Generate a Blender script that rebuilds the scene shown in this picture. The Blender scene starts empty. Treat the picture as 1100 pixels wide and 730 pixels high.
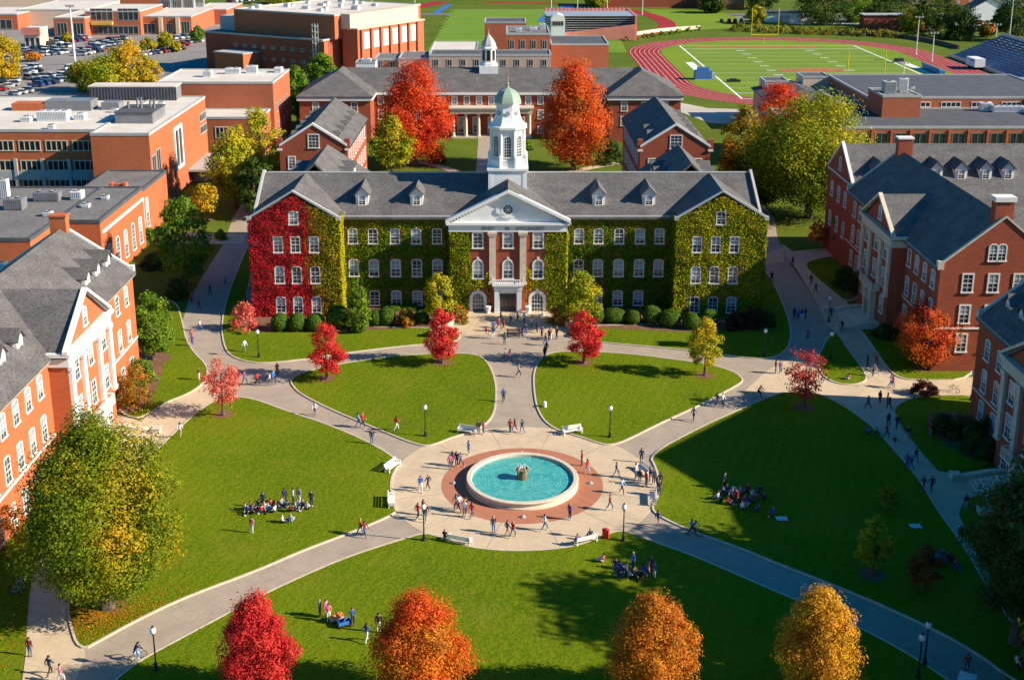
import bpy, math, random, bmesh
import numpy as np
from mathutils import Vector
random.seed(7); RNG = np.random.default_rng(11)
SC = bpy.context.scene; COL = SC.collection
R = math.radians; PI = math.pi
# ---------------------------------------------------------------- camera geometry (surveyed from the photograph)
FPX, PCX, PCY, CH = 1300., 543., 250., 64.
PIT = math.atan(360 / 1300.); SP, CP = math.sin(PIT), math.cos(PIT)
def ray(u, v):
    x = (u - PCX) / FPX; y = -(v - PCY) / FPX
    return x, CP + y * SP, -SP + y * CP
def G(u, v, z=0.):
    x, y, zz = ray(u, v); t = (z - CH) / zz
    return (x * t, y * t)
def PY(u, v, Y):
    x, y, zz = ray(u, v); t = Y / y
    return (x * t, CH + zz * t)
def PX(u, v, X):
    x, y, zz = ray(u, v); t = X / x
    return (y * t, CH + zz * t)
# ---------------------------------------------------------------- object helpers
def tag(o, label=None, cat=None, group=None, kind=None):
    if label: o['label'] = label
    if cat: o['category'] = cat
    if group: o['group'] = group
    if kind: o['kind'] = kind
    return o
def thing(name, label, cat, loc=(0, 0, 0), rz=0, group=None):
    o = bpy.data.objects.new(name, None); COL.objects.link(o)
    o.empty_display_size = .5
    o.location = loc; o.rotation_euler = (0, 0, rz)
    return tag(o, label, cat, group)
def dup(root, loc, rz=0, label=None, group=None, scale=None):
    r = root.copy(); COL.objects.link(r); r.location = loc; r.rotation_euler = (0, 0, rz)
    if scale: r.scale = (scale,) * 3
    if label: r['label'] = label
    if group: r['group'] = group
    for ch in list(root.children):
        c = ch.copy(); COL.objects.link(c); c.parent = r
        for g in ch.children:
            d = g.copy(); COL.objects.link(d); d.parent = c
    return r
class MB:
    def __init__(s): s.v = []; s.f = []; s.m = []; s.cur = 0
    def add(s, vs, fs):
        n = len(s.v); s.v += [tuple(p) for p in vs]
        s.f += [tuple(i + n for i in f) for f in fs]; s.m += [s.cur] * len(fs); return s
    def mat(s, i): s.cur = i; return s
    def box(s, x0, x1, y0, y1, z0, z1):
        if x0 > x1: x0, x1 = x1, x0
        if y0 > y1: y0, y1 = y1, y0
        return s.add([(x0,y0,z0),(x1,y0,z0),(x1,y1,z0),(x0,y1,z0),(x0,y0,z1),(x1,y0,z1),(x1,y1,z1),(x0,y1,z1)],
              [(0,3,2,1),(4,5,6,7),(0,1,5,4),(1,2,6,5),(2,3,7,6),(3,0,4,7)])
    def obox(s, c, ax, ay, hx, hy, z0, z1):   # oriented box in plan
        P = [(c[0]+i*hx*ax[0]+j*hy*ay[0], c[1]+i*hx*ax[1]+j*hy*ay[1]) for i, j in ((-1,-1),(1,-1),(1,1),(-1,1))]
        return s.ext(P, 'z', z0, z1)
    def ext(s, pts, axis, a0, a1):
        def P(p, a):
            return (p[0], a, p[1]) if axis == 'y' else (a, p[0], p[1]) if axis == 'x' else (p[0], p[1], a)
        n = len(pts)
        return s.add([P(p, a0) for p in pts] + [P(p, a1) for p in pts],
              [tuple(range(n))[::-1], tuple(range(n, 2*n))] + [(i, (i+1) % n, n + (i+1) % n, n + i) for i in range(n)])
    def tube(s, p0, p1, r0, r1=None, n=6):
        r1 = r0 if r1 is None else r1
        a = Vector(p0); b = Vector(p1); d = (b - a)
        if d.length < 1e-6: return s
        d.normalize(); u = d.orthogonal().normalized(); w = d.cross(u)
        vs = [a + (u*math.cos(2*PI*k/n) + w*math.sin(2*PI*k/n))*r0 for k in range(n)] + [b + (u*math.cos(2*PI*k/n) + w*math.sin(2*PI*k/n))*r1 for k in range(n)]
        return s.add(vs, [tuple(range(n))[::-1], tuple(range(n, 2*n))] + [(i, (i+1) % n, n+(i+1) % n, n+i) for i in range(n)])
    def path(s, pts, rs, n=6):
        for i in range(len(pts)-1): s.tube(pts[i], pts[i+1], rs[i], rs[i+1], n)
        return s
    def lathe(s, cx, cy, prof, n=16, ph=0.):
        vs = []
        for r, z in prof:
            vs += [(cx + r*math.cos(ph+2*PI*k/n), cy + r*math.sin(ph+2*PI*k/n), z) for k in range(n)]
        fs = [(j*n+i, j*n+(i+1) % n, (j+1)*n+(i+1) % n, (j+1)*n+i) for j in range(len(prof)-1) for i in range(n)]
        fs.append(tuple(range(n))[::-1]); fs.append(tuple(range((len(prof)-1)*n, len(prof)*n)))
        return s.add(vs, fs)
    def sphere(s, c, r, nu=8, nv=5, sz=1.):
        return s.lathe(c[0], c[1], [(max(1e-3, r*math.sin(PI*j/nv)), c[2]-r*sz*math.cos(PI*j/nv)) for j in range(nv+1)], nu)
    def gable(s, x0, x1, y0, y1, ze, zr, axis, o=.5, t=.35, oe=None):
        """roof slab pair; ridge along axis; o = eave overhang, oe = end overhang"""
        oe = o if oe is None else oe
        a0, a1 = (x0, x1) if axis == 'y' else (y0, y1)
        b0, b1 = (y0, y1) if axis == 'y' else (x0, x1)
        m = (a0+a1)/2; sl = (zr-ze)/((a1-a0)/2); d = o*sl
        return s.ext([(a0-o, ze-d), (m, zr), (a1+o, ze-d), (a1+o, ze-d-t), (m, zr-t*1.2), (a0-o, ze-d-t)], axis, b0-oe, b1+oe)
    def hip(s, x0, x1, y0, y1, ze, zr, o=.6, run=None, t=.3):
        x0 -= o; x1 += o; y0 -= o; y1 += o
        w, d = x1-x0, y1-y0; rn = min(w, d)/2 if run is None else run
        if w >= d: r0, r1 = (x0+rn, (y0+y1)/2), (x1-rn, (y0+y1)/2)
        else: r0, r1 = ((x0+x1)/2, y0+rn), ((x0+x1)/2, y1-rn)
        B = [(x0,y0,ze),(x1,y0,ze),(x1,y1,ze),(x0,y1,ze)]
        vs = B + [(a,b,ze-t) for a,b,_ in B] + [(r0[0],r0[1],zr),(r1[0],r1[1],zr)]
        fs = [(7,6,5,4),(0,4,5,1),(1,5,6,2),(2,6,7,3),(3,7,4,0)]
        if w >= d: fs += [(0,1,9,8),(1,2,9),(2,3,8,9),(3,0,8)]
        else: fs += [(0,1,8),(1,2,9,8),(2,3,9),(3,0,8,9)]
        return s.add(vs, fs)
    def build(s, name, mats, parent=None, smooth=False, world=True, recalc=True):
        me = bpy.data.meshes.new(name)
        off = Vector((0,0,0))
        if parent is not None and world: off = parent.location
        me.from_pydata([(p[0]-off[0], p[1]-off[1], p[2]-off[2]) for p in s.v], [], s.f)
        if not isinstance(mats, (list, tuple)): mats = [mats]
        for m in mats: me.materials.append(m)
        if len(mats) > 1: me.polygons.foreach_set('material_index', s.m)
        if recalc:
            bm = bmesh.new(); bm.from_mesh(me); bmesh.ops.recalc_face_normals(bm, faces=bm.faces[:]); bm.to_mesh(me); bm.free()
        if smooth: me.polygons.foreach_set('use_smooth', [True]*len(me.polygons))
        me.update()
        o = bpy.data.objects.new(name, me); COL.objects.link(o)
        if parent is not None: o.parent = parent
        return o
# ---------------------------------------------------------------- materials
def mat_new(name):
    m = bpy.data.materials.new(name); m.use_nodes = True
    nt = m.node_tree; b = nt.nodes['Principled BSDF']
    return m, nt, b
def N(nt, t, **k):
    n = nt.nodes.new(t)
    for a, v in k.items(): setattr(n, a, v)
    return n
def plain(name, col, rough=.7, metal=0, spec=.3, var=.0, vscale=3., bump=0., coord='Object'):
    m, nt, b = mat_new(name)
    b.inputs['Roughness'].default_value = rough; b.inputs['Metallic'].default_value = metal
    b.inputs['Specular IOR Level'].default_value = spec
    b.inputs['Base Color'].default_value = (*col, 1)
    if var:
        tc = N(nt, 'ShaderNodeTexCoord'); no = N(nt, 'ShaderNodeTexNoise'); no.inputs['Scale'].default_value = vscale; no.inputs['Detail'].default_value = 6; no.inputs['Roughness'].default_value = .65
        nt.links.new(tc.outputs[coord], no.inputs['Vector'])
        mx = N(nt, 'ShaderNodeValToRGB'); cr = mx.color_ramp
        cr.elements[0].position = .3; cr.elements[1].position = .7
        cr.elements[0].color = (*[c*(1-var) for c in col], 1); cr.elements[1].color = (*[min(1, c*(1+var)) for c in col], 1)
        nt.links.new(no.outputs['Fac'], mx.inputs['Fac']); nt.links.new(mx.outputs['Color'], b.inputs['Base Color'])
        if bump:
            bp = N(nt, 'ShaderNodeBump'); bp.inputs['Strength'].default_value = bump; bp.inputs['Distance'].default_value = .05
            nt.links.new(no.outputs['Fac'], bp.inputs['Height']); nt.links.new(bp.outputs['Normal'], b.inputs['Normal'])
    return m
def layered(name, c1, c2, c3, s1, s2, rough=.85, stretch=(1,1,1), spec=.2, bump=.3, bdist=.05, f=.5, coord='Object'):
    """two noise scales mixing three colours of the same surface"""
    m, nt, b = mat_new(name); b.inputs['Roughness'].default_value = rough; b.inputs['Specular IOR Level'].default_value = spec
    tc = N(nt, 'ShaderNodeTexCoord'); mp = N(nt, 'ShaderNodeMapping'); mp.inputs['Scale'].default_value = stretch
    nt.links.new(tc.outputs[coord], mp.inputs['Vector'])
    n1 = N(nt, 'ShaderNodeTexNoise'); n1.inputs['Scale'].default_value = s1; n1.inputs['Detail'].default_value = 5
    n2 = N(nt, 'ShaderNodeTexNoise'); n2.inputs['Scale'].default_value = s2; n2.inputs['Detail'].default_value = 4; n2.inputs['Roughness'].default_value = .7
    for n in (n1, n2): nt.links.new(mp.outputs['Vector'], n.inputs['Vector'])
    r1 = N(nt, 'ShaderNodeValToRGB'); r1.color_ramp.elements[0].position = .35; r1.color_ramp.elements[1].position = .65
    r1.color_ramp.elements[0].color = (*c1, 1); r1.color_ramp.elements[1].color = (*c2, 1)
    r2 = N(nt, 'ShaderNodeValToRGB'); r2.color_ramp.elements[0].position = .42; r2.color_ramp.elements[1].position = .68
    r2.color_ramp.elements[0].color = (0,0,0,1); r2.color_ramp.elements[1].color = (f,f,f,1)
    mx = N(nt, 'ShaderNodeMixRGB'); mx.inputs['Color2'].default_value = (*c3, 1)
    nt.links.new(n1.outputs['Fac'], r1.inputs['Fac']); nt.links.new(n2.outputs['Fac'], r2.inputs['Fac'])
    nt.links.new(r2.outputs['Color'], mx.inputs['Fac']); nt.links.new(r1.outputs['Color'], mx.inputs['Color1'])
    nt.links.new(mx.outputs['Color'], b.inputs['Base Color'])
    if bump:
        bp = N(nt, 'ShaderNodeBump'); bp.inputs['Strength'].default_value = bump; bp.inputs['Distance'].default_value = bdist
        nt.links.new(n2.outputs['Fac'], bp.inputs['Height']); nt.links.new(bp.outputs['Normal'], b.inputs['Normal'])
    m['mix'] = mx.name
    return m
def brick(name, base, dark, light):
    """brick courses: a brick texture on wall coordinates (along the wall, height) plus weathering noise"""
    m, nt, b = mat_new(name); b.inputs['Roughness'].default_value = .85; b.inputs['Specular IOR Level'].default_value = .2
    tc = N(nt, 'ShaderNodeTexCoord'); sx = N(nt, 'ShaderNodeSeparateXYZ'); nt.links.new(tc.outputs['Object'], sx.inputs[0])
    ad = N(nt, 'ShaderNodeMath', operation='ADD'); nt.links.new(sx.outputs['X'], ad.inputs[0]); nt.links.new(sx.outputs['Y'], ad.inputs[1])
    cb = N(nt, 'ShaderNodeCombineXYZ'); nt.links.new(ad.outputs[0], cb.inputs['X']); nt.links.new(sx.outputs['Z'], cb.inputs['Y'])
    br = N(nt, 'ShaderNodeTexBrick'); br.inputs['Scale'].default_value = 1.; br.inputs['Brick Width'].default_value = .62; br.inputs['Row Height'].default_value = .21
    br.inputs['Mortar Size'].default_value = .016; br.inputs['Bias'].default_value = -.2
    br.inputs['Color1'].default_value = (*base, 1); br.inputs['Color2'].default_value = (*dark, 1); br.inputs['Mortar'].default_value = (*[(a+.06)*.8 for a in base], 1)
    nt.links.new(cb.outputs[0], br.inputs['Vector'])
    no = N(nt, 'ShaderNodeTexNoise'); no.inputs['Scale'].default_value = .45; no.inputs['Detail'].default_value = 7; no.inputs['Roughness'].default_value = .7
    nt.links.new(tc.outputs['Object'], no.inputs['Vector'])
    rp = N(nt, 'ShaderNodeValToRGB'); rp.color_ramp.elements[0].position = .38; rp.color_ramp.elements[1].position = .75
    rp.color_ramp.elements[0].color = (0,0,0,1); rp.color_ramp.elements[1].color = (.6,.6,.6,1)
    nt.links.new(no.outputs['Fac'], rp.inputs['Fac'])
    mx = N(nt, 'ShaderNodeMixRGB'); mx.inputs['Color2'].default_value = (*light, 1)
    nt.links.new(rp.outputs['Color'], mx.inputs['Fac']); nt.links.new(br.outputs['Color'], mx.inputs['Color1'])
    nt.links.new(mx.outputs['Color'], b.inputs['Base Color'])
    return m
def paving(name, c1, c2, line, bw, bh, rough=.8):
    m, nt, b = mat_new(name); b.inputs['Roughness'].default_value = rough; b.inputs['Specular IOR Level'].default_value = .25
    tc = N(nt, 'ShaderNodeTexCoord')
    br = N(nt, 'ShaderNodeTexBrick'); br.inputs['Scale'].default_value = 1.; br.inputs['Brick Width'].default_value = bw; br.inputs['Row Height'].default_value = bh
    br.inputs['Mortar Size'].default_value = .035; br.inputs['Mortar Smooth'].default_value = .3
    br.inputs['Color1'].default_value = (*c1, 1); br.inputs['Color2'].default_value = (*c2, 1); br.inputs['Mortar'].default_value = (*line, 1)
    mp = N(nt, 'ShaderNodeMapping'); mp.inputs['Rotation'].default_value = (0, 0, .5); nt.links.new(tc.outputs['Object'], mp.inputs['Vector']); nt.links.new(mp.outputs[0], br.inputs['Vector'])
    no = N(nt, 'ShaderNodeTexNoise'); no.inputs['Scale'].default_value = .35; no.inputs['Detail'].default_value = 9; no.inputs['Roughness'].default_value = .72
    nt.links.new(tc.outputs['Object'], no.inputs['Vector'])
    rp = N(nt, 'ShaderNodeValToRGB'); rp.color_ramp.elements[0].position = .3; rp.color_ramp.elements[1].position = .75
    rp.color_ramp.elements[0].color = (.78,.78,.79,1); rp.color_ramp.elements[1].color = (1.1,1.09,1.06,1)
    nt.links.new(no.outputs['Fac'], rp.inputs['Fac'])
    mx = N(nt, 'ShaderNodeMixRGB', blend_type='MULTIPLY'); mx.inputs['Fac'].default_value = 1
    nt.links.new(br.outputs['Color'], mx.inputs['Color1']); nt.links.new(rp.outputs['Color'], mx.inputs['Color2'])
    vo = N(nt, 'ShaderNodeTexVoronoi', feature='DISTANCE_TO_EDGE'); vo.inputs['Scale'].default_value = .11
    no2 = N(nt, 'ShaderNodeTexNoise'); no2.inputs['Scale'].default_value = .5; no2.inputs['Detail'].default_value = 6
    nt.links.new(tc.outputs['Object'], no2.inputs['Vector'])
    va = N(nt, 'ShaderNodeVectorMath', operation='MULTIPLY_ADD'); va.inputs[1].default_value = (5,5,5); nt.links.new(no2.outputs['Color'], va.inputs[0]); nt.links.new(tc.outputs['Object'], va.inputs[2])
    nt.links.new(va.outputs[0], vo.inputs['Vector'])
    ck = N(nt, 'ShaderNodeValToRGB'); ck.color_ramp.elements[0].position = .002; ck.color_ramp.elements[1].position = .007
    ck.color_ramp.elements[0].color = (.80,.78,.76,1); ck.color_ramp.elements[1].color = (1,1,1,1)
    nt.links.new(vo.outputs['Distance'], ck.inputs['Fac'])
    m2 = N(nt, 'ShaderNodeMixRGB', blend_type='MULTIPLY'); m2.inputs['Fac'].default_value = 1
    nt.links.new(mx.outputs[0], m2.inputs['Color1']); nt.links.new(ck.outputs['Color'], m2.inputs['Color2'])
    nt.links.new(m2.outputs[0], b.inputs['Base Color'])
    return m
def leafmat():
    m, nt, b = mat_new('foliage')
    at = N(nt, 'ShaderNodeAttribute', attribute_name='leaf_colour')
    nt.links.new(at.outputs['Color'], b.inputs['Base Color'])
    b.inputs['Roughness'].default_value = .65; b.inputs['Specular IOR Level'].default_value = .15
    tr = N(nt, 'ShaderNodeBsdfTranslucent'); nt.links.new(at.outputs['Color'], tr.inputs['Color'])
    mx = N(nt, 'ShaderNodeMixShader'); mx.inputs['Fac'].default_value = .42
    out = nt.nodes['Material Output']
    nt.links.new(b.outputs[0], mx.inputs[1]); nt.links.new(tr.outputs[0], mx.inputs[2]); nt.links.new(mx.outputs[0], out.inputs['Surface'])
    return m
M = {}
M['leaf'] = leafmat()
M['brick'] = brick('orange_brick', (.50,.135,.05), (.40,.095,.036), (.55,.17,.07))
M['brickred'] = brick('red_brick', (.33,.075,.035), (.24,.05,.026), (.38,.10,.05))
M['brickfar'] = brick('far_brick', (.44,.125,.055), (.37,.10,.045), (.48,.16,.08))
M['roof'] = layered('grey_shingles', (.125,.117,.114), (.180,.168,.162), (.050,.047,.046), .35, 3.0, stretch=(1,1,2.2), rough=.85, bump=.6, f=.85)
M['roofdark'] = layered('dark_shingles', (.12,.10,.10), (.18,.155,.15), (.06,.05,.05), .35, 3.2, stretch=(1,1,2.2), rough=.8, bump=.5, f=.7)
M['trim'] = plain('white_trim', (.78,.75,.71), .55, var=.08, vscale=.8)
M['white'] = plain('white_paint', (.80,.80,.79), .45, var=.05, vscale=.7)
M['stone'] = plain('pale_limestone', (.62,.53,.41), .8, var=.15, vscale=1.5, bump=.3)
M['flatroof'] = layered('pale_membrane_roof', (.62,.55,.47), (.72,.65,.57), (.45,.41,.37), .15, 1.2, f=.5, bump=.1)
M['greyroof'] = layered('grey_gravel_roof', (.13,.122,.118), (.18,.168,.16), (.30,.285,.27), .2, 1.6, f=.5, bump=.3)
M['slate'] = layered('slate_blue_roof', (.085,.09,.10), (.11,.115,.125), (.065,.07,.08), .3, 3., f=.5, bump=.2)
M['glass'] = plain('window_glass', (.035,.055,.075), .12, spec=.8, var=.6, vscale=.8)
M['blind'] = plain('pale_window_blind', (.30,.34,.38), .25, spec=.6, var=.25, vscale=.7)
M['darkglass'] = plain('dark_glazing', (.02,.03,.035), .15, spec=.7, var=.5, vscale=.6)
M['door'] = plain('dark_door', (.05,.05,.06), .5)
M['copper'] = layered('verdigris_copper', (.27,.36,.29), (.34,.42,.34), (.21,.30,.26), .6, 3., rough=.6, bump=.1)
M['lattice'] = plain('bronze_lattice', (.16,.10,.06), .5, var=.4, vscale=3)
M['iron'] = plain('black_iron', (.018,.018,.02), .45, spec=.5)
M['steel'] = plain('galvanised_steel', (.55,.56,.57), .4, metal=.5, var=.1)
M['globe'] = plain('white_lamp_globe', (.85,.84,.8), .3)
M['bark'] = layered('bark', (.10,.075,.055), (.16,.125,.095), (.055,.042,.032), 1.2, 6, stretch=(3,3,.6), bump=.6)
M['mulch'] = layered('bark_mulch', (.17,.085,.05), (.24,.125,.075), (.10,.05,.03), 1., 6, bump=.5)
M['cream'] = paving('cream_concrete', (.61,.475,.315), (.635,.495,.33), (.50,.39,.26), 3.2, 3.2)
M['path'] = paving('warm_grey_asphalt', (.40,.325,.25), (.41,.335,.258), (.32,.26,.205), 9., 5.5)
M['kerb'] = plain('kerb_concrete', (.56,.47,.36), .8, var=.15, vscale=1.)
M['asphalt'] = layered('parking_asphalt', (.24,.215,.20), (.30,.27,.25), (.19,.17,.16), .08, .8, f=.5, bump=.1)
M['road'] = layered('road_asphalt', (.16,.155,.155), (.20,.19,.19), (.13,.125,.125), .08, .8, f=.5, bump=.1)
M['concrete'] = layered('light_concrete', (.50,.44,.36), (.58,.51,.42), (.40,.35,.29), .1, 1., f=.5, bump=.1)
M['ringbrick'] = brick('plaza_brick', (.43,.17,.095), (.36,.13,.075), (.47,.20,.12))
M['track'] = layered('red_running_track', (.30,.020,.020), (.35,.028,.026), (.25,.018,.018), .08, .8, f=.5, bump=.1)
M['line'] = plain('white_field_paint', (.78,.80,.74), .8)
M['redpaint'] = plain('red_field_paint', (.50,.10,.055), .8, var=.3, vscale=.5)
M['grass'] = layered('lawn_grass', (.076,.138,.003), (.117,.170,.004), (.185,.213,.008), .055, 2.4, rough=.95, spec=.05, f=.8, bump=.9, bdist=.14)
def grass_tex(m):
    # mower passes (broad faint bands) and dry patches
    nt = m.node_tree; b = nt.nodes['Principled BSDF']; src = nt.nodes[m['mix']]
    tc = N(nt, 'ShaderNodeTexCoord'); mp = N(nt, 'ShaderNodeMapping'); mp.inputs['Rotation'].default_value = (0, 0, .35); nt.links.new(tc.outputs['Object'], mp.inputs['Vector'])
    wv = N(nt, 'ShaderNodeTexWave', wave_type='BANDS'); wv.inputs['Scale'].default_value = .22; wv.inputs['Distortion'].default_value = 3.5; wv.inputs['Detail'].default_value = 2; wv.inputs['Detail Scale'].default_value = .3
    nt.links.new(mp.outputs[0], wv.inputs['Vector'])
    rp = N(nt, 'ShaderNodeValToRGB'); rp.color_ramp.elements[0].color = (.955,.96,.95,1); rp.color_ramp.elements[1].color = (1.04,1.03,1.0,1); nt.links.new(wv.outputs['Fac'], rp.inputs['Fac'])
    mx = N(nt, 'ShaderNodeMixRGB', blend_type='MULTIPLY'); mx.inputs['Fac'].default_value = 1; nt.links.new(src.outputs[0], mx.inputs['Color1']); nt.links.new(rp.outputs[0], mx.inputs['Color2'])
    no = N(nt, 'ShaderNodeTexNoise'); no.inputs['Scale'].default_value = .16; no.inputs['Detail'].default_value = 8; no.inputs['Roughness'].default_value = .75; nt.links.new(tc.outputs['Object'], no.inputs['Vector'])
    r2 = N(nt, 'ShaderNodeValToRGB'); r2.color_ramp.elements[0].position = .50; r2.color_ramp.elements[1].position = .76; r2.color_ramp.elements[0].color = (0,0,0,1); r2.color_ramp.elements[1].color = (.6,.6,.6,1); nt.links.new(no.outputs['Fac'], r2.inputs['Fac'])
    m2 = N(nt, 'ShaderNodeMixRGB'); m2.inputs['Color2'].default_value = (.20,.19,.02,1); nt.links.new(r2.outputs[0], m2.inputs['Fac']); nt.links.new(mx.outputs[0], m2.inputs['Color1']); nt.links.new(m2.outputs[0], b.inputs['Base Color'])
grass_tex(M['grass'])
M['ground'] = layered('rough_grass', (.06,.115,.008), (.10,.15,.012), (.20,.17,.03), .05, 1.2, rough=.95, spec=.08, f=.5, bump=.6, bdist=.1)
M['turf'] = layered('sports_turf', (.15,.235,.018), (.18,.265,.022), (.20,.265,.035), .04, .6, rough=.95, spec=.08, f=.4, bump=.2)
M['redwhite'] = plain('salmon_metal', (.62,.22,.17), .6, var=.15, vscale=.3)
M['blueseat'] = plain('blue_bench_seating', (.045,.115,.28), .5, var=.15, vscale=.4)
M['bluetarp'] = plain('blue_tarp', (.05,.16,.42), .5, var=.2)
M['yellow'] = plain('yellow_goal_paint', (.75,.58,.03), .45)
M['redplastic'] = plain('red_plastic', (.55,.03,.025), .4)
M['cream_wall'] = plain('cream_render', (.66,.50,.36), .8, var=.08, vscale=.1)
M['tan_wall'] = plain('tan_render', (.50,.36,.27), .8, var=.12, vscale=.2)
M['greypanel'] = plain('grey_metal_panel', (.20,.20,.215), .5, var=.2, vscale=.5)
M['slab'] = plain('grey_concrete_panel', (.42,.42,.41), .7, var=.1, vscale=.5)
M['rubber'] = plain('black_rubber', (.02,.02,.02), .8)
# ---------------------------------------------------------------- foliage
def sn(P, f, seed):
    """cheap smooth noise in [-1,1] from summed sines"""
    r = np.random.default_rng(seed); out = np.zeros(len(P))
    for k in range(6):
        d = r.normal(size=3); d /= np.linalg.norm(d)
        out += np.sin((P @ d) * f * (1 + .35*k) + r.uniform(0, 6.28)) / (1 + .3*k)
    return out / 2.6
def leafmesh(name, P, Nn, size, col, parent=None, up=.0):
    n = len(P)
    Nn = Nn / (np.linalg.norm(Nn, axis=1, keepdims=True) + 1e-9)
    rv = RNG.normal(size=(n, 3)); t = np.cross(Nn, rv); t /= (np.linalg.norm(t, axis=1, keepdims=True) + 1e-9)
    b = np.cross(Nn, t); s = size[:, None]
    V = np.empty((n, 4, 3))
    V[:, 0] = P + t*s*.5; V[:, 1] = P + b*s*.36 - Nn*s*.06; V[:, 2] = P - t*s*.5; V[:, 3] = P - b*s*.36 - Nn*s*.06
    me = bpy.data.meshes.new(name)
    me.vertices.add(4*n); me.vertices.foreach_set('co', V.reshape(-1).astype(np.float32))
    me.loops.add(4*n); me.loops.foreach_set('vertex_index', np.arange(4*n, dtype=np.int32))
    me.polygons.add(n); me.polygons.foreach_set('loop_start', np.arange(0, 4*n, 4, dtype=np.int32)); me.polygons.foreach_set('loop_total', np.full(n, 4, dtype=np.int32))
    me.update(calc_edges=True)
    a = me.attributes.new('leaf_colour', 'FLOAT_COLOR', 'POINT')
    c4 = np.ones((n, 4, 4), dtype=np.float32); c4[:, :, :3] = np.clip(col*1.5, 0, .82)[:, None, :]
    a.data.foreach_set('color', c4.reshape(-1))
    me.materials.append(M['leaf'])
    o = bpy.data.objects.new(name, me); COL.objects.link(o)
    if parent is not None: o.parent = parent
    return o
PAL = {
 'olive': [(.11,.14,.008), (.18,.19,.010), (.30,.25,.012), (.42,.26,.015)],
 'yellowgreen': [(.15,.19,.010), (.24,.25,.012), (.36,.31,.014), (.42,.31,.016)],
 'gold': [(.22,.20,.012), (.36,.27,.014), (.46,.30,.015), (.42,.22,.015)],
 'red': [(.34,.016,.018), (.48,.028,.028), (.56,.055,.04), (.30,.012,.016)],
 'orange': [(.42,.065,.012), (.52,.11,.014), (.55,.17,.016), (.40,.04,.014)],
 'redorange': [(.46,.035,.012), (.55,.065,.014), (.56,.10,.016), (.36,.02,.012)],
 'amber': [(.36,.14,.014), (.48,.20,.016), (.40,.11,.014), (.30,.15,.016)],
 'amberyellow': [(.46,.24,.016), (.50,.30,.02), (.46,.17,.016), (.30,.20,.016)],
 'green': [(.06,.125,.010), (.09,.165,.012), (.13,.20,.014), (.17,.22,.016)],
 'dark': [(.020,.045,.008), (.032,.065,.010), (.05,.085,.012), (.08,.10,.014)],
 'hedge': [(.055,.11,.010), (.075,.14,.012), (.095,.16,.014), (.065,.12,.012)],
 'pink': [(.50,.10,.075), (.56,.15,.10), (.44,.06,.05), (.42,.17,.09)],
 'russet': [(.20,.055,.016), (.28,.085,.018), (.14,.09,.016), (.30,.05,.02)],
 'rust_green': [(.10,.12,.012), (.17,.15,.014), (.34,.13,.016), (.42,.10,.02)],
 'wine': [(.09,.02,.018), (.13,.025,.02), (.07,.03,.016), (.05,.045,.012)]}
def prof(kind, t):
    if kind == 'oval': return np.sin(PI*np.clip(t, 0, 1)**.85)**.62
    if kind == 'round': return np.sqrt(np.clip(1-(2*t-1)**2, 0, 1))
    if kind == 'cone': return np.clip(1-t, 0, 1)**.62 * np.clip(t*5+.12, 0, 1)**.6
    if kind == 'egg': return (np.clip(1-t, 0, 1)**.58)*np.clip(t*2.7+.1, 0, 1)**.6
    if kind == 'maple': return np.sin(PI*np.clip(t, 0, 1)**.74)**.85
    if kind == 'dome': return np.sqrt(np.clip(1-t**2, 0, 1))
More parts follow.
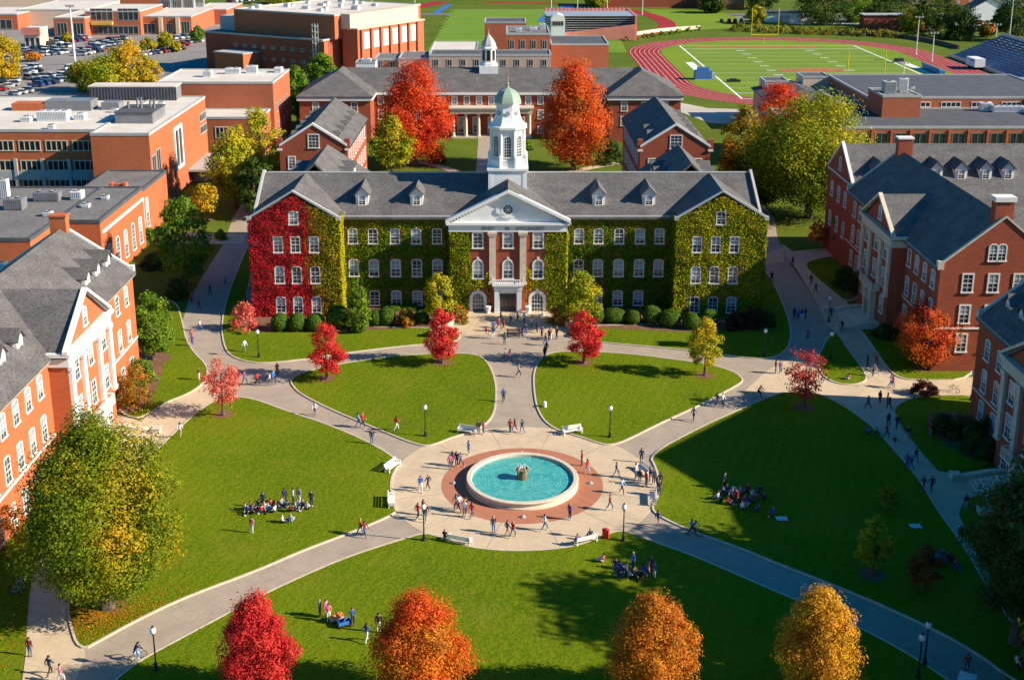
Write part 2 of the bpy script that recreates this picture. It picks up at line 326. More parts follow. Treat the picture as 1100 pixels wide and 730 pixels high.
def crown(h0, h1, w, kind, pal, n, leaf, dens=1., mixf=.5, seed=1, bias=None, lobes=.24, clump=.075, shell=.55):
    r = np.random.default_rng(seed)
    nc = max(12, int(n/ (75 if n > 9000 else 30 if n > 1500 else 16)))
    pm_ = prof(kind, np.linspace(0, 1, 60)).max(); t = r.uniform(0.02, 1, nc*4); pr = prof(kind, t)/pm_; keep = r.uniform(0, 1, nc*4) < np.clip(pr, .15, 1)
    t = t[keep][:nc]; pr = pr[keep][:nc]; nc = len(t)
    ph = r.uniform(0, 2*PI, nc)
    D = np.stack([np.cos(ph), np.sin(ph), (t*2-1)*1.2], 1)
    lob = 1 + lobes*.8*sn(D*2.2, 1.6, seed+5) + lobes*.55*sn(D*5.5, 1.5, seed+6) + r.normal(0, .06, nc)
    rho = (w/2)*pr*lob*np.sqrt(r.uniform(shell**2, 1, nc))
    C = np.stack([rho*np.cos(ph), rho*np.sin(ph), h0 + (h1-h0)*t*(1+.03*sn(D*2, 2, seed+9))], 1)
    if n >= 2000 and shell < .7:                      # leaf masses gathered on limbs: lumpy outline with gaps
        H = h1-h0; nl = 16 if n < 9000 else 30 if n < 60000 else 54
        tl = (np.arange(nl)+r.uniform(.2, .8, nl))/nl; tl = .06+.9*tl**1.08; pl = prof(kind, tl)/pm_
        al = np.arange(nl)*2.39996+r.uniform(-.5, .5, nl); rad = np.minimum(w*r.uniform(.09, .19, nl)*(.55+.6*pl), H*.22)
        rl = np.clip((w/2)*pl*r.uniform(.86, 1.1, nl)-rad*.8, 0, None)
        LC = np.stack([rl*np.cos(al), rl*np.sin(al), h0+H*tl], 1); LC[:, 2] = np.minimum(LC[:, 2], h1-rad*.55)
        m = r.uniform(0, 1, nc) < .78; wgt = rad**2; kk = r.choice(nl, nc, p=wgt/wgt.sum())
        U = r.normal(size=(nc, 3)); U /= np.linalg.norm(U, axis=1, keepdims=True); U[:, 2] *= .85
        Q = LC[kk] + U*(rad[kk]*r.uniform(.45, 1, nc)**.6)[:, None]
        C = np.where(m[:, None], Q, C*np.array([.8, .8, 1]))
        C[:, 2] = np.maximum(C[:, 2], h0*.7)
    k = r.integers(0, nc, n)
    s = clump*w*r.uniform(.6, 1.3, nc)
    off = r.normal(0, 1, (n, 3))*np.array([1, 1, .75])
    off *= np.minimum(1., 1.7/np.linalg.norm(off, axis=1))[:, None]
    P = C[k] + off*s[k][:, None]
    ax = np.array([0, 0, h0+(h1-h0)*.4]); O = P-ax; O /= np.linalg.norm(O, axis=1, keepdims=True)+1e-9
    oc = off/(s[k][:, None]+1e-9); Nn = O*.5 + oc*.45 + np.array([0, 0, .35]) + r.normal(0, .42, (n, 3))
    pal = np.array(PAL[pal] if isinstance(pal, str) else pal)
    base = np.clip((sn(C, 1.1*8/w, seed+2)*mixf + .5 + r.normal(0, .16, nc))*(len(pal)-1), 0, len(pal)-1.001)
    if bias is not None: base = np.clip(base + bias(C), 0, len(pal)-1.001)
    bl = np.clip(base[k] + r.normal(0, .28, n), 0, len(pal)-1.001); i = bl.astype(int); fr = (bl-i)[:, None]
    col = pal[i]*(1-fr) + pal[np.minimum(i+1, len(pal)-1)]*fr
    col *= r.uniform(.68, 1.3, n)[:, None]
    return P, Nn, leaf*r.uniform(.6, 1.25, n), col, C
def tree(name, label, base, h, w, kind, pal, n, leaf, group=None, h0=None, trunk=None, seed=1, cat='tree', limbs=9, **kw):
    t = thing(name, label, cat, (base[0], base[1], 0), 0, group)
    h0 = h*.16 if h0 is None else h0; trunk = w*.028+.06 if trunk is None else trunk
    P, Nn, s, col, C = crown(h0, h, w, kind, pal, n, leaf, seed=seed, **kw)
    o = leafmesh('crown', P, Nn, s, col, t)
    rr = random.Random(seed); mb = MB()
    top = h0+(h-h0)*.72; pts = []; rs = []
    for q in range(6):
        f = q/5; pts.append((rr.uniform(-1, 1)*.02*h*f, rr.uniform(-1, 1)*.02*h*f, top*f)); rs.append(trunk*(1.35 if q == 0 else 1-.8*f))
    mb.path(pts, rs, 7)
    for q in range(limbs):
        c = C[rr.randrange(len(C))]; f = rr.uniform(.35, .85)
        z = min(max(h0*.8, c[2]-rr.uniform(.15, .4)*np.hypot(c[0], c[1])), top*.95); kk = z/top
        a = (pts[3][0]*kk, pts[3][1]*kk, z); e = tuple(c*.92+np.array(a)*.08)
        m = tuple((a[j]+e[j])/2 + (0, 0, .04*h)[j] for j in range(3)); mb.path([a, m, e], [trunk*.42*(1-.6*kk), trunk*.25*(1-.5*kk), trunk*.07], 5)
    mb.build('trunk', M['bark'], t, world=False)
    return t
def shrub(label, base, h, w, pal, n, leaf, group=None, kind='dome', seed=1, name='shrub', cat='shrub', **kw):
    kw.setdefault('shell', .8); kw.setdefault('clump', .06); kw.setdefault('lobes', .08)
    P, Nn, s, col, C = crown(.02, h, w, kind, pal, n, leaf, seed=seed, **kw)
    o = leafmesh(name, P, Nn, s, col); o.location = (base[0], base[1], 0)
    return tag(o, label, cat, group)
def clipped(label, u, v, vtop, wpx, pal, group=None, seed=1, n=3600, flat=1.):
    X, Y = G(u, v); s = scale_at(X, Y); w = wpx/s; Y2 = Y+w*.45; X *= Y2/Y; h = max(.7, PY(u, vtop, Y2)[1])
    r = np.random.default_rng(seed); D = r.normal(size=(n, 3)); D /= np.linalg.norm(D, axis=1, keepdims=True); D[:, 2] = np.where(D[:, 2] < -.75, -D[:, 2], D[:, 2])
    bump = 1+.035*sn(D*3, 1.7, seed)+r.normal(0, .02, n)
    P = D*bump[:, None]*np.array([w/2, w/2, h*.52]); P[:, 2] += h*.5; P[:, 2] = np.maximum(P[:, 2], .03)
    pal = np.array(PAL[pal]); i = r.integers(0, len(pal), n); col = pal[i]*r.uniform(.7, 1.25, n)[:, None]
    o = leafmesh('shrub', P, D+r.normal(0, .38, (n, 3)), 2.0/s*r.uniform(.6, 1.3, n), col); o.location = (X, Y2, 0)
    return tag(o, label, 'shrub', group)
def scale_at(X, Y, Z=0): return FPX/(Y*CP-(Z-CH)*SP)
def px_tree(name, label, u, v, vtop, wpx, kind, pal, n, leafpx=3., group=None, **kw):
    """size taken from the photo, position on the ground"""
    X, Y = G(u, v); h = PY(u, vtop, Y)[1]; s = scale_at(X, Y, h/2)
    return tree(name, label, (X, Y), h, wpx/s, kind, pal, n, leafpx/s, group, **kw)
def px_shrub(label, u, v, vtop, wpx, pal, n=500, leafpx=2.4, group=None, **kw):
    X, Y = G(u, v); s = scale_at(X, Y); w = wpx/s; Y += w*.3
    X = G(u, v)[0]*Y/G(u, v)[1]
    h = max(.5, PY(u, vtop, Y)[1])
    return shrub(label, (X, Y), h, w, pal, n, leafpx/s, group, **kw)
# ---------------------------------------------------------------- windows
WC = {}
def win_outline(w, h, arch):
    if not arch: return [(-w/2, 0), (w/2, 0), (w/2, h), (-w/2, h)]
    a = arch*w/2 if arch < 1.01 else w/2; pts = [(-w/2, 0), (w/2, 0)]
    for k in range(9):
        t = PI*k/8; pts.append((w/2*math.cos(t), h-a+a*math.sin(t)))
    return pts
def win_meshes(w, h, arch, fr, cols, rows, blind, frame, sill, key):
    ck = (w, h, arch, fr, cols, rows, blind, frame, sill, key)
    if ck in WC: return WC[ck]
    O = win_outline(w+2*fr, h+fr, arch); I = win_outline(w, h, arch)
    f = MB(); n = len(O)
    for (a, y0, y1) in ((0, .02, -.1),):
        vs = [(p[0], y0, p[1]-0) for p in O] + [(p[0], y1, p[1]) for p in O] + [(p[0], y1, p[1]) for p in I] + [(p[0], y0, p[1]) for p in I]
        fs = []
        for i in range(n):
            j = (i+1) % n
            fs += [(i, j, n+j, n+i), (n+i, n+j, 2*n+j, 2*n+i), (2*n+i, 2*n+j, 3*n+j, 3*n+i)]
        f.add(vs, fs)
    hh = h - (w*.22 if arch else 0)
    for k in range(1, cols): x = -w/2+w*k/cols; f.box(x-.028, x+.028, -.06, -.028, .0, h-(.1 if arch else .0))
    for k in range(1, rows):
        z = hh*k/rows; t = .055 if k == rows//2 else .026; f.box(-w/2, w/2, -.065, -.03, z-t, z+t)
    if sill: f.box(-w/2-fr-.08, w/2+fr+.08, -.2, 0.01, -.2, .0)
    if key: f.ext([(-.14, h+fr-.08), (.14, h+fr-.08), (.2, h+fr+.28), (-.2, h+fr+.28)], 'y', -.14, .02)
    p = MB()
    p.ext(I, 'y', -.022, .01)
    if blind:
        p.mat(1); zb = hh*blind; Iu = [(q[0]*.985, max(q[1]-.02, zb)) for q in I]; p.ext(Iu, 'y', -.026, -.0225)
    fo = f.build('window', M[frame], None); po = p.build('pane', [M['glass'], M['blind']], None)
    r = (fo.data, po.data); bpy.data.objects.remove(fo); bpy.data.objects.remove(po)
    WC[ck] = r; return r
ROT = {'S': 0, 'E': PI/2, 'W': -PI/2, 'N': PI}
def window(parent, pos, face, w, h, arch=0, fr=.17, cols=2, rows=4, blind='r', frame='trim', sill=True, key=False, name='window', pane='pane', rz=None):
    """pos = bottom centre of the opening on the wall plane (world)"""
    if blind == 'r': blind = random.choice([0, .5, .5, .62, .3, .5])
    a, b = win_meshes(w, h, arch, fr, cols, rows, blind, frame, sill, key)
    o = bpy.data.objects.new(name, a); COL.objects.link(o); o.parent = parent
    o.location = Vector(pos) - parent.location; o.rotation_euler = (0, 0, ROT[face] if rz is None else rz)
    q = bpy.data.objects.new(pane, b); COL.objects.link(q); q.parent = o
    return o
def dormer(parent, face, front, along, z, w=1.7, h=2.6, depth=4.5, roofm='roof', rs=None):
    """front = coordinate of the dormer face plane, along = position along the eave, z = foot of the face"""
    if rs is None: rs = w*.42
    mb = MB(); hw = w/2
    sg = -1 if face in 'SW' else 1
    d = thing_part('dormer', parent)
    if face in 'SN':
        def T(a, dpt, zz): return (along+a, front - sg*dpt, zz)
        rz = ROT[face]; pos = (along, front, z+.55)
    else:
        def T(a, dpt, zz): return (front - sg*dpt, along+a, zz)
        rz = ROT[face]; pos = (front, along, z+.55)
    pts = [(-hw, z), (hw, z), (hw, z+h), (0, z+h+rs), (-hw, z+h)]
    n = 5
    mb.add([T(a, 0, zz) for a, zz in pts] + [T(a, depth, zz) for a, zz in pts], [(0,1,2,3,4), (9,8,7,6,5)] + [(i, (i+1) % n, n+(i+1) % n, n+i) for i in range(n)])
    o = mb.build('dormer', M['trim'], parent)
    r = MB(); e = .28
    pts = [(-hw-e, z+h-e*.6), (0, z+h+rs+.05), (hw+e, z+h-e*.6), (hw+e, z+h-e*.6+.16), (0, z+h+rs+.26), (-hw-e, z+h-e*.6+.16)]
    n = 6
    r.add([T(a, -.3, zz) for a, zz in pts] + [T(a, depth+1.2, zz) for a, zz in pts], [tuple(range(6)), tuple(range(6, 12))[::-1]] + [(i, (i+1) % n, n+(i+1) % n, n+i) for i in range(n)])
    ro = r.build('dormer_roof', M[roofm], None)
    for vtx in ro.data.vertices: vtx.co -= parent.location
    ro.parent = o
    a, b = win_meshes(w*.5, h*.62, 0, .1, 2, 4, .5, 'trim', True, False)
    me = DW.get((w, h))
    if me is None:
        fo = bpy.data.objects.new('t', a); po = bpy.data.objects.new('t2', b)
        bm = bmesh.new(); bm.from_mesh(a); nf = len(bm.faces); bm.from_mesh(b)
        for i, fc in enumerate(bm.faces):
            fc.material_index = 0 if i < nf else fc.material_index+1
        me = bpy.data.meshes.new('dormer_window'); bm.to_mesh(me); bm.free()
        for m in ('trim', 'glass', 'blind'): me.materials.append(M[m])
        bpy.data.objects.remove(fo); bpy.data.objects.remove(po); DW[(w, h)] = me
    wo = bpy.data.objects.new('dormer_window', me); COL.objects.link(wo); wo.parent = o
    wo.location = Vector(pos)-parent.location; wo.rotation_euler = (0, 0, rz)
    return o
DW = {}
def thing_part(n, p): return None
# ---------------------------------------------------------------- ivy
def ivy(parent, face, plane, a0, a1, z0, z1, holes, colfn, name='ivy', dens=34, top=None, leaf=.21, seed=3, cover=None):
    r = np.random.default_rng(seed); n = int((a1-a0)*(z1-z0)*dens)
    a = r.uniform(a0, a1, n); z = r.uniform(z0, z1, n)
    k = np.ones(n, bool)
    if top is not None: k &= z < top(a)
    for (h0, h1, b0, b1) in holes: k &= ~((a > h0-.06) & (a < h1+.06) & (z > b0-.05) & (z < b1+.08))
    if cover is not None: k &= cover(a, z, r.uniform(0, 1, n))
    a, z = a[k], z[k]; n = len(a)
    Q = np.stack([a, z, np.zeros(n)], 1)
    d = .05 + r.uniform(0, .2, n) + .22*np.clip(sn(Q, 1.5, seed+1)+.3, 0, 1.2)
    sg = {'S': (0, -1), 'E': (1, 0), 'W': (-1, 0)}[face]
    if face == 'S': P = np.stack([a, plane - d, z], 1)
    else: P = np.stack([plane + sg[0]*d, a, z], 1)
    Nn = np.array([sg[0], sg[1], .25])*1.0 + r.normal(0, .42, (n, 3))
    col = colfn(a, z, r, n)*r.uniform(.35, 1.35, n)[:, None]
    nb = int((a1-a0)*(z1-z0)*13); ab = r.uniform(a0, a1, nb); zb = r.uniform(z0, z1, nb); kb = np.ones(nb, bool)
    if top is not None: kb &= zb < top(ab)-.15
    for (h0, h1, b0, b1) in holes: kb &= ~((ab > h0-.2) & (ab < h1+.2) & (zb > b0-.2) & (zb < b1+.2))
    if cover is not None: kb &= cover(ab, zb, r.uniform(0, 1, nb))
    ab, zb = ab[kb], zb[kb]; db = r.uniform(.02, .05, len(ab))
    PB = np.stack([ab, plane-db, zb], 1) if face == 'S' else np.stack([plane+sg[0]*db, ab, zb], 1)
    cb_ = colfn(ab, zb, r, len(ab))*.35+np.array([.004, .02, .001])
    P = np.concatenate([P, PB]); Nn = np.concatenate([Nn, np.array([sg[0], sg[1], 0.])+r.normal(0, .08, (len(ab), 3))]); col = np.concatenate([col, cb_])
    P = P - np.array(parent.location)
    return leafmesh(name, P, Nn, np.concatenate([leaf*r.uniform(.7, 1.4, n), np.full(len(ab), .62)]), col, parent)
# ================================================================ SETTING
def smooth_poly(px, it=2, keep=()):
    P = [Vector((*p, 0)) for p in px]
    for _ in range(it):
        Q = []
        for i in range(len(P)):
            a, b = P[i], P[(i+1) % len(P)]
            Q += [a*.75+b*.25, a*.25+b*.75]
        P = Q
    return [(p.x, p.y) for p in P]
def pxw(px): return [G(*p) for p in px]
def area(p): return sum(p[i][0]*p[(i+1) % len(p)][1]-p[(i+1) % len(p)][0]*p[i][1] for i in range(len(p)))/2
def ccw(p): return p if area(p) > 0 else p[::-1]
def sheet(name, poly, z, m, kind='structure'):
    mb = MB(); poly = ccw(poly); mb.add([(x, y, z) for x, y in poly], [tuple(range(len(poly)))])
    o = mb.build(name, m, recalc=False); return tag(o, kind=kind)
def offset_poly(p, d):
    p = ccw(p); n = len(p); out = []
    for i in range(n):
        a, b, c = Vector(p[i-1]), Vector(p[i]), Vector(p[(i+1) % n])
        e1 = (b-a); e2 = (c-b)
        if e1.length < 1e-6 or e2.length < 1e-6: out.append(tuple(b)); continue
        n1 = Vector((e1.y, -e1.x)).normalized(); n2 = Vector((e2.y, -e2.x)).normalized()
        m = (n1+n2);
        if m.length < .2: m = n1
        m.normalize(); s = 1/max(.5, m.dot(n1)); out.append((b.x+m.x*d*s, b.y+m.y*d*s))
    return out
def lawn(poly, name='lawn', z=.12, kerb=True, m='grass', skirt=.0):
    poly = ccw(poly); n = len(poly); mb = MB()
    mb.add([(x, y, z) for x, y in poly], [tuple(range(n))])
    mb.add([(x, y, z) for x, y in poly] + [(x, y, -.02) for x, y in poly], [(n+i, n+(i+1) % n, (i+1) % n, i) for i in range(n)])
    tag(mb.build(name, M[m], recalc=False), kind='structure')
    if kerb:
        o = offset_poly(poly, .22); kb = MB(); zt = z+.035
        kb.add([(x, y, zt) for x, y in poly] + [(x, y, zt) for x, y in o] + [(x, y, -.02) for x, y in o] + [(x, y, z-.02) for x, y in poly],
               [(i, n+i, n+(i+1) % n, (i+1) % n) for i in range(n)] + [(n+i, 2*n+i, 2*n+(i+1) % n, n+(i+1) % n) for i in range(n)] + [(3*n+i, i, (i+1) % n, 3*n+(i+1) % n) for i in range(n)])
        tag(kb.build('kerb', M['kerb'], recalc=False), kind='structure')
def disc(cx, cy, r, n=96): return [(cx+r*math.cos(2*PI*k/n), cy+r*math.sin(2*PI*k/n)) for k in range(n)]
def ribbon(pts, w):
    L = []; Rr = []
    for i, p in enumerate(pts):
        a = Vector(pts[max(0, i-1)]); b = Vector(pts[min(len(pts)-1, i+1)]); t = (b-a).normalized(); n = Vector((-t.y, t.x))*(w/2)
        L.append((p[0]+n.x, p[1]+n.y)); Rr.append((p[0]-n.x, p[1]-n.y))
    return L + Rr[::-1]
def cat(pts, sub=6):
    out = []
    for i in range(len(pts)-1):
        p0, p1, p2, p3 = [Vector(pts[min(max(j, 0), len(pts)-1)]) for j in (i-1, i, i+1, i+2)]
        for k in range(sub):
            t = k/sub; out.append(tuple(.5*((2*p1)+(p2-p0)*t+(2*p0-5*p1+4*p2-p3)*t*t+(-p0+3*p1-3*p2+p3)*t**3)))
    out.append(tuple(pts[-1])); return out
FC = (1.9, 124.6)                                               # fountain centre
sheet('ground', [(-2500, -300), (2500, -300), (2500, 3500), (-2500, 3500)], 0, M['ground'])
quad_path = pxw([(240,262),(256,240),(275,225),(290,240),(300,300),(350,345),(480,345),(610,345),(800,345),(822,300),(818,262),(835,255),(850,285),(876,322),(888,346),(900,372),(880,395),(935,372),(960,400),(1050,405),(1050,432),(985,432),(962,445),(1000,500),(1000,545),(900,600),(960,655),(1040,690),(1075,722),(1110,760),(1020,760),(940,700),(820,650),(700,600),(640,610),(480,610),(420,600),(270,665),(160,730),(130,760),(60,760),(80,700),(85,660),(60,640),(150,500),(215,430),(215,400),(196,366),(196,345),(203,322),(222,290)])
sheet('path', quad_path, .02, M['path'])
# cream concrete walks
def walk(px, z=.03, name='sidewalk', m='cream'): return sheet(name, pxw(px), z, M[m])
sheet('plaza', disc(FC[0], FC[1], 15.2), .04, M['cream'])
# radial joints of the plaza
jb = MB()
for k in range(12):
    a = 2*PI*k/12+.26; c, s = math.cos(a), math.sin(a)
    P = [(FC[0]+c*r_-s*w_, FC[1]+s*r_+c*w_) for r_, w_ in ((9.15,-.035),(15.1,-.035),(15.1,.035),(9.15,.035))]
    jb.add([(x, y, .045) for x, y in P], [(0,1,2,3)])
tag(jb.build('plaza_joints', plain('dark_joint_strip', (.30,.24,.18), .9), recalc=False), kind='structure')  # thin joint strips in one plain darker brown
rg = MB(); n = 96; A = disc(FC[0], FC[1], 9.15, n); B = disc(FC[0], FC[1], 5.5, n)
rg.add([(x, y, .05) for x, y in A+B], [(i, (i+1) % n, n+(i+1) % n, n+i) for i in range(n)])
tag(rg.build('brick_paving', M['ringbrick'], recalc=False), kind='structure')
walk([(222,398),(226,412),(242,430),(221,437),(185,468),(156,500),(135,520),(120,490),(108,470),(100,452),(128,446),(150,452),(178,434),(200,425),(214,416)])
walk([(92,640),(75,650),(80,675),(92,702),(80,735),(60,760),(20,760),(28,700),(30,650),(36,600),(60,560)])
walk([(840,262),(852,270),(870,268),(905,265),(905,281),(866,283),(880,300),(908,322),(930,352),(950,390),(965,406),(1050,406),(1050,428),(985,428),(964,437),(962,445),(968,460),(990,486),(1008,506),(1060,512),(1060,530),(1036,536),(1030,552),(1040,575),(1075,640),(1062,640),(1032,590),(1005,547),(988,516),(963,486),(933,454),(905,432),(880,424),(850,424),(828,428),(800,420),(824,398),(850,384),(880,384),(890,400),(920,416),(934,407),(926,394),(908,372),(888,348),(876,322),(856,290),(845,276)])
walk([(820,272),(842,266),(842,281),(822,284)])
walk([(60,226),(155,248),(262,252),(262,262),(200,262),(152,262)])
# lawns (outlines of the islands between the walks)
LAWNS = {
'A': [(312,408),(317,417),(325,424),(350,437),(380,450),(415,464.5),(438,474),(457,479.5),(470,476),(486,469.5),(506,464),(521,456),(529,446),(532,432),(532,412),(526,394),(517,383.5),(500,380),(465,380.5),(425,383),(388,388),(350,394.5),(325,401)],
'B': [(575,398),(574,411),(576,430),(579,441),(586,453),(600,462.5),(625,469.5),(645,476.5),(655,478),(668,475),(700,459),(725,447),(750,436),(780,420),(796,411),(797,407),(788,400),(763,392),(725,387),(688,382),(650,379),(613,378),(593,379),(581,386)],
'C': [(86,699),(76,668),(74,645),(92,600),(118,550),(155,499),(190,463),(221,436),(240,428),(256,427),(275,430),(312,444),(350,456),(400,477.5),(430,497.5),(424,504),(419,515),(419,530),(424,546),(424,552),(375,572.5),(325,591),(275,613),(200,640.5),(150,664),(108,687)],
'D': [(130,727),(150,711),(200,684),(250,657.5),(275,643.5),(325,620),(375,598.5),(435,579.5),(455,573.5),(470,577),(500,588),(525,591.5),(555,593),(590,591.5),(620,587.5),(648,577),(663,571),(676,573),(700,582),(750,600),(825,633),(858,646.5),(913,670.5),(950,689),(988,711),(1030,740),(1060,765),(700,775),(400,775),(110,765),(118,738)],
'E': [(698,489),(706,503),(710,520),(708,535),(700,547),(713,557),(750,573),(800,590),(825,601),(913,635),(975,662),(1026,687),(1063,710),(1080,724),(1110,740),(1110,700),(1062,638),(1038,592),(1005,547),(988,517),(963,487),(933,455),(895,429.5),(870,421.5),(845,421),(825,427.5),(790,443),(750,461)],
'F': [(240,366),(246,381),(262,388),(283,390.5),(320,387),(380,378),(440,371),(486,367.5),(494,363),(492,357),(470,353),(400,352),(330,348),(290,340),(262,330),(268,300),(274,270),(268,262),(258,285),(246,315),(239,345)],
'Gf': [(606,362),(640,367.5),(700,372.5),(760,378.5),(800,384.5),(826,385.5),(840,380),(848,370),(849,352),(840,325),(828,300),(820,290),(806,300),(812,330),(800,345),(740,348),(660,350),(610,352)],
'H': [(196,350),(199,366),(209,381),(219,390),(223,400),(216,414),(200,424),(178,432),(160,444),(146,450),(128,442),(120,410),(135,380),(148,350),(150,330),(188,320)],
'I': [(893,360),(886,370),(879,386),(881,398),(888,407),(900,412),(918,413.5),(930,409),(929,402),(921,390),(906,369),(898,357)],
'J': [(862,283),(880,300),(900,317),(912,330),(928,326),(935,335),(960,360),(1000,378),(1046,384),(1046,408),(985,409),(966,407),(955,398),(940,374),(922,344),(908,336),(902,342),(915,352),(940,366),(940,385)],
'K': [(961,443),(963,437),(972,431),(985,427),(1010,425),(1046,425),(1075,440),(1080,480),(1062,502),(1038,505),(1013,504),(1003,499),(988,482),(968,457)],
'L': [(1033,545),(1046,533),(1066,529),(1110,529),(1110,660),(1078,640),(1046,590),(1034,562)],
'Mm': [(-30,560),(20,575),(42,585),(32,630),(29,670),(27,700),(18,735),(8,765),(-40,765)],
}
# J is split in two: the strip along the long hall and the corner lawn with the orange tree
LAWNS['J'] = [(862,284),(880,301),(898,316),(910,325),(925,318),(915,290),(900,275),(880,278)]
LAWNS['J2'] = [(908,339),(924,340),(950,345),(990,360),(1046,372),(1046,408),(985,408.5),(966,406),(956,398),(944,381),(926,355)]
for k, px in LAWNS.items():
    w = smooth_poly(pxw(px), 2)
    lawn(w, kerb=(k not in ('Mm', 'L', 'K')), z=.12)
# planting beds of bark mulch
for px in ([(256,341),(262,331),(300,334),(366,336),(374,330),(470,332),(492,340),(494,353),(440,353),(366,357),(300,358),(262,356)],
           [(604,340),(618,332),(712,333),(718,340),(826,340),(834,352),(800,356),(720,357),(650,353),(610,352)],
           [(118,442),(124,400),(150,352),(160,352),(178,378),(172,410),(160,436),(140,446)],
           [(990,444),(1040,442),(1085,470),(1085,500),(1045,494),(1005,472)],
           [(898,304),(922,300),(940,330),(930,335),(912,322)]):
    sheet('mulch_bed', smooth_poly(pxw(px), 2), .14, M['mulch'])
for u, v, r in ((240,446,1.25),(351,407,1.25),(475,390,1.3),(627,390,1.25),(757,404,1.25),(864,438,1.3),(993,396,1.4),(937,618,1.3),(223,237,1.1),(165,386,2.4),(118,652,1.5)):
    x, y = G(u, v); sheet('mulch_bed', [(x+r*math.cos(a/28*2*PI)*(1+.06*math.sin(a*1.7)), y+r*math.sin(a/28*2*PI)*(1+.06*math.cos(a*2.3))) for a in range(28)], .15, M['mulch'])
# rear courtyard
sheet('rear_walk', [(-6.5, 208), (5, 208), (4.2, 331), (-7.5, 331)], .03, M['path'])
sheet('rear_walk', ribbon(cat([(-30,300),(-20,296),(-10,283),(-5,268)]), 2.6), .035, M['cream'])
sheet('rear_walk', ribbon(cat([(3,262),(10,278),(20,290),(28,296)]), 2.6), .035, M['cream'])
sheet('side_road', pxw([(268,262),(240,262),(250,235),(262,215),(300,200),(312,212)]), .021, M['path'])
sheet('side_road', pxw([(818,262),(835,255),(832,235),(815,215),(800,215)]), .021, M['path'])
# ---------------- far ground: car park, roads, playing fields
sheet('car_park', [(-420, 335), (-160, 335), (-121, 395), (-121, 470), (-108, 520), (-106, 640), (-420, 640)], .02, M['asphalt'])
sheet('car_park', [(-330, 655), (-60, 655), (-80, 760), (-330, 760)], .02, M['asphalt'])
sheet('road', [(-128, 452), (-112, 440), (-100, 470), (-100, 500), (-112, 512), (-128, 500)], .03, M['road'])
sheet('road', [(-60, 690), (420, 690), (420, 700), (-60, 702)], .02, M['road'])
sheet('road', [(150, 640), (420, 610), (420, 628), (150, 656)], .025, M['concrete'])
sheet('car_park', [(95, 660), (330, 660), (330, 682), (95, 682)], .025, M['asphalt'])
sheet('service_yard', [(28, 362), (52, 362), (54, 372), (60, 352), (96, 345), (96, 372), (64, 378), (52, 395), (50, 470), (-60, 470), (-60, 360)], .02, M['concrete'])
def stadium(cx, cy, hw, hl, r, n=20):
    P = []
    for (sx, sy, a0) in ((1,-1,-PI/2),(1,1,0),(-1,1,PI/2),(-1,-1,PI)):
        for k in range(n+1):
            a = a0 + PI/2*k/n; P.append((cx+sx*(hw-r)+r*math.cos(a), cy+sy*(hl-r)+r*math.sin(a)))
    return P
TC = (117.5, 476)
sheet('running_track', stadium(*TC, 65, 103, 62), .03, M['track'])
ln = MB()
for k in range(7):
    o = 64.2 - k*2.0; A = stadium(*TC, o, o+38, o-3); B = stadium(*TC, o-.14, o+37.86, o-3.14); n = len(A)
    ln.add([(x, y, .05) for x, y in A+B], [(i, (i+1) % n, n+(i+1) % n, n+i) for i in range(n)])
tag(ln.build('lane_lines', M['line'], recalc=False), kind='structure')
sheet('sports_field', stadium(*TC, 51.2, 89.2, 48), .06, M['turf'])
fl = MB(); X0, X1, Y0, Y1 = 78, 156, 396, 545
def bar(mb, x0, x1, y0, y1, z=.075): mb.add([(x0,y0,z),(x1,y0,z),(x1,y1,z),(x0,y1,z)], [(0,1,2,3)])
for x in (X0, X1): bar(fl, x-.35, x+.35, Y0, Y1)
for y in (Y0, Y1, Y0+12.4, Y1-12.4): bar(fl, X0+.35, X1-.35, y-.25, y+.25)
for k in (2, 4, 6, 8, 10, 12, 14, 16, 18): y = Y0+12.4+(Y1-Y0-24.8)*k/20; bar(fl, X0+.35, X1-.35, y-.11, y+.11, .076)
for x in (X0+24, X0+54):
    for k in range(1, 20, 2): y = Y0+12.4+(Y1-Y0-24.8)*k/20; bar(fl, x-1.9, x+1.9, y-.5, y+.5, .078)
bar(fl, 72.5, 75.6, 452, 488, .07); bar(fl, 158.5, 161.6, 452, 488, .07)
fs_ = MB()
for k in range(0, 20, 2): y = Y0+12.4+(Y1-Y0-24.8)*k/20; bar(fs_, X0+.4, X1-.4, y+.2, y+(Y1-Y0-24.8)/20-.2, .066)
tag(fs_.build('mown_stripes', layered('mown_field', (.125,.205,.014), (.15,.23,.018), (.17,.235,.028), .04, .6, bump=.2), recalc=False), kind='structure')
tag(fl.build('field_lines', M['line'], recalc=False), kind='structure')
fr = MB()
for k in range(9): bar(fr, 95+k*4.9, 98.6+k*4.9, 536.5, 541.5, .08)
bar(fr, 84, 92, 537.5, 540.5, .08)
rr = random.Random(3)
for k in range(12): bar(fr, 106+k*2.0+rr.uniform(-.3,.3), 107.6+k*2.0, 462+rr.uniform(-2,1), 468+rr.uniform(-1,2), .08)
tag(fr.build('field_lettering', M['redpaint'], recalc=False), kind='structure')
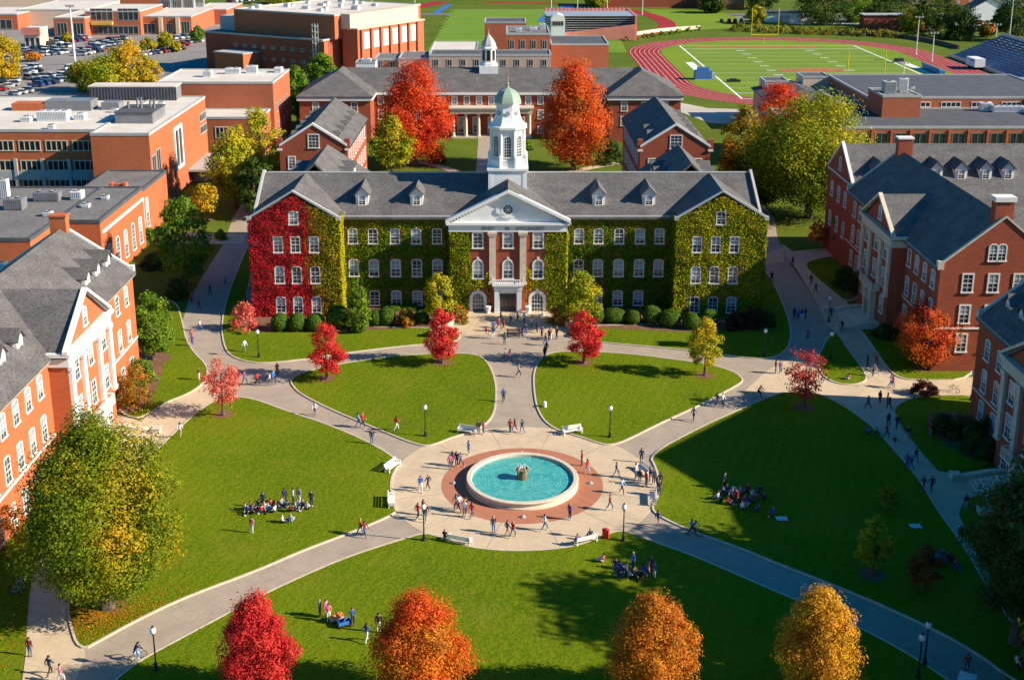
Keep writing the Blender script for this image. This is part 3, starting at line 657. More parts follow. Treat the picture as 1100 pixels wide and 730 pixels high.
# second field with mown stripes and its red track bend
sheet('sports_field', [(-34, 520), (52, 520), (60, 728), (-30, 728)], .05, M['turf'])
st = MB()
for k in range(13):
    y = 524+k*16; bar(st, -33, 52, y, y+8, .06)
tag(st.build('mown_stripes', layered('mown_turf', (.105,.225,.016), (.13,.25,.022), (.15,.25,.03), .04, .6, bump=.2), recalc=False), kind='structure')
sheet('running_track', ribbon(cat(pxw([(520,2.5),(580,3.5),(630,6),(672,11),(700,17),(716,25),(712,32),(695,36),(675,39),(655,41)])), 9), .07, M['track'])
sheet('running_track', ribbon(pxw([(420,14),(440,9),(462,5),(475,2)]), 12), .07, M['track'])
for px in ([(576,24),(591,8),(598,8),(588,24)], [(598,20),(602,6),(616,6),(610,22)], [(464,14),(480,5),(486,5),(471,15)]):
    sheet('artificial_turf', pxw(px), .08, M['bluetarp'])
sheet('infield', pxw([(660,12),(720,14),(760,26),(700,33),(722,26),(700,17)]), .04, M['turf'])
sheet('meadow', pxw([(690,10),(770,12),(800,22),(790,30),(726,34),(724,24),(706,16)]), .035, M['turf'])
# ================================================================ MAIN HALL
hall = thing('main_hall', 'long ivy-covered brick hall with a white domed cupola, pedimented portico and two gabled wings', 'building', (.3, 186, 0))
YF, YW, YP, YB = 185.5, 181., 182.7, 203.5
w = MB()
w.box(-39.6, 40.2, YF, YB, -.1, 15.6)
w.ext([(YF, 15.6), (YB, 15.6), ((YF+YB)/2, 20.1)], 'x', -39.6, 40.2)
for x0, x1 in ((-39.7, -25.9), (26.5, 40.4)):
    xm = (x0+x1)/2
    w.ext([(x0, -.1), (x1, -.1), (x1, 15.6), (xm, 19.7), (x0, 15.6)], 'y', YW, YF+1)
w.box(-8.7, 9.5, YP, YF+1, -.1, 13.6)
w.build('wall', M['brickred'], hall)
# roofs
r = MB(); r.gable(-39.55, 40.12, YF, YB, 15.7, 20.4, 'x', .7, .35, 0)
for x0, x1 in ((-39.7, -25.9), (26.5, 40.4)): r.gable(x0, x1, YW+.25, 194, 16.1, 20.45, 'y', .15, .35, 0)
r.gable(-9.0, 9.8, YP-.4, 194.4, 15.15, 20.6, 'y', .55, .35, 0)
r.build('roof', M['roof'], hall)
t = MB()
t.box(-25.9, -8.7, YF-.6, YF+.2, 15.1, 15.55); t.box(9.5, 26.5, YF-.6, YF+.2, 15.1, 15.55)
t.box(-39, 39.6, 194.3, 194.75, 20.38, 20.55)
for x0, x1 in ((-39.7, -25.9), (26.5, 40.4)):
    xm = (x0+x1)/2
    for a, b in ((x0-.1, xm), (x1+.1, xm)):
        t.ext([(a+(.25 if a < xm else -.25), 16.25), (b, 20.4), (b, 20.68), (a, 16.5)], 'y', YW-.2, YW+.3)
    for a in (x0, x1): t.box(a-.35, a+.35, YW-.3, YW+.4, 15.9, 16.5)
# end parapet copings
for x in (-39.7, 40.3):
    for s in (1, -1):
        ym = 194.5; t.ext([(ym, 20.5), (ym, 20.95), (ym-s*9.4, 16.1), (ym-s*9.4, 15.6)], 'x', x-.2, x+.2)
t.build('coping', M['slab'], hall)
# portico: entablature, pediment, pilasters
e = MB()
e.box(-8.9, 9.7, YP-.25, YF+.3, 13.62, 14.75)
e.box(-9.25, 10.05, YP-.6, YF+.3, 14.75, 15.15)
for k in range(46): e.box(-8.95+k*.405, -8.78+k*.405, YP-.42, YP-.25, 14.55, 14.745)
for s in (-1, 1):
    a = .4+s*9.75; e.ext([(a, 15.1), (.4, 19.95), (.4, 20.45), (a, 15.62)], 'y', YP-.75, YP+.25)
    for k in range(1, 20):
        f = k/20.5; x = a+(.4-a)*f; z = 15.1+4.85*f; e.box(x-.12, x+.12, YP-.45, YP-.02, z-.28, z-.02)
e.ext([(-8.9, 15.15), (9.7, 15.15), (.4, 19.9)], 'y', YP-.0, YP+.5)
ped = e.build('pediment', M['white'], hall)
# letters on the frieze: too small in the photo to read, dark raised characters
try:
  for word_, wx_ in (('SIVEST', -3.0), ('IN', -.05), ('HYGUEADEST', 3.55)):
    cu = bpy.data.curves.new('frieze_word', 'FONT'); cu.body = word_; cu.size = .72; cu.align_x = 'CENTER'; cu.extrude = .02
    to = bpy.data.objects.new('tmp', cu); COL.objects.link(to); dg = bpy.context.evaluated_depsgraph_get()
    me = bpy.data.meshes.new_from_object(to.evaluated_get(dg)); bpy.data.objects.remove(to)
    for v in me.vertices:
        x, y, z = v.co; v.co = (x*1.0, -z, y)
    me.materials.clear(); me.materials.append(M['iron'])
    lo = bpy.data.objects.new('frieze_word', me); COL.objects.link(lo); lo.parent = ped
    lo.location = (wx_, YP-.285-186, 13.93)
except Exception as ex: print('text', ex)
rw = MB(); n = 20
for k in range(n):
    a0, a1 = 2*PI*k/n, 2*PI*(k+1)/n
    rw.ext([(.4+ro*math.cos(a), 17.15+ro*math.sin(a)) for ro, a in ((.78, a0), (1.08, a0), (1.08, a1), (.78, a1))], 'y', YP-.12, YP+.02)
for a in (0, PI/4, PI/2, 3*PI/4):
    c, s = math.cos(a), math.sin(a); rw.ext([(.4+.78*c-.04*s, 17.15+.78*s+.04*c), (.4-.78*c-.04*s, 17.15-.78*s+.04*c), (.4-.78*c+.04*s, 17.15-.78*s-.04*c), (.4+.78*c+.04*s, 17.15+.78*s-.04*c)], 'y', YP-.06, YP-.03)
for s_ in (-1, 1):
    rw.ext([(.4+s_*1.1, 16.3), (.4+s_*1.9, 16.7), (.4+s_*1.8, 17.3), (.4+s_*1.35, 17.0)], 'y', YP-.16, YP+.02)
rw.ext([(-.7, 16.1), (1.5, 16.1), (1.1, 15.8), (-.3, 15.8)], 'y', YP-.2, YP+.02)
ro_ = rw.build('round_window', M['white'], hall)
gl = MB(); gl.ext([(.4+.8*math.cos(2*PI*k/n), 17.15+.8*math.sin(2*PI*k/n)) for k in range(n)], 'y', YP-.03, YP+.0)
go = gl.build('pane', M['glass'], hall); go.parent = ro_
for x in (-2.05, 2.75):
    p = MB(); p.box(x-.5, x+.5, YP-.35, YP+.02, 5.4, 12.9)
    p.box(x-.62, x+.62, YP-.45, YP+.02, 12.9, 13.2); p.box(x-.75, x+.75, YP-.52, YP+.02, 13.2, 13.6); p.box(x-.65, x+.65, YP-.45, YP+.02, 5.0, 5.4)
    p.build('pilaster', M['stone'], hall)
# windows
HOLES = {'wl': [], 'wr': [], 'fl': [], 'fr': [], 'pl': []}
def W(hk, x, plane, z, ww, h, arch, **k):
    window(hall, (x, plane, z), 'S', ww, h, arch, **k); f = k.get('fr', .17)
    HOLES[hk].append((x-ww/2-f, x+ww/2+f, z-.2, z+h+f))
for key, xs, xm in (('wl', (-35.4, -32.7, -29.8), -32.75), ('wr', (29.8, 32.7, 35.6), 33.4)):
    for x in xs:
        W(key, x, YW, .9, 1.3, 2.45, .45, fr=.13); W(key, x, YW, 5.75, 1.3, 2.6, .45, fr=.13); W(key, x, YW, 10.8, 1.25, 2.35, 0, fr=.13)
    W(key, xm-.05, YW, 15.3, 1.25, 1.9, .3, fr=.15)
for key, xs in (('fl', (-24.3, -21.1, -17.6, -14.2, -10.9)), ('fr', (11.7, 14.8, 18.1, 21.4, 24.5))):
    for i, x in enumerate(xs):
        if not ((key == 'fl' and i == 0) or (key == 'fr' and i == 4)): W(key, x, YF, .6, 1.35, 2.3, .4, fr=.14)
        W(key, x, YF, 5.5, 1.35, 2.65, .5, fr=.14); W(key, x, YF, 10.95, 1.3, 2.3, .35, fr=.14)
for x in (-4.35, .4, 5.15):
    W('pl', x, YP, 11.0, 1.35, 2.3, 0, fr=.22)
    W('pl', x, YP, 6.0, 1.35, 2.9, 1, fr=.24, key=True)
for x in (-4.35, 5.05): W('pl', x, YP, .35, 1.75, 3.1, 1, fr=.5, cols=4, blind=0, key=True)
# doorway with its own little porch and balcony
d = MB()
d.box(-1.75, -1.05, YP-1.0, YP+.02, 0, 4.3); d.box(1.85, 2.55, YP-1.0, YP+.02, 0, 4.3)
d.box(-1.85, 2.65, YP-1.1, YP+.02, 4.3, 5.0); d.box(-2.1, 2.9, YP-1.35, YP+.02, 5.0, 5.3)
d.box(-1.05, 1.85, YP-.35, YP+.02, 3.55, 4.3); d.box(-1.05, -.9, YP-.35, YP, 0, 3.55); d.box(1.7, 1.85, YP-.35, YP, 0, 3.55)
dw = d.build('doorway', M['white'], hall)
b = MB()
b.box(-2.05, 2.85, YP-1.3, YP-1.16, 5.95, 6.07)
for k in range(17): x = -2.0+k*.3; b.box(x-.06, x+.06, YP-1.28, YP-1.18, 5.3, 5.95)
for x in (-2.1, 2.7): b.box(x, x+.2, YP-1.33, YP-1.13, 5.3, 6.2)
for s in (0, 1): b.box(-2.05+s*4.75, -1.95+s*4.75, YP-1.3, YP, 5.95, 6.07)
bo = b.build('balcony', M['white'], hall)
dd = MB(); dd.box(-.9, 1.7, YP-.12, YP+.01, .02, 3.55); dd.mat(1)
for x in (.37,): dd.box(x, x+.06, YP-.15, YP-.12, .02, 2.6)
dd.box(-.9, 1.7, YP-.16, YP-.12, 2.6, 2.7)
for k in range(4): dd.box(-.78+k*.64, -.3+k*.64, YP-.14, YP-.12, 1.3, 2.4)
do = dd.build('door', [M['door'], M['lattice']], hall)
# cupola
c = MB(); CX, CY = .35, 192.2
c.box(CX-3.05, CX+3.05, CY-3.05, CY+3.05, 17.6, 21.9); c.box(CX-3.3, CX+3.3, CY-3.3, CY+3.3, 21.9, 22.3)
for sx in (-1, 1):
    for sy in (-1, 1): c.box(CX+sx*2.75-.35, CX+sx*2.75+.35, CY+sy*2.75-.35, CY+sy*2.75+.35, 17.6, 21.95)
c.lathe(CX, CY, [(3.15, 22.3), (3.15, 23.5), (2.9, 23.55), (2.75, 23.6), (2.75, 28.1), (3.0, 28.2), (3.35, 28.5), (3.35, 28.85), (3.0, 28.9), (2.55, 29.4), (2.2, 30.2), (2.0, 31.2), (1.95, 32.1), (2.25, 32.3), (2.25, 32.5)], 8, PI/8)
for k in range(8):
    a = PI/8+2*PI*k/8; c.tube((CX+2.8*math.cos(a), CY+2.8*math.sin(a), 23.5), (CX+2.8*math.cos(a), CY+2.8*math.sin(a), 28.2), .26, n=8)
    c.lathe(CX+3.2*math.cos(a), CY+3.2*math.sin(a), [(.22, 22.3), (.22, 23.9), (.3, 24.0), (.05, 24.4)], 6)
cup = c.build('cupola', M['white'], hall)
dm = MB(); dm.lathe(CX, CY, [(2.35, 32.5), (2.25, 32.9), (2.05, 33.4), (1.7, 33.9), (1.2, 34.35), (.6, 34.65), (.25, 34.8), (.2, 35.2)], 8, PI/8)
q = dm.build('dome', M['copper'], hall); q.parent = cup
fn = MB(); fn.lathe(CX, CY, [(.16, 35.1), (.3, 35.4), (.1, 35.7), (.07, 37.4), (.02, 38.3)], 8); fn.sphere((CX, CY, 36.2), .22)
fn.box(CX-.5, CX+.5, CY-.03, CY+.03, 36.9, 37.0)
q = fn.build('finial', plain('gilded_metal', (.45, .36, .2), .35, metal=.6), hall); q.parent = cup
for k in range(8):
    a = 2*PI*k/8 - PI/2; ap = 2.75*math.cos(PI/8)
    x, y = CX+ap*math.cos(a), CY+ap*math.sin(a)
    wd = window(hall, (x, y, 24.0), 'S', 1.05, 3.3, 1, fr=.16, cols=3, rows=7, blind=0, rz=a+PI/2, name='cupola_window')
    wd.parent = cup
    for ch in wd.children:
        pass
    if k in (0, 7, 6, 1):
        m = MB(); x, y = CX+2.02*math.cos(a), CY+2.02*math.sin(a); tdir = (-math.sin(a), math.cos(a))
        nn = 12; m.add([(x+.38*math.cos(2*PI*i/nn)*tdir[0]+.06*math.cos(a)*j, y+.38*math.cos(2*PI*i/nn)*tdir[1]+.06*math.sin(a)*j, 30.9+.38*math.sin(2*PI*i/nn)) for j in (0, 1) for i in range(nn)], [tuple(range(nn)), tuple(range(nn, 2*nn))] + [(i, (i+1) % nn, nn+(i+1) % nn, nn+i) for i in range(nn)])
        q = m.build('clock_face', M['blind'], hall); q.parent = cup
# depth limit: cupola window and its pane become one sub-part each
for wd in list(cup.children):
    if wd.name.startswith('cupola_window'):
        for p in list(wd.children):
            p.parent = cup; p.location = wd.location; p.rotation_euler = wd.rotation_euler; p.name = 'cupola_pane'
for x in (-22.9, -14.2, 14.9, 22.9): dormer(hall, 'S', 187.5, x, 16.2, 2.0, 2.2, 4.6, rs=1.1)
# entrance terrace: a low broad flight of stone steps with curved flank walls
st_ = thing('entrance_steps', 'broad pale stone steps with curved side walls below the white main doorway', 'steps', (.4, 177, 0))
s = MB()
for k in range(7): s.box(-7.6-k*.5, 8.4+k*.5, 177.9-k*.85, 182.68-k*.012, -.03-.002*k, .50-k*.068)
s.build('step', M['cream'], st_)
for sg in (-1, 1):
    f = MB(); pts = []
    for k in range(9):
        q = k/8; pts.append((.4+sg*(8.3+2.9*q**1.6), 178.6-6.2*q))
    A = ribbon(pts, .55); f.ext(A, 'z', 0, 1.15)
    f.box(.4+sg*11.2-.55, .4+sg*11.2+.55, 171.5, 172.6, 0, 1.3)
    f.build('flank_wall', M['stone'], st_)
for x, nm in ((-2.75, 'left'), (3.6, 'right')):
    u = MB(); u.lathe(x, YP-1.0, [(.3, .45), (.4, .6), (.3, .7), (.42, 1.3), (.5, 1.6), (.4, 1.65)], 10)
    tag(u.build('planter', M['white']), 'white stone urn standing %s of the main hall doorway' % nm, 'planter', 'urns by the main doorway')
# ---- ivy
def mixcol(pal, f, r, n):
    pal = np.array(pal); f = np.clip(f, 0, len(pal)-1.001); i = f.astype(int); q = (f-i)[:, None]
    return pal[i]*(1-q)+pal[np.minimum(i+1, len(pal)-1)]*q
RED = [(.46,.010,.032), (.55,.016,.03), (.38,.05,.014), (.26,.17,.010), (.20,.20,.008), (.36,.31,.010)]
YEL = [(.12,.19,.005), (.22,.255,.006), (.35,.34,.007), (.50,.42,.009), (.34,.17,.012), (.34,.07,.02)]
GRN = [(.07,.165,.004), (.11,.195,.005), (.18,.225,.006), (.30,.28,.009), (.28,.13,.012)]
def c_wl(x, z, r, n):
    Q = np.stack([x, z, x*0], 1); b = x + .35*(z-8) * np.where(z > 13, -.2, .12) + 1.1*sn(Q, 1.0, 4)
    f = np.interp(b, [-37, -31.6, -30.8, -29.3, -26], [.4, .9, 2.4, 3.6, 4.6]) + r.normal(0, .55, n); return mixcol(RED, f, r, n)
def c_wr(x, z, r, n):
    Q = np.stack([x, z, x*0], 1); f = 1.4 + .55*sn(Q, .8, 8) + r.normal(0, .75, n) + np.clip((z-15.4)*.5, 0, 2.4)*np.clip((x-31.5)/2.5, 0, 1)
    return mixcol(YEL, f, r, n)
def c_f(x, z, r, n):
    Q = np.stack([x, z, x*0], 1); f = .45 + .5*sn(Q, .6, 12) + r.normal(0, .5, n) + np.interp(z, [0, 9, 12, 15.5], [0, 0, .9, 2.0]) + np.clip(-20-x, 0, 4)*.3; return mixcol(GRN, f, r, n)
def c_p(x, z, r, n):
    Q = np.stack([x, z, x*0], 1); f = .9 + .4*sn(Q, .9, 15) + r.normal(0, .6, n) + np.interp(np.abs(x-.4), [3.5, 5.2, 6.5], [3.2, .6, 0])*np.interp(z, [0, 6, 9], [1, .8, 0]); return mixcol(YEL, f, r, n)
def c_y(x, z, r, n): return mixcol(YEL, 2.4+r.normal(0, .5, n), r, n)
def c_g(x, z, r, n): return mixcol(GRN, .8+r.normal(0, .5, n), r, n)
gt = lambda x0, x1: (lambda x: np.interp(np.abs(x-(x0+x1)/2), [0, (x1-x0)/2], [19.9, 16.1]))
ivy(hall, 'S', YW, -39.9, -25.8, 0, 20, HOLES['wl'], c_wl, top=gt(-39.7, -25.9), seed=21, dens=40)
ivy(hall, 'S', YW, 26.4, 40.6, 0, 20, HOLES['wr'], c_wr, top=gt(26.5, 40.4), seed=22, dens=40)
ivy(hall, 'S', YF, -25.8, -8.8, 0, 15.1, HOLES['fl'], c_f, seed=23, dens=38)
ivy(hall, 'S', YF, 9.6, 26.4, 0, 15.1, HOLES['fr'], c_f, seed=24, dens=38)
ivy(hall, 'E', -25.9, YW-.1, YF, 0, 16.2, [], c_y, seed=25, dens=42)
ivy(hall, 'E', 40.4, YW-.1, 203, 0, 15.6, [], c_y, seed=26, dens=22)
ivy(hall, 'W', -39.7, YW-.1, 203, 0, 15.6, [], c_wl if False else (lambda x, z, r, n: mixcol(RED, .6+r.normal(0, .4, n), r, n)), seed=27, dens=20)
ivy(hall, 'W', 26.5, YW-.1, YF, 0, 16.2, [], c_g, seed=28, dens=40)
cov = lambda x, z, u: (np.abs(x-.4) > 5.75+.25*np.sin(z*2)) | ((z < 7.2+.8*np.sin(x*2.3)) & (np.abs(x-.4) > 2.75) & (u < np.where(z < 3.4, .55, .9)))
ivy(hall, 'S', YP, -8.8, 9.6, 0, 13.5, HOLES['pl'], c_p, seed=29, dens=40, cover=cov)
ivy(hall, 'E', 9.5, YP-.1, YF, 0, 13.4, [], c_y, seed=30, dens=40)
ivy(hall, 'W', -8.7, YP-.1, YF, 0, 13.4, [], c_g, seed=31, dens=40)
# ================================================================ GEORGIAN HALLS ROUND THE QUAD
def sidehall(name, label, xf, face, y0, y1, depth, ze, zr, port, bays, rows, dormers, bm='brick', rm='roof', trimm='trim', wfr='trim', blind='r', gables=(True, True), wd=1.25, pproj=2.2, papex=None):
    sg = 1 if face == 'E' else -1                       # outward x
    xb = xf - sg*depth; xm = (xf+xb)/2
    b = thing(name, label, 'building', (xm, (y0+y1)/2, 0))
    w = MB(); w.box(min(xf, xb), max(xf, xb), y0, y1, -.1, ze)
    for yy, s in ((y0, 1), (y1, -1)): w.ext([(min(xf, xb), ze), (max(xf, xb), ze), (xm, zr-.1)], 'y', yy, yy+s*.5)
    pa, pb, = port; xp = xf + sg*pproj; pm = (pa+pb)/2; pz = papex or ze+5
    w.box(min(xf-sg*.5, xp), max(xf-sg*.5, xp), pa, pb, -.1, ze-1.6)
    w.ext([(pa+.3, ze+.1), (pb-.3, ze+.1), (pm, pz-.35)], 'x', xp-sg*.25, xp-sg*.75)
    w.build('wall', M[bm], b)
    r = MB(); r.gable(min(xf, xb), max(xf, xb), y0, y1, ze+.1, zr+.15, 'y', .6, .35, -.1)
    x0 = xm + sg*.2
    r.gable(min(x0, xp+sg*.1), max(x0, xp+sg*.1), pa, pb, ze+.1, pz, 'x', .5, .3, 0)
    r.build('roof', M[rm], b)
    for ya_, yb_ in ((y0+.3, pa-.52), (pb+.52, y1-.3)): t = MB(); t.box(xf-sg*.02, xf+sg*.55, ya_, yb_, ze-.75, ze-.28); t.build('cornice', M[trimm], b)
    for yy, s in ((y0, -1), (y1, 1)):
        t = MB()
        for sx in (-1, 1):
            xe = xm+sx*depth/2
            t.ext([(xe, ze+.05), (xm, zr+.1), (xm, zr+.42), (xe, ze+.4)], 'y', yy-s*.35, yy+s*.14)
            t.box(xe-.45, xe+.4, yy-s*.5, yy+s*.22, ze-.6, ze+.6)
        t.build('coping', M[trimm], b)
    for ya_, yb_ in ((y0, pa), (pb, y1)): t = MB(); t.box(xf-sg*.02, xf+sg*.12, ya_, yb_, rows[1]-.9, rows[1]-.65); t.build('string_course', M[trimm], b)
    e = MB()
    e.box(xp-sg*2.6, xp+sg*.25, pa-.25, pb+.25, ze-1.6, ze-.35); e.box(xp-sg*2.6, xp+sg*.6, pa-.6, pb+.6, ze-.35, ze+.08)
    for s, a in ((1, pa-.65), (-1, pb+.65)):
        e.ext([(a, ze+.0), (pm, pz-.15), (pm, pz+.25), (a, ze+.4)], 'x', xp-sg*.25, xp+sg*.35)
    npil = 5; ys = [pa+.55+(pb-pa-1.1)*k/(npil-1) for k in range(npil)]
    ys = [pa+.55, pa+(pb-pa)*.31, pa+(pb-pa)*.69, pb-.55]
    for y in ys:
        e.box(xp, xp+sg*.38, y-.5, y+.5, rows[1]-.6, ze-2.1); e.box(xp, xp+sg*.5, y-.62, y+.62, ze-2.1, ze-1.62); e.box(xp, xp+sg*.48, y-.6, y+.6, rows[1]-1.1, rows[1]-.6)
    e.build('portico', M[trimm], b)
    bal = MB(); y0b, y1b = ys[1]-.6, ys[2]+.6; zb = rows[1]-1.15
    bal.box(xp, xp+sg*1.3, y0b, y1b, zb-.35, zb); bal.box(xp+sg*1.16, xp+sg*1.28, y0b, y1b, zb+.85, zb+.97)
    nb = int((y1b-y0b)/.4)
    for k in range(nb+1): y = y0b+.06+(y1b-y0b-.12)*k/nb; bal.box(xp+sg*1.17, xp+sg*1.27, y-.05, y+.05, zb, zb+.85)
    for y in (y0b+.1, y1b-.1): bal.box(xp, xp+sg*1.28, y-.05, y+.05, zb+.85, zb+.97)
    bal.build('balcony', M[trimm], b)
    dd = MB()
    for y in (pm-1.5, pm+1.5): dd.box(xp, xp+sg*.9, y-.4, y+.4, 0, zb-.35)
    dd.box(xp, xp+sg*.5, pm-1.1, pm+1.1, 3.2, zb-.35)
    q = dd.build('doorway', M[trimm], b)
    do = MB(); do.box(xp, xp+sg*.1, pm-1.1, pm+1.1, .02, 3.2); do.box(xp+sg*.1, xp+sg*.14, pm-.04, pm+.04, .02, 3.2)
    o = do.build('door', M['door'], b); o.parent = q
    hs = [2.45, 2.7, 2.45]
    for y in bays:
        for k, z in enumerate(rows): window(b, (xf, y, z), face, wd, hs[k], .4 if k > 0 else .3, fr=.15, blind=blind, frame=wfr)
    for i in range(3):
        y = (ys[i]+ys[i+1])/2
        for k, z in enumerate(rows):
            if k == 0 and i == 1: continue
            window(b, (xp, y, z), face, 1.35, hs[k], 0, fr=.15, blind=blind, frame=wfr)
    window(b, (xp-sg*.25, pm, ze+.9), face, 1.0, 2.0, 1, fr=.25, blind=blind, frame=wfr)
    for y in dormers: dormer(b, face, xf-sg*2.1, y, ze+.55, 1.7, 1.9, 4.4, roofm=rm, rs=1.0)
    st = thing('entrance_steps', '', 'steps', (xp+sg*3, pm, 0)); s = MB()
    for k in range(6):
        a = xp+sg*(1.6+k*.6); s.box(xp-sg*.0, a, pm-3.2-k*.14, pm+3.2+k*.14, -.02-.002*k, .95-k*.16)
    s.build('step', M['stone'], st)
    for sd in (-1, 1):
        f = MB(); f.ext([(xp, 0), (xp+sg*5.6, 0), (xp+sg*5.6, .4), (xp+sg*4.6, .6), (xp+sg*2, 1.1), (xp, 1.2)], 'y', pm+sd*4.15-.35, pm+sd*4.15+.35)
        f.box(xp+sg*5.4, xp+sg*6.3, pm+sd*4.15-.5, pm+sd*4.15+.5, 0, .65); f.box(xp+sg*5.3, xp+sg*6.4, pm+sd*4.15-.58, pm+sd*4.15+.58, .65, .78)
        f.build('flank_wall', M['stone'], st)
    return b, st
lh, lst = sidehall('brick_hall', 'sunlit orange brick hall at the left edge with white dormers and pedimented front', -51.3, 'E', 100., 158.7, 17.6, 14.9, 20.8,
    (126.8, 141.3), [155.2, 151.3, 147.6, 144, 123.8, 120.4, 117, 113.6, 110.2, 106.8], [.8, 5.9, 10.9], [155.6, 151.4, 147.5, 125.0, 120.2, 115.4], papex=20.1)
lst['label'] = 'pale stone steps climbing to the sunlit left hall, half hidden by the big olive tree'
c = MB(); c.box(-61.4, -59.2, 157.3, 158.6, 20, 22.6); c.box(-61.55, -59.05, 157.2, 158.75, 22.6, 22.85); c.build('chimney', M['brick'], lh)
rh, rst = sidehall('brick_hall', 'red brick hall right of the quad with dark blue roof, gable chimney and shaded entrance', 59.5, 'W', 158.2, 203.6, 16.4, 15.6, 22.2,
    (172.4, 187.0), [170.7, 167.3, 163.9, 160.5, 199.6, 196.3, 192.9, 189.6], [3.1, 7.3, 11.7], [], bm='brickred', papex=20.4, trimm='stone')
rst['label'] = 'shaded stone steps of the red brick hall beside the right-hand walk'
for x in (63.4, 66.9, 70.4, 73.8):
    for z in (3.1, 7.3, 11.8): window(rh, (x, 158.2, z), 'S', 1.25, 2.45, 0, fr=.2)
for x in (66.45, 67.65): window(rh, (x, 158.2, 16.3), 'S', 1.0, 2.2, .7, fr=.16)
c = MB(); c.box(66.5, 69.0, 159.0, 160.6, 21, 24.3); c.mat(1).box(66.3, 69.2, 158.8, 160.8, 24.3, 24.95); c.build('chimney', [M['brickred'], M['trim']], rh)
c = MB(); c.box(66.6, 69.0, 201.4, 202.9, 21, 24.6); c.mat(1).box(66.45, 69.15, 201.25, 203.05, 24.6, 24.9); c.build('chimney', [M['brickred'], M['trim']], rh)
g = MB(); g.box(67, 118, 178, 197, -.1, 15.2); g.ext([(178, 15.2), (197, 15.2), (187.5, 20.6)], 'x', 67, 118); g.build('rear_wing', M['brickred'], rh)
g = MB(); g.gable(67, 118, 178, 197, 15.3, 20.9, 'x', .6, .35, -.1); g.build('rear_wing_roof', M['roof'], rh)
g = MB(); g.box(59.38, 59.5, 158.0, 158.2, 6.3, 6.55); g.box(59.6, 75.8, 158.06, 158.2, 6.35, 6.6); g.build('string_course', M['trim'], rh)
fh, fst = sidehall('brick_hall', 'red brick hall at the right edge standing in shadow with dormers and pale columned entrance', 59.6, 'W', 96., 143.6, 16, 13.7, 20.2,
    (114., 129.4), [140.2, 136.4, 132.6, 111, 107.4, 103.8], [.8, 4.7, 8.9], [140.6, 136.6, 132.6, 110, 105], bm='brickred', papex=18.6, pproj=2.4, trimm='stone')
fst['label'] = 'shaded stone steps with low flank walls at the right edge, beneath the dark columned hall'
g = MB(); g.box(70.5, 91.5, 88, 141, -.1, 20); g.build('shade_caster_block', M['brickred'], fh)  # unseen block added beyond the frame to cast the right lawn's shadow
g = MB(); g.hip(70.5, 91.5, 88, 141, 20, 32.3, .5, run=16); g.build('shade_caster_roof', M['roof'], fh)  # hip roof of the added block, ridge height set by the shadow edge
g = MB(); g.add([(70, 97, 20.05), (92, 97, 20.05), (92, 141.4, 20.05), (70, 141.4, 20.05), (81, 118, 36.2)], [(0,3,2,1), (0,1,4), (1,2,4), (2,3,4), (3,0,4)]); g.build('shade_caster_peak', M['roof'], fh)  # unseen pyramid added to give that shadow its pointed tip
# hall with a row of dormers behind the right-hand hall
dh = thing('brick_hall', 'brick hall with a row of five white dormers behind the right-hand hall', 'building', (88, 214, 0))
w = MB(); w.box(60.6, 118, 206.2, 222, -.1, 15.6); w.ext([(206.2, 15.6), (222, 15.6), (214.1, 21.2)], 'x', 60.6, 118); w.build('wall', M['brickred'], dh)
w = MB(); w.gable(61.1, 118, 206.2, 222, 15.6, 21.4, 'x', .5, .35, -.0); w.build('roof', M['roof'], dh)
t = MB()
for s, ye in ((1, 206.2), (-1, 222)): t.ext([(ye-.2*s, 15.55), (214.1, 21.4), (214.1, 21.8), (ye-.2*s, 16.0)], 'x', 60.45, 61.0)
t.box(61, 118, 205.6, 206.2, 14.8, 15.2); t.box(60.45, 60.62, 206.2, 222, 15.3, 15.54); t.build('coping', M['trim'], dh)
for y in (209.5, 213.8, 218.5):
    for z in (5.2, 10.8): window(dh, (60.6, y, z), 'W', 1.2, 2.6, .7, fr=.2)
window(dh, (60.6, 214.1, 16.6), 'W', 1.1, 2.2, .6, fr=.2)
for u in (945.5, 985.5, 1007, 1033.5, 972, 1060, 1084): dormer(dh, 'S', 207.4, PY(u, 178, 207.4)[0], 15.9, 2.1, 2.3, 4.6, roofm='roof', rs=1.15)
# ---------------- rear courtyard halls
def simplehall(name, label, x0, x1, y0, y1, ze, zr, axis, bm='brickred', rm='roof', cap=True):
    b = thing(name, label, 'building', ((x0+x1)/2, (y0+y1)/2, 0)); w = MB(); w.box(x0, x1, y0, y1, -.1, ze)
    if axis == 'y': w.ext([(x0, ze), (x1, ze), ((x0+x1)/2, zr-.1)], 'y', y0, y1)
    else: w.ext([(y0, ze), (y1, ze), ((y0+y1)/2, zr-.1)], 'x', x0, x1)
    w.build('wall', M[bm], b); r = MB(); r.gable(x0, x1, y0, y1, ze+.05, zr+.2, axis, .5, .35, -.15); r.build('roof', M[rm], b)
    t = MB()
    if axis == 'y' and cap:
        xm = (x0+x1)/2
        for xe in (x0, x1):
            t.ext([(xe, ze), (xm, zr), (xm, zr+.5), (xe, ze+.5)], 'y', y0-.2, y0+.35); t.box(xe-.5, xe+.5, y0-.3, y0+.8, ze-.8, ze-.45)
        for xe, s in ((x0, -1), (x1, 1)): t.box(xe, xe+s*.5, y0+.9, y1, ze-.55, ze-.28)
        t.build('coping', M['trim'], b)
        for xe in (x0, x1): q = MB(); q.box(xe-.55, xe+.55, y0-.1, y0+.8, ze-.44, ze+1.6); q.build('corner_pier', M[bm], b)
    return b
bl = simplehall('gabled_hall', 'gabled brick hall with stepped dormers left of the rear courtyard', -46, -32.2, 242, 276, 15.2, 19.6, 'y')
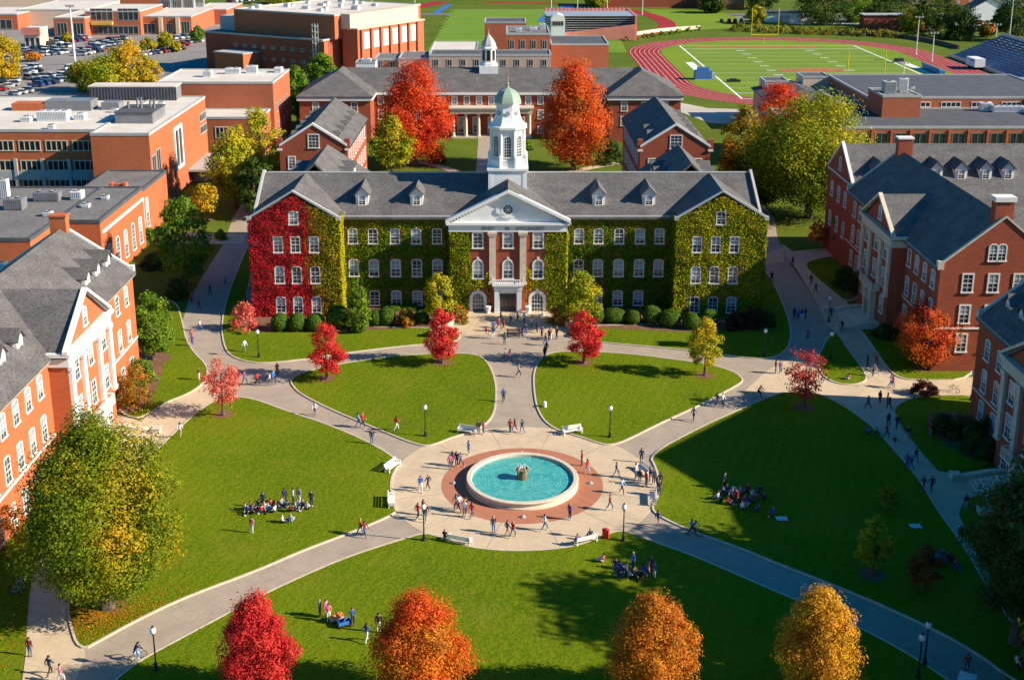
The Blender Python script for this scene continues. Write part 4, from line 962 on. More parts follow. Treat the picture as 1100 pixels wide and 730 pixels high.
window(bl, (-39, 242, 15.0), 'S', 2.0, 2.6, 0, cols=3, blind=0)
br_ = simplehall('gabled_hall', 'gabled brick hall with a dark blue roof right of the rear courtyard', 27.2, 41.4, 240, 276, 15.4, 19.9, 'y')
window(br_, (34.4, 240, 15.2), 'S', 2.2, 2.6, 0, cols=3, blind=0)
for y in (246, 252, 258, 264, 270):
    dormer(bl, 'E', -34.4, y, 15.6, 1.7, 1.3, 3.2, rs=.6); dormer(bl, 'W', -43.8, y, 15.6, 1.7, 1.3, 3.2, rs=.6)
    if y < 256: dormer(br_, 'W', 29.4, y, 15.8, 1.7, 1.3, 3.2, rs=.6)
    dormer(br_, 'E', 39.2, y, 15.8, 1.7, 1.3, 3.2, rs=.6)
for y in [244.5+3.4*k for k in range(9)]:
    for z in (1.6, 6.4, 11.2):
        window(bl, (-32.2, y, z), 'E', 1.2, 2.6, 0, fr=.2); window(br_, (27.2, y, z), 'W', 1.2, 2.6, 0, fr=.2)
for b_, xs in ((bl, (-43.6, -34.4)), (br_, (29.6, 39))):
    for x in xs:
        for z in (6.4, 10.6): window(b_, (x, b_.location.y-17 if b_ is bl else 240, z), 'S', 1.2, 2.4, 0, fr=.2)
for side, x, lab in ((-1, -32.9, 'short gabled link wing with dormers behind the red ivy wing'), (1, 32.0, 'short gabled link wing with dormers behind the yellow ivy wing')):
    lk = thing('link_wing', lab, 'building', (x, 214, 0))
    w = MB(); w.box(x-6.6, x+6.6, 203.8, 226, -.1, 13.8); w.build('wall', M['brickred'], lk)
    r = MB(); r.gable(x-6.6, x+6.6, 203.8, 220, 13.9, 20.0, 'y', .5, .35, 0)
    xa, xb, ya, yb = x-7.1, x+7.1, 220.05, 226.5
    r.add([(xa, ya, 13.44), (xb, ya, 13.44), (xb, yb, 13.44), (xa, yb, 13.44), (x, ya, 20.0)], [(0,3,2,1), (0,1,4), (1,2,4), (2,3,4), (3,0,4)])
    r.build('roof', M['roof'], lk)
    for y in (207.5, 212.5, 217.5):
        dormer(lk, 'W', x-5.2, y, 14.6, 2.2, 2.0, 3.6, rs=.7); dormer(lk, 'E', x+5.2, y, 14.6, 2.2, 2.0, 3.6, rs=.7)
# rear hall closing the courtyard
rr_ = thing('courtyard_hall', 'long low brick hall with a columned porch and small white cupola closing the rear courtyard', 'building', (-4, 340, 0))
w = MB(); w.box(-37, 29, 332, 350, -.1, 12.6); w.box(-55.3, -36.3, 322.3, 350.2, -.1, 12.6); w.box(28, 47.2, 323.3, 350.2, -.1, 12.6); w.build('wall', M['brickred'], rr_)
r = MB(); r.gable(-46, 38, 332, 350, 12.7, 17.9, 'x', .7, .35, -2)
r.hip(-55.3, -36.3, 322.3, 350.2, 12.7, 18.3, .8, run=10.3); r.hip(28, 47.2, 323.3, 350.2, 12.7, 18.3, .8, run=10.4); r.build('roof', M['roof'], rr_)
t = MB(); t.box(-36.2, 28, 331.2, 332, 11.6, 12.3); t.build('cornice', M['trim'], rr_)
for a, b2, y in ((-55.9, -35.7, 321.7), (27.4, 47.8, 322.7)):
    t = MB(); t.box(a, b2, y, y+.6, 11.5, 12.3); t.box(-36.3, -35.6, 322.4, 331.1, 11.55, 12.25) if a < 0 else t.box(27.4, 28, 323.4, 331.1, 11.55, 12.25)
    t.build('cornice', M['trim'], rr_)
for k in range(19):
    x = -34.5+k*3.4
    if x > 27: break
    window(rr_, (x, 332, 9.0), 'S', 1.25, 2.0, 0, fr=.22, name='window')
    if not -15 < x < 8:
        window(rr_, (x, 332, 4.9), 'S', 1.25, 2.3, 0, fr=.22); window(rr_, (x, 332, .9), 'S', 1.25, 2.3, 0, fr=.22)
for x in (-51, -45.8, -40.6, 32, 37.5, 43):
    y = 322.3 if x < 0 else 323.3
    for z in (4.6, 8.6): window(rr_, (x, y, z), 'S', 1.4, 2.3, 0, fr=.22)
p = MB(); p.box(-15.2, 7.4, 328.4, 332.4, 6.9, 8.2); p.box(-15.6, 7.8, 328.0, 332.4, 8.2, 8.6); p.box(-15, 7.2, 328.4, 332, 0, .5)
for k in range(7):
    x = -14.4+k*3.5; p.lathe(x, 329.2, [(.6, .5), (.6, .8), (.48, .9), (.42, 6.5), (.6, 6.6), (.6, 6.95)], 12)
p.build('porch', M['stone'], rr_)
for k in range(5): window(rr_, (-12.4+k*4.2, 332, 1.0), 'S', 1.4, 4.2, 0, fr=.22)
c = MB(); X, Y = PY(525, 70, 341)[0], 341.
c.box(X-2.6, X+2.6, Y-2.6, Y+2.6, 16, 18.6); c.lathe(X, Y, [(2.5, 18.6), (2.5, 19.2), (2.1, 19.3), (2.1, 23.0), (2.5, 23.2), (2.5, 23.5), (2.2, 23.7), (2.0, 24.2)], 8, PI/8)
cu2 = c.build('cupola', M['white'], rr_)
c = MB(); c.lathe(X, Y, [(2.25, 24.2), (1.95, 24.9), (1.35, 25.8), (.7, 26.6), (.3, 27.0), (.12, 27.6), (.04, 28.6)], 8, PI/8); q = c.build('spire', M['slab'], rr_); q.parent = cu2
c = MB()
for k in range(8):
    a = 2*PI*k/8; tx, ty = -math.sin(a), math.cos(a); d = 2.1*math.cos(PI/8)
    c.obox((X+d*math.cos(a), Y+d*math.sin(a)), (math.cos(a), math.sin(a)), (tx, ty), .05, .5, 19.9, 22.8)
q = c.build('louvre', M['darkglass'], rr_); q.parent = cu2
# ================================================================ MODERN CAMPUS BUILDINGS
def flatbox(b, x0, x1, y0, y1, z, wall='brickfar', roof='flatroof', z0=-.1, name='wall', cop='slab', par=.35, world=True):
    w = MB(); w.box(x0, x1, y0, y1, z0, z-.05); w.build(name, M[wall], b, world=world)
    c = MB()
    for q in ((x0-.08, x1+.08, y0-.08, y0+par), (x0-.08, x1+.08, y1-par, y1+.08), (x0-.08, x0+par, y0+par, y1-par), (x1-par, x1+.08, y0+par, y1-par)): c.box(*q, z-.3, z+.3)
    c.build('parapet', M[cop], b, world=world)
    r = MB(); r.box(x0+par, x1-par, y0+par, y1-par, z-.04, z+.04); r.build('roof', M[roof], b, world=world)
def unit(b, x, y, z, w=3., d=2., h=1.6, m='white', fan=True, world=True, name='roof_unit'):
    u = MB(); u.box(x-w/2, x+w/2, y-d/2, y+d/2, z+.25, z+h)
    u.box(x-w/2+.1, x+w/2-.1, y-d/2+.1, y+d/2-.1, z, z+.25); u.mat(1)
    if fan:
        for k in range(max(1, int(w/1.6))):
            u.lathe(x-w/2+(k+.5)*w/max(1, int(w/1.6)), y, [(.55, z+h), (.6, z+h+.22), (.5, z+h+.22), (.45, z+h+.05)], 10)
    for k in range(int(w/.35)): xx = x-w/2+.15+k*.35; u.box(xx, xx+.12, y-d/2-.03, y-d/2, z+.4, z+h-.15)
    return u.build(name, [M[m], M['greypanel']], b, world=world)
def wide_window(b, x, y, z, w, h, face='S', n=3, frame='slab', rz=None, world=True):
    f = MB()
    for q in ((-w/2-.15, w/2+.15, -.2, 0), (-w/2-.15, w/2+.15, h, h+.18)): f.box(q[0], q[1], -.12, .02, q[2], q[3])
    for k in range(n+1): xx = -w/2+w*k/n; f.box(xx-.08, xx+.08, -.1, .02, 0, h)
    o = f.build('window', M[frame], b, world=False); g = MB(); g.box(-w/2, w/2, -.03, .01, 0, h)
    o.location = Vector((x, y, z))-(b.location if world else Vector()); o.rotation_euler = (0, 0, ROT[face] if rz is None else rz)
    p = g.build('pane', M['darkglass'], o, world=False); return o
# long science block on the left
sb = thing('science_block', 'long modern orange brick block with pale flat roof and ribbon windows at the left', 'building', (-90, 270, 0))
flatbox(sb, -85, -73, 244, 292, 17.3, 'brick', 'flatroof'); flatbox(sb, -160, -85.05, 248, 291.8, 17.3, 'brick', 'flatroof')
for z, h, m in ((13.2, 1.9, 1), (9.0, 1.9, 1), (4.6, 2.2, 1)):
    for k in range(9): wide_window(sb, -88.0-k*5.6, 248, z, 4.4, h, n=4, frame='stone')
g = MB()
for z in (6.9, 2.2): g.box(-160, -85.3, 247.85, 248.0, z, z+1.9)
for k in range(10): g.box(-85.6-k*5.6-.45, -85.6-k*5.6+.25, 247.7, 248.0, 0, 11.4)
g.build('concrete_panel', M['slab'], sb)
for z, h in ((12.4, 1.6), (9.4, 1.6)): wide_window(sb, -73, 288.5, z, 6, h, 'E', n=4)
f = MB()
for y0_, y1_, z0_, z1_ in ((262, 262.8, 5.6, 15.2), (268, 268.8, 5.6, 15.2), (262.8, 268, 14.4, 15.2), (262.8, 268, 5.6, 6.3), (265.2, 265.6, 6.3, 14.4)): f.box(-73.02, -72.7, y0_, y1_, z0_, z1_)
q = f.build('tall_window', M['trim'], sb); g = MB(); g.box(-73.02, -72.92, 262.8, 268, 6.3, 14.4); p = g.build('pane', M['darkglass'], sb); p.parent = q
for y, z0_, z1_ in ((246.2, 6.5, 12.4), (249.6, 4.0, 13.0)): wide_window(sb, -73, y, z0_, 2.6, z1_-z0_, 'E', n=2)
g = MB(); g.box(-73, -68.5, 272, 291, 3.2, 3.7); g.box(-73, -70, 276, 290, 0, 3.2); g.build('entrance_canopy', M['slab'], sb)
g = MB(); g.box(-99, -78.5, 286.4, 291.5, 17.3, 20.6); g.mat(1).box(-99.2, -78.3, 286.2, 291.7, 20.6, 20.9)
for k in range(28): g.mat(2).box(-98.9+k*.75, -98.6+k*.75, 286.3, 286.4, 17.5, 20.5)
g.build('roof_penthouse', [M['greypanel'], M['flatroof'], M['iron']], sb)
g = MB(); g.box(-83.5, -75.5, 256, 266, 17.3, 19.6); g.mat(1).box(-83.7, -75.3, 255.8, 266.2, 19.6, 19.85); g.mat(0)
for k in range(5): g.lathe(-82+k*1.4, 261+(k % 2)*2, [(.25, 19.8), (.25, 21.0+(k % 3)*.5), (.4, 21.2+(k % 3)*.5)], 8)
g.build('roof_plant', [M['greypanel'], M['slate']], sb)
unit(sb, -98, 260, 17.3, 6.5, 3, 2.2); unit(sb, -92.6, 261, 17.3, 2.2, 2.2, 1.4); unit(sb, -103.4, 258.5, 17.3, 2.2, 2, 1.2)
g = MB(); g.box(-112, -104.5, 272, 276, 17.3, 19.0); g.mat(1).box(-104.4, -94, 272, 277, 17.3, 19.6); g.box(-92, -88, 273, 277, 17.3, 19.0); g.build('roof_penthouse', [M['brick'], M['greypanel']], sb)
for x, y in ((-80, 279), (-95, 250), (-88, 270), (-115, 262), (-125, 258), (-120, 270)): unit(sb, x, y, 17.3, 1.4, 1.2, .9)
# low flat block
lb = thing('low_block', 'low brick block with gravel flat roof between science block and left hall', 'building', (-80, 208, 0))
flatbox(lb, -76, -68.5, 197.3, 222, 11.3, 'brick', 'greyroof', cop='slate'); flatbox(lb, -140, -76.05, 186.2, 222, 11.28, 'brick', 'greyroof', cop='slate')
flatbox(lb, -82, -70, 222.05, 243.9, 9.6, 'brick', 'greyroof', cop='slate'); flatbox(lb, -140, -80, 168, 186.1, 7.6, 'brick', 'greyroof', cop='slate')
g = MB(); g.box(-68.52, -68.3, 198, 222, 9.0, 9.5); g.build('string_course', M['trim'], lb)
for y in (201, 205.5, 210, 214.5, 219): window(lb, (-68.5, y, 1.5), 'E', 1.6, 4.8, .8, fr=.22, cols=3, rows=6)
for y in (226, 229): window(lb, (-70, y, 2.0), 'E', 1.5, 5.5, 0, fr=.22, cols=3, rows=6)
g = MB(); g.box(-95, -84, 186.0, 186.2, 8.2, 10.6); g.build('sign_panel', M['trim'], lb)
unit(lb, -86, 206, 11.3, 3.2, 2.6, 2.0, m='greypanel'); unit(lb, -82.5, 212, 11.3, 4.5, 2.2, 1.7, m='greyroof' if 0 else 'greypanel'); unit(lb, -77.5, 213, 11.3, 2, 2, 1.6, m='trim'); unit(lb, -91, 214, 11.3, 1.4, 1.4, 3.5)
unit(lb, -98, 205, 11.3, 3, 1.5, 1.0); unit(lb, -78.5, 201, 11.3, 1.5, 1.2, .8); unit(lb, -74, 207, 11.3, 1.4, 1.2, .7); unit(lb, -72.5, 213, 11.3, 1.3, 1.0, .7)
g = MB(); g.path([(-92, 210, 11.4), (-92, 210, 15.2)], [.18, .12], 8); g.box(-92.6, -91.4, 209.9, 210.1, 14.6, 15.3); g.build('vent_mast', M['white'], lb)
g = MB(); g.box(-75.6, -72.8, 225.5, 226.6, 9.6, 11.2); g.box(-75.8, -75.2, 225.2, 226.9, 9.6, 11.4); g.box(-73.2, -72.6, 225.2, 226.9, 9.6, 11.4); g.build('roof_hatch', M['brick'], lb)
# back brick block with white roof
wb = thing('white_roofed_block', 'plain brick block with a white flat roof beside the big yellow trees', 'building', (-76, 330, 0))
flatbox(wb, -91.5, -61, 316, 341, 17.2, 'brickfar', 'flatroof'); flatbox(wb, -79, -62, 303, 315.9, 10.2, 'brickfar', 'flatroof')
wide_window(wb, -71, 303, 5.2, 5.2, 2.6, n=5, frame='trim'); unit(wb, -75, 333, 17.2, 4, 2, 1.6); unit(wb, -80.5, 327, 17.2, 2.2, 2, 1.8); unit(wb, -70, 334, 17.2, 3, 2, 2.1); unit(wb, -63, 336, 17.2, 2, 3, 1.4)
for z in (4, 9):
    for y in (320, 325, 330, 335): wide_window(wb, -61, y, z, 1.6, 2.2, 'E', n=2)
# gymnasium, turned to the grid
gy = thing('gymnasium', 'large brick gymnasium with pale roof and tall white panelled bays behind the rear courtyard', 'building', (-65, 433, 0), -.541)
flatbox(gy, -57, 0, 0, 62, 15, 'brickred', 'greyroof', world=False)
flatbox(gy, -46, 2, 4.5, 58, 23.5, 'brickfar', 'flatroof', z0=15, world=False)
w = MB(); w.box(2.1, 9, 8.5, 50, -.1, 18.4); w.box(0, 2.2, -2, 0.1, 0, 14.8); w.build('bay_wall', M['brickfar'], gy, world=False)
w = MB(); w.box(2.05, 6.2, 8, 50.5, 18.4, 23.8); w.box(2.1, 9.4, 8.2, 50.3, 18.4, 18.9); w.build('fascia', M['cream_wall'], gy, world=False)
for k in range(7):
    y = 11.2+k*5.8
    w = MB(); w.box(8.9, 9.8, y-1.2, y+.0, 0, 18.2); w.build('pilaster', M['brickfar'], gy, world=False)
    if k < 6:
        wide_window(gy, 9.0, y+2.3, 11.5, 3.6, 5.6, 'E', n=3, frame='trim', world=False).children[0].data.materials[0] = M['trim']
        wide_window(gy, 9.0, y+2.3, 5.0, 3.2, 2.2, 'E', n=3, frame='trim', world=False).children[0].data.materials[0] = M['blind']
for k in range(9):
    for z in (10.6, 6.4): wide_window(gy, -5-k*4.6, 0, z, 1.7, .7, 'S', n=2, world=False)
g = MB(); g.box(-56.8, -46, 8, 20, 15, 20.5); g.build('plant_room', M['slab'], gy, world=False)
g = MB(); g.box(-44, -30, -9, -.05, -.1, 9); g.mat(1).box(-44.3, -29.7, -9.3, -.05, 9, 9.4); g.build('stair_block', [M['brick'], M['slab']], gy, world=False)
for k in range(16): unit(gy, -42+(k*7.3) % 40, 10+(k*11.7) % 42, 23.5, 1.6+(k % 3)*.8, 1.5, .9+(k % 2)*.5, world=False)
g = MB()
for dx in (-.7, .7):
    for dy in (-.7, .7): g.tube((-1.5+dx, -2.2+dy, 0), (-1.5+dx, -2.2+dy, 21), .14)
for z in range(2, 21, 2): g.box(-2.3, -.7, -3.0, -1.4, z, z+.12)
g.build('lattice_mast', M['steel'], gy, world=False)
# low buildings between the courtyard hall and the field
def flatpx(name, label, u0, u1, vtop, Y, d, wall='brickfar', roof='greyroof', nwin=0, wz=3.2, cop='slab', wh=1.8, ww=1.4):
    x0, z = PY(u0, vtop, Y); x1, _ = PY(u1, vtop, Y)
    b = thing(name, label, 'building', ((x0+x1)/2, Y+d/2, 0)); flatbox(b, x0, x1, Y, Y+d, z, wall, roof, cop=cop)
    for k in range(nwin): wide_window(b, x0+(x1-x0)*(k+.5)/nwin, Y, z-wz, ww, wh, n=2)
    return b, x0, x1, z
flatpx('low_block', 'long tan single-storey block directly behind the courtyard hall', 461, 592, 59.5, 372, 12, 'tan_wall', 'slate', 9)
flatpx('low_block', 'pale mottled-roofed shed left of the small rear cupola', 461, 512, 57, 385, 30, 'tan_wall', 'flatroof')
b_, x0, x1, z = flatpx('brick_block', 'brick block with four dark windows right of the small rear cupola', 544, 591, 37, 392, 24, 'brickfar', 'greyroof', 4, 4.6, wh=2.6)
unit(b_, x0+4, 400, z, 2, 2, 1.2); unit(b_, x0+9, 404, z, 2.4, 2, 1); unit(b_, x1-2, 408, z, 2, 2, 1.8)
flatpx('brick_block', 'plain brick block with a dark roof edge beyond the four-windowed block', 520.5, 565, 24.5, 432, 16, 'brickfar', 'slate')
flatpx('brick_block', 'brick garage block with grey ribbed roof behind the red-orange maple', 592, 654, 48, 400, 24, 'brickfar', 'slate', 0)
flatpx('low_block', 'small grey-roofed annex with dark doors beside the gymnasium', 402, 428, 64, 378, 14, 'brickfar', 'greyroof', 2, 3.4, wh=2.8)
flatpx('low_block', 'tan annex with cluttered grey roof next to the gymnasium', 428, 461, 63, 376, 16, 'tan_wall', 'greyroof')
b_, x0, x1, z = flatpx('plant_box', 'white plant room box behind the left end of the courtyard hall', 382, 403, 67.5, 368, 6, 'white', 'slate'); unit(b_, (x0+x1)/2, 371, z, 3, 2, .9)
# flat brick complex on the right
rc = thing('brick_complex', 'two-level brick block with grey ribbed roofs and box towers in front of the football field', 'building', (110, 310, 0))
flatbox(rc, 70, 178, 291, 318, 10, 'brickfar', 'slate', cop='slab'); flatbox(rc, 96, 150, 318.05, 360, 13.0, 'brickfar', 'slate', z0=10, cop='slab')
flatbox(rc, 150.1, 178, 318.05, 356, 12.6, 'brickfar', 'slate', z0=0, cop='slab'); flatbox(rc, 90, 95.9, 322, 346, 10.5, 'brickred', 'slate', z0=0)
flatbox(rc, 95.8, 105.5, 305, 317.9, 15.4, 'brickfar', 'greyroof', z0=10); flatbox(rc, 143, 151, 306, 318, 15.4, 'brickfar', 'greyroof', z0=10)
for k in range(5): wide_window(rc, 110+k*8, 318.05, 10.6, 5, 1.1, n=4, frame='trim')
for k in range(22): wide_window(rc, 73+k*4.7, 291, 5.2, 3.0, 3.3, n=2, frame='greypanel')
g = MB()
for k in range(23): g.box(70.4+k*4.7, 71+k*4.7, 290.7, 291, 0, 9.4)
g.build('pier', M['brick'], rc)
unit(rc, 131, 313, 10, 8, 2, 1.7); unit(rc, 126, 315, 10, 3, 2, 2.2); unit(rc, 99, 311, 15.4, 3, 3, 3, m='slab'); unit(rc, 103, 312, 15.4, 2, 2, 3.6, m='trim'); unit(rc, 147, 312, 15.4, 4, 3, 1.2); unit(rc, 112, 332, 13.0, 1.2, 1.2, .8); unit(rc, 153, 340, 12.6, 6, 5, 1.8, m='slab')
hb = thing('field_house', 'slate-roofed field house behind the red-orange maple by the football field', 'building', (85, 350, 0))
w = MB(); w.box(75, 95, 340, 364, -.1, 8.6); w.build('wall', M['tan_wall'], hb); w = MB(); w.hip(75, 95, 340, 364, 8.6, 11.4, .8, run=4); w.build('roof', M['slate'], hb)
flatbox(hb, 77, 84, 358, 366, 11.4, 'slab', 'slate', z0=8); flatbox(hb, 88, 96, 357, 366, 12.8, 'cream_wall', 'slate', z0=8)
# ---------------- shopping centre beyond the car park
def mall(label, u0, u1, vtop, Y, d, wall='brickfar', roof='flatroof', glass=(), band=None):
    x0, z = PY(u0, vtop, Y); x1, _ = PY(u1, vtop, Y); b = thing('store_building', label, 'building', ((x0+x1)/2, Y+d/2, 0)); flatbox(b, x0, x1, Y, Y+d, z, wall, roof)
    for (a, c_, z0_, z1_) in glass: wide_window(b, x0+(x1-x0)*(a+c_)/2, Y, z0_, (x1-x0)*(c_-a), z1_-z0_, n=max(3, int((x1-x0)*(c_-a)/2.2)), frame='slab')
    return b, x0, x1, z
b_, x0, x1, z = mall('brick store with large glass front and yellow canopy band facing the car park', 91, 150, 12.5, 588, 40, glass=((.1, .5, 7.2, 12.5), (.6, .97, 7.2, 12.5), (.12, .95, .6, 4.2)))
g = MB(); g.box(x0+3, x0+(x1-x0)*.5, 586.2, 588, 5.0, 6.6); g.build('canopy', plain('yellow_canopy', (.62, .40, .09), .6), b_)
mall('low brick store with dark entrance left of the glass-fronted store', 57, 90.5, 19.5, 580, 40, glass=((.1, .42, .5, 6.5), (.62, .95, .5, 6.5)))
b_, x0, x1, z = mall('brick store with two pale corner piers right of the glass-fronted store', 150.5, 205, 18, 592, 50, glass=((.05, .28, .5, 5), (.5, .62, .5, 5), (.8, .96, .5, 6)))
g = MB()
for a in (.36, .40, .70, .74): g.box(x0+(x1-x0)*a, x0+(x1-x0)*(a+.035), 591, 592, 0, z-.4)
g.build('pier', M['cream_wall'], b_)
b_, x0, x1, z = mall('grey glass-walled tower rising behind the brick stores', 171, 208, -6, 640, 22, 'slab', 'slate')
for k in range(3): wide_window(b_, x0+(x1-x0)*(k+.5)/3, 640, z-15, (x1-x0)/3-1.5, 12, n=5)
wide_window(b_, x1, 651, z-15, 18, 12, 'E', n=6)
mall('red brick store wing with white parapet at the far right of the shopping centre', 207, 243, 10.5, 640, 40)
mall('cream-walled warehouse store at the far left', 18, 90, 11, 628, 60, 'cream_wall', 'flatroof')
mall('small brick store front at the left edge', -45, 18, 15.5, 612, 40, 'brickfar', 'flatroof', glass=((.6, .9, .5, 5),))
mall('long pale-roofed warehouse on the left skyline', -60, 100, -6, 730, 60, 'cream_wall', 'flatroof')
mall('brick warehouse with pale roof on the skyline behind the glass tower', 100, 175, -3, 735, 40, 'brickfar', 'flatroof')
b_, x0, x1, z = mall('white-and-red kiosk with arched openings at the edge of the car park', 25, 42, 31, 540, 10, 'cream_wall', 'white')
g = MB(); g.box(x0-.6, x1+.6, 538.8, 540, z-2.6, z+.6); g.build('fascia', M['redwhite'], b_)
for k in range(3): wide_window(b_, x0+(k+.5)*(x1-x0)/3, 540, .3, 1.8, 3.8, n=1, frame='trim')
# ---------------- sports ground structures
gs = thing('grandstand', 'white and salmon grandstand between the two playing fields', 'grandstand', (38, 590, 0))
b = MB()
for k in range(9): b.box(19, 60, 566+k*3.6, 569.6+k*3.6, 0 if k else -.02, 2.0+k*1.05)
b.build('seating', M['white'], gs)
g = MB(); g.box(60, 61, 566, 599, 0, 11.2); g.box(19, 61, 598.6, 599.8, 0, 11.8); g.ext([(20, .2), (60, .2), (60, 7.4), (20, 2.6)], 'y', 564.9, 565.9); g.build('side_wall', M['redwhite'], gs)
g = MB()
for k in range(22): g.box(19.5+k*1.9, 19.62+k*1.9, 598.4, 598.6, 11, 12.6)
for k in range(8): g.box(19, 60, 568.9+k*3.6, 569, 3.4+k*1.05, 3.6+k*1.05)
g.build('railing', M['steel'], gs)
pb = thing('press_box', 'white rounded press box tower beside the grandstand', 'press box', (11, 556, 0))
g = MB(); x0, z = PY(592, 18, 556); x1, _ = PY(607, 18, 556); g.box(x0, x1, 556, 566, 0, z-1); g.ext([(x0, z-1), (x1, z-1), (x1-.8, z+.3), (x0+(x1-x0)*.5, z+1), (x0+.8, z+.3)], 'y', 556, 566); g.build('body', M['white'], pb)
wide_window(pb, (x0+x1)/2, 556, z-4, 5, 1.8, n=4)
bl_ = thing('bleachers', 'blue aluminium bleachers along the right side of the football field', 'bleachers', (192, 470, 0))
g = MB()
for k in range(14): g.box(184.5+k*1.5, 186+k*1.5, 436, 505, .3+k*.62, .42+k*.62+.1); g.box(185.1+k*1.5, 185.6+k*1.5, 436.2, 504.8, .6+k*.62, .78+k*.62)
g.build('seating', M['blueseat'], bl_)
g = MB()
for y in range(438, 506, 6): g.ext([(184.6, 0), (205.4, 0), (205.4, 8.8), (184.6, .3)], 'y', y-.1, y+.1)
g.box(205.4, 205.6, 436, 505, 8.4, 10.2); g.box(184.3, 184.45, 436, 505, .2, 1.4); g.build('frame', M['steel'], bl_)
def goal(name, label, x, y, s):
    t = thing(name, label, 'goalpost', (x, y, 0), 0, 'football goalposts'); g = MB()
    g.tube((0, 0, 0), (0, 0, 3.2), .22); g.tube((0, 0, 3.2), (0, -s*1.5, 4.2), .2); g.build('post', M['yellow'], t, world=False)
    g = MB(); g.tube((-6, -s*1.5, 4.2), (6, -s*1.5, 4.2), .17); g.build('crossbar', M['yellow'], t, world=False)
    for sx in (-6, 6): g = MB(); g.tube((sx, -s*1.5, 4.2), (sx, -s*1.5, 16), .14); g.build('upright', M['yellow'], t, world=False)
goal('goalpost', 'tall yellow football goalpost on the far end line in front of the red track bend', 117, 552, 1)
goal('goalpost', 'tall yellow football goalpost on the near end, rising above the brick complex roof', 117, 391, -1)
def mast(label, u, v, vtop, r=.32, lamps=4, name='floodlight_mast', group='tall light masts'):
    x, y = G(u, v); h = PY(u, vtop, y)[1]; t = thing(name, label, 'light mast', (x, y, 0), 0, group); g = MB(); g.lathe(0, 0, [(r*1.6, 0), (r*1.6, .5), (r, .6), (r*.6, h)], 8); g.build('pole', M['white'], t, world=False)
    g = MB(); g.box(-1.6, 1.6, -.1, .1, h-.2, h)
    for k in range(lamps): xx = -1.4+2.8*k/max(1, lamps-1); g.box(xx-.3, xx+.3, -.55, .1, h, h+.6)
    g.build('lamp_head', M['steel'], t, world=False)
mast('tall white light mast in the car park left of the big yellow tree', 81, 70, 7, .42)
for lab, u, v, vt in (('white light mast behind the gymnasium roof, nearest its left corner', 324, 12, -8), ('white light mast beyond the middle of the gymnasium roof', 400, 20, -6), ('white light mast standing beyond the pilastered gymnasium bays', 446, 22, -10),
    ('light mast behind the white press box', 592, 34, -8), ('light mast beside the grandstand, second from the press box', 620, 34, -6), ('light mast standing at the far running track bend', 690, 16, -8), ('light mast right of the grandstand end', 652, 24, -2), ('short pole at the grandstand corner', 672.5, 38, 15),
    ('white light mast on the track beside the blue bleachers', 984, 59, 19), ('thin white mast between the track mast and bleachers', 1001, 66, 36), ('white mast behind the blue bleachers, nearer the big tree', 1069, 48, 27), ('tall white floodlight mast behind the right end of the blue bleachers', 1083, 52, -14),
    ('scoreboard pole on the right touchline, in front of the brick complex', 970, 86, 68), ('slim pole rising beside the left box tower of the brick complex', 911, 103, 83), ('pole with lamp right in front of the white block behind the low brick wall', 232, 74, 58)):
    mast(lab, u, v, vt, .22, 3)
def fieldbox(name, label, cat_, x, y, parts):
    t = thing(name, label, cat_, (x, y, 0))
    for nm, m, bx in parts:
        g = MB()
        for q in bx: g.box(*q)
        g.build(nm, M[m], t, world=False)
fieldbox('equipment_cart', 'blue covered equipment pile on the near corner of the running track', 'equipment', 72, 441, [('cover', 'bluetarp', [(-3, 3, -2, 2, .3, 3.2), (-2, 2, -1.4, 1.4, 3.2, 4.4)]), ('frame', 'steel', [(-3.2, 3.2, -2.2, 2.2, .0, .28), (2.4, 4.4, -1.6, 1.4, .3, 2.4)])])
fieldbox('team_bench', 'long blue team bench with covers on the far touchline', 'bench', 163, 461, [('bench', 'bluetarp', [(-1, 1, -10, 10, .3, 1.6), (-1.4, -1, -10, 10, 1.6, 2.4)]), ('frame', 'steel', [(-.8, .8, -9.6, -9.2, 0, .28), (-.8, .8, 9.2, 9.6, 0, .28)])])
fieldbox('storage_trailer', 'white boxy trailer parked before the blue bleachers', 'trailer', 182.4, 470, [('body', 'white', [(-2, 2, -4.5, 4.5, 1.0, 4.2)]), ('wheel', 'rubber', [(-2.1, -1.6, -2.6, -1.2, 0, 1.1), (-2.1, -1.6, 1.2, 2.6, 0, 1.1), (1.6, 2.1, -2.6, -1.2, 0, 1.1), (1.6, 2.1, 1.2, 2.6, 0, 1.1)]), ('awning', 'bluetarp', [(-3.6, -2, -4, 0, 3.4, 3.55)])])
fieldbox('storage_box', 'grey tarpaulin pile on the turf near the touchline', 'equipment', 82, 434, [('cover', 'iron', [(-2.4, 2.4, -.8, .8, 0, .9), (-1.4, 1, -.5, .5, .9, 1.3)])])
fieldbox('tackle_sled', 'dark training sled left of the long blue team bench', 'equipment', 158, 487, [('pad', 'iron', [(-1.8, 1.8, -.7, .7, .4, 1.8)]), ('frame', 'steel', [(-2.4, 2.4, -1.2, 1.2, .05, .35)])])
fieldbox('red_shed', 'red kiosk with a rounded front behind the red-orange maple', 'kiosk', 14.5, 368, [('body', 'redplastic', [(-2.4, 2.4, -1.5, 1.5, 0, 5.2), (-1.8, 1.8, -1.5, 1.5, 5.2, 6.2)]), ('door', 'white', [(-.7, .7, -1.6, -1.5, .1, 2.6)])])
fieldbox('white_shed', 'low white shed with grey roof on the grass right of the far track bend', 'shed', 206*.0+148, 655, [('wall', 'white', [(-9, 9, -5, 5, 0, 5)]), ('roof', 'slate', [(-9.6, 9.6, -5.6, 5.6, 5, 5.6)]), ('door', 'slab', [(-3, 3, -5.1, -5, 0, 3.6)])])
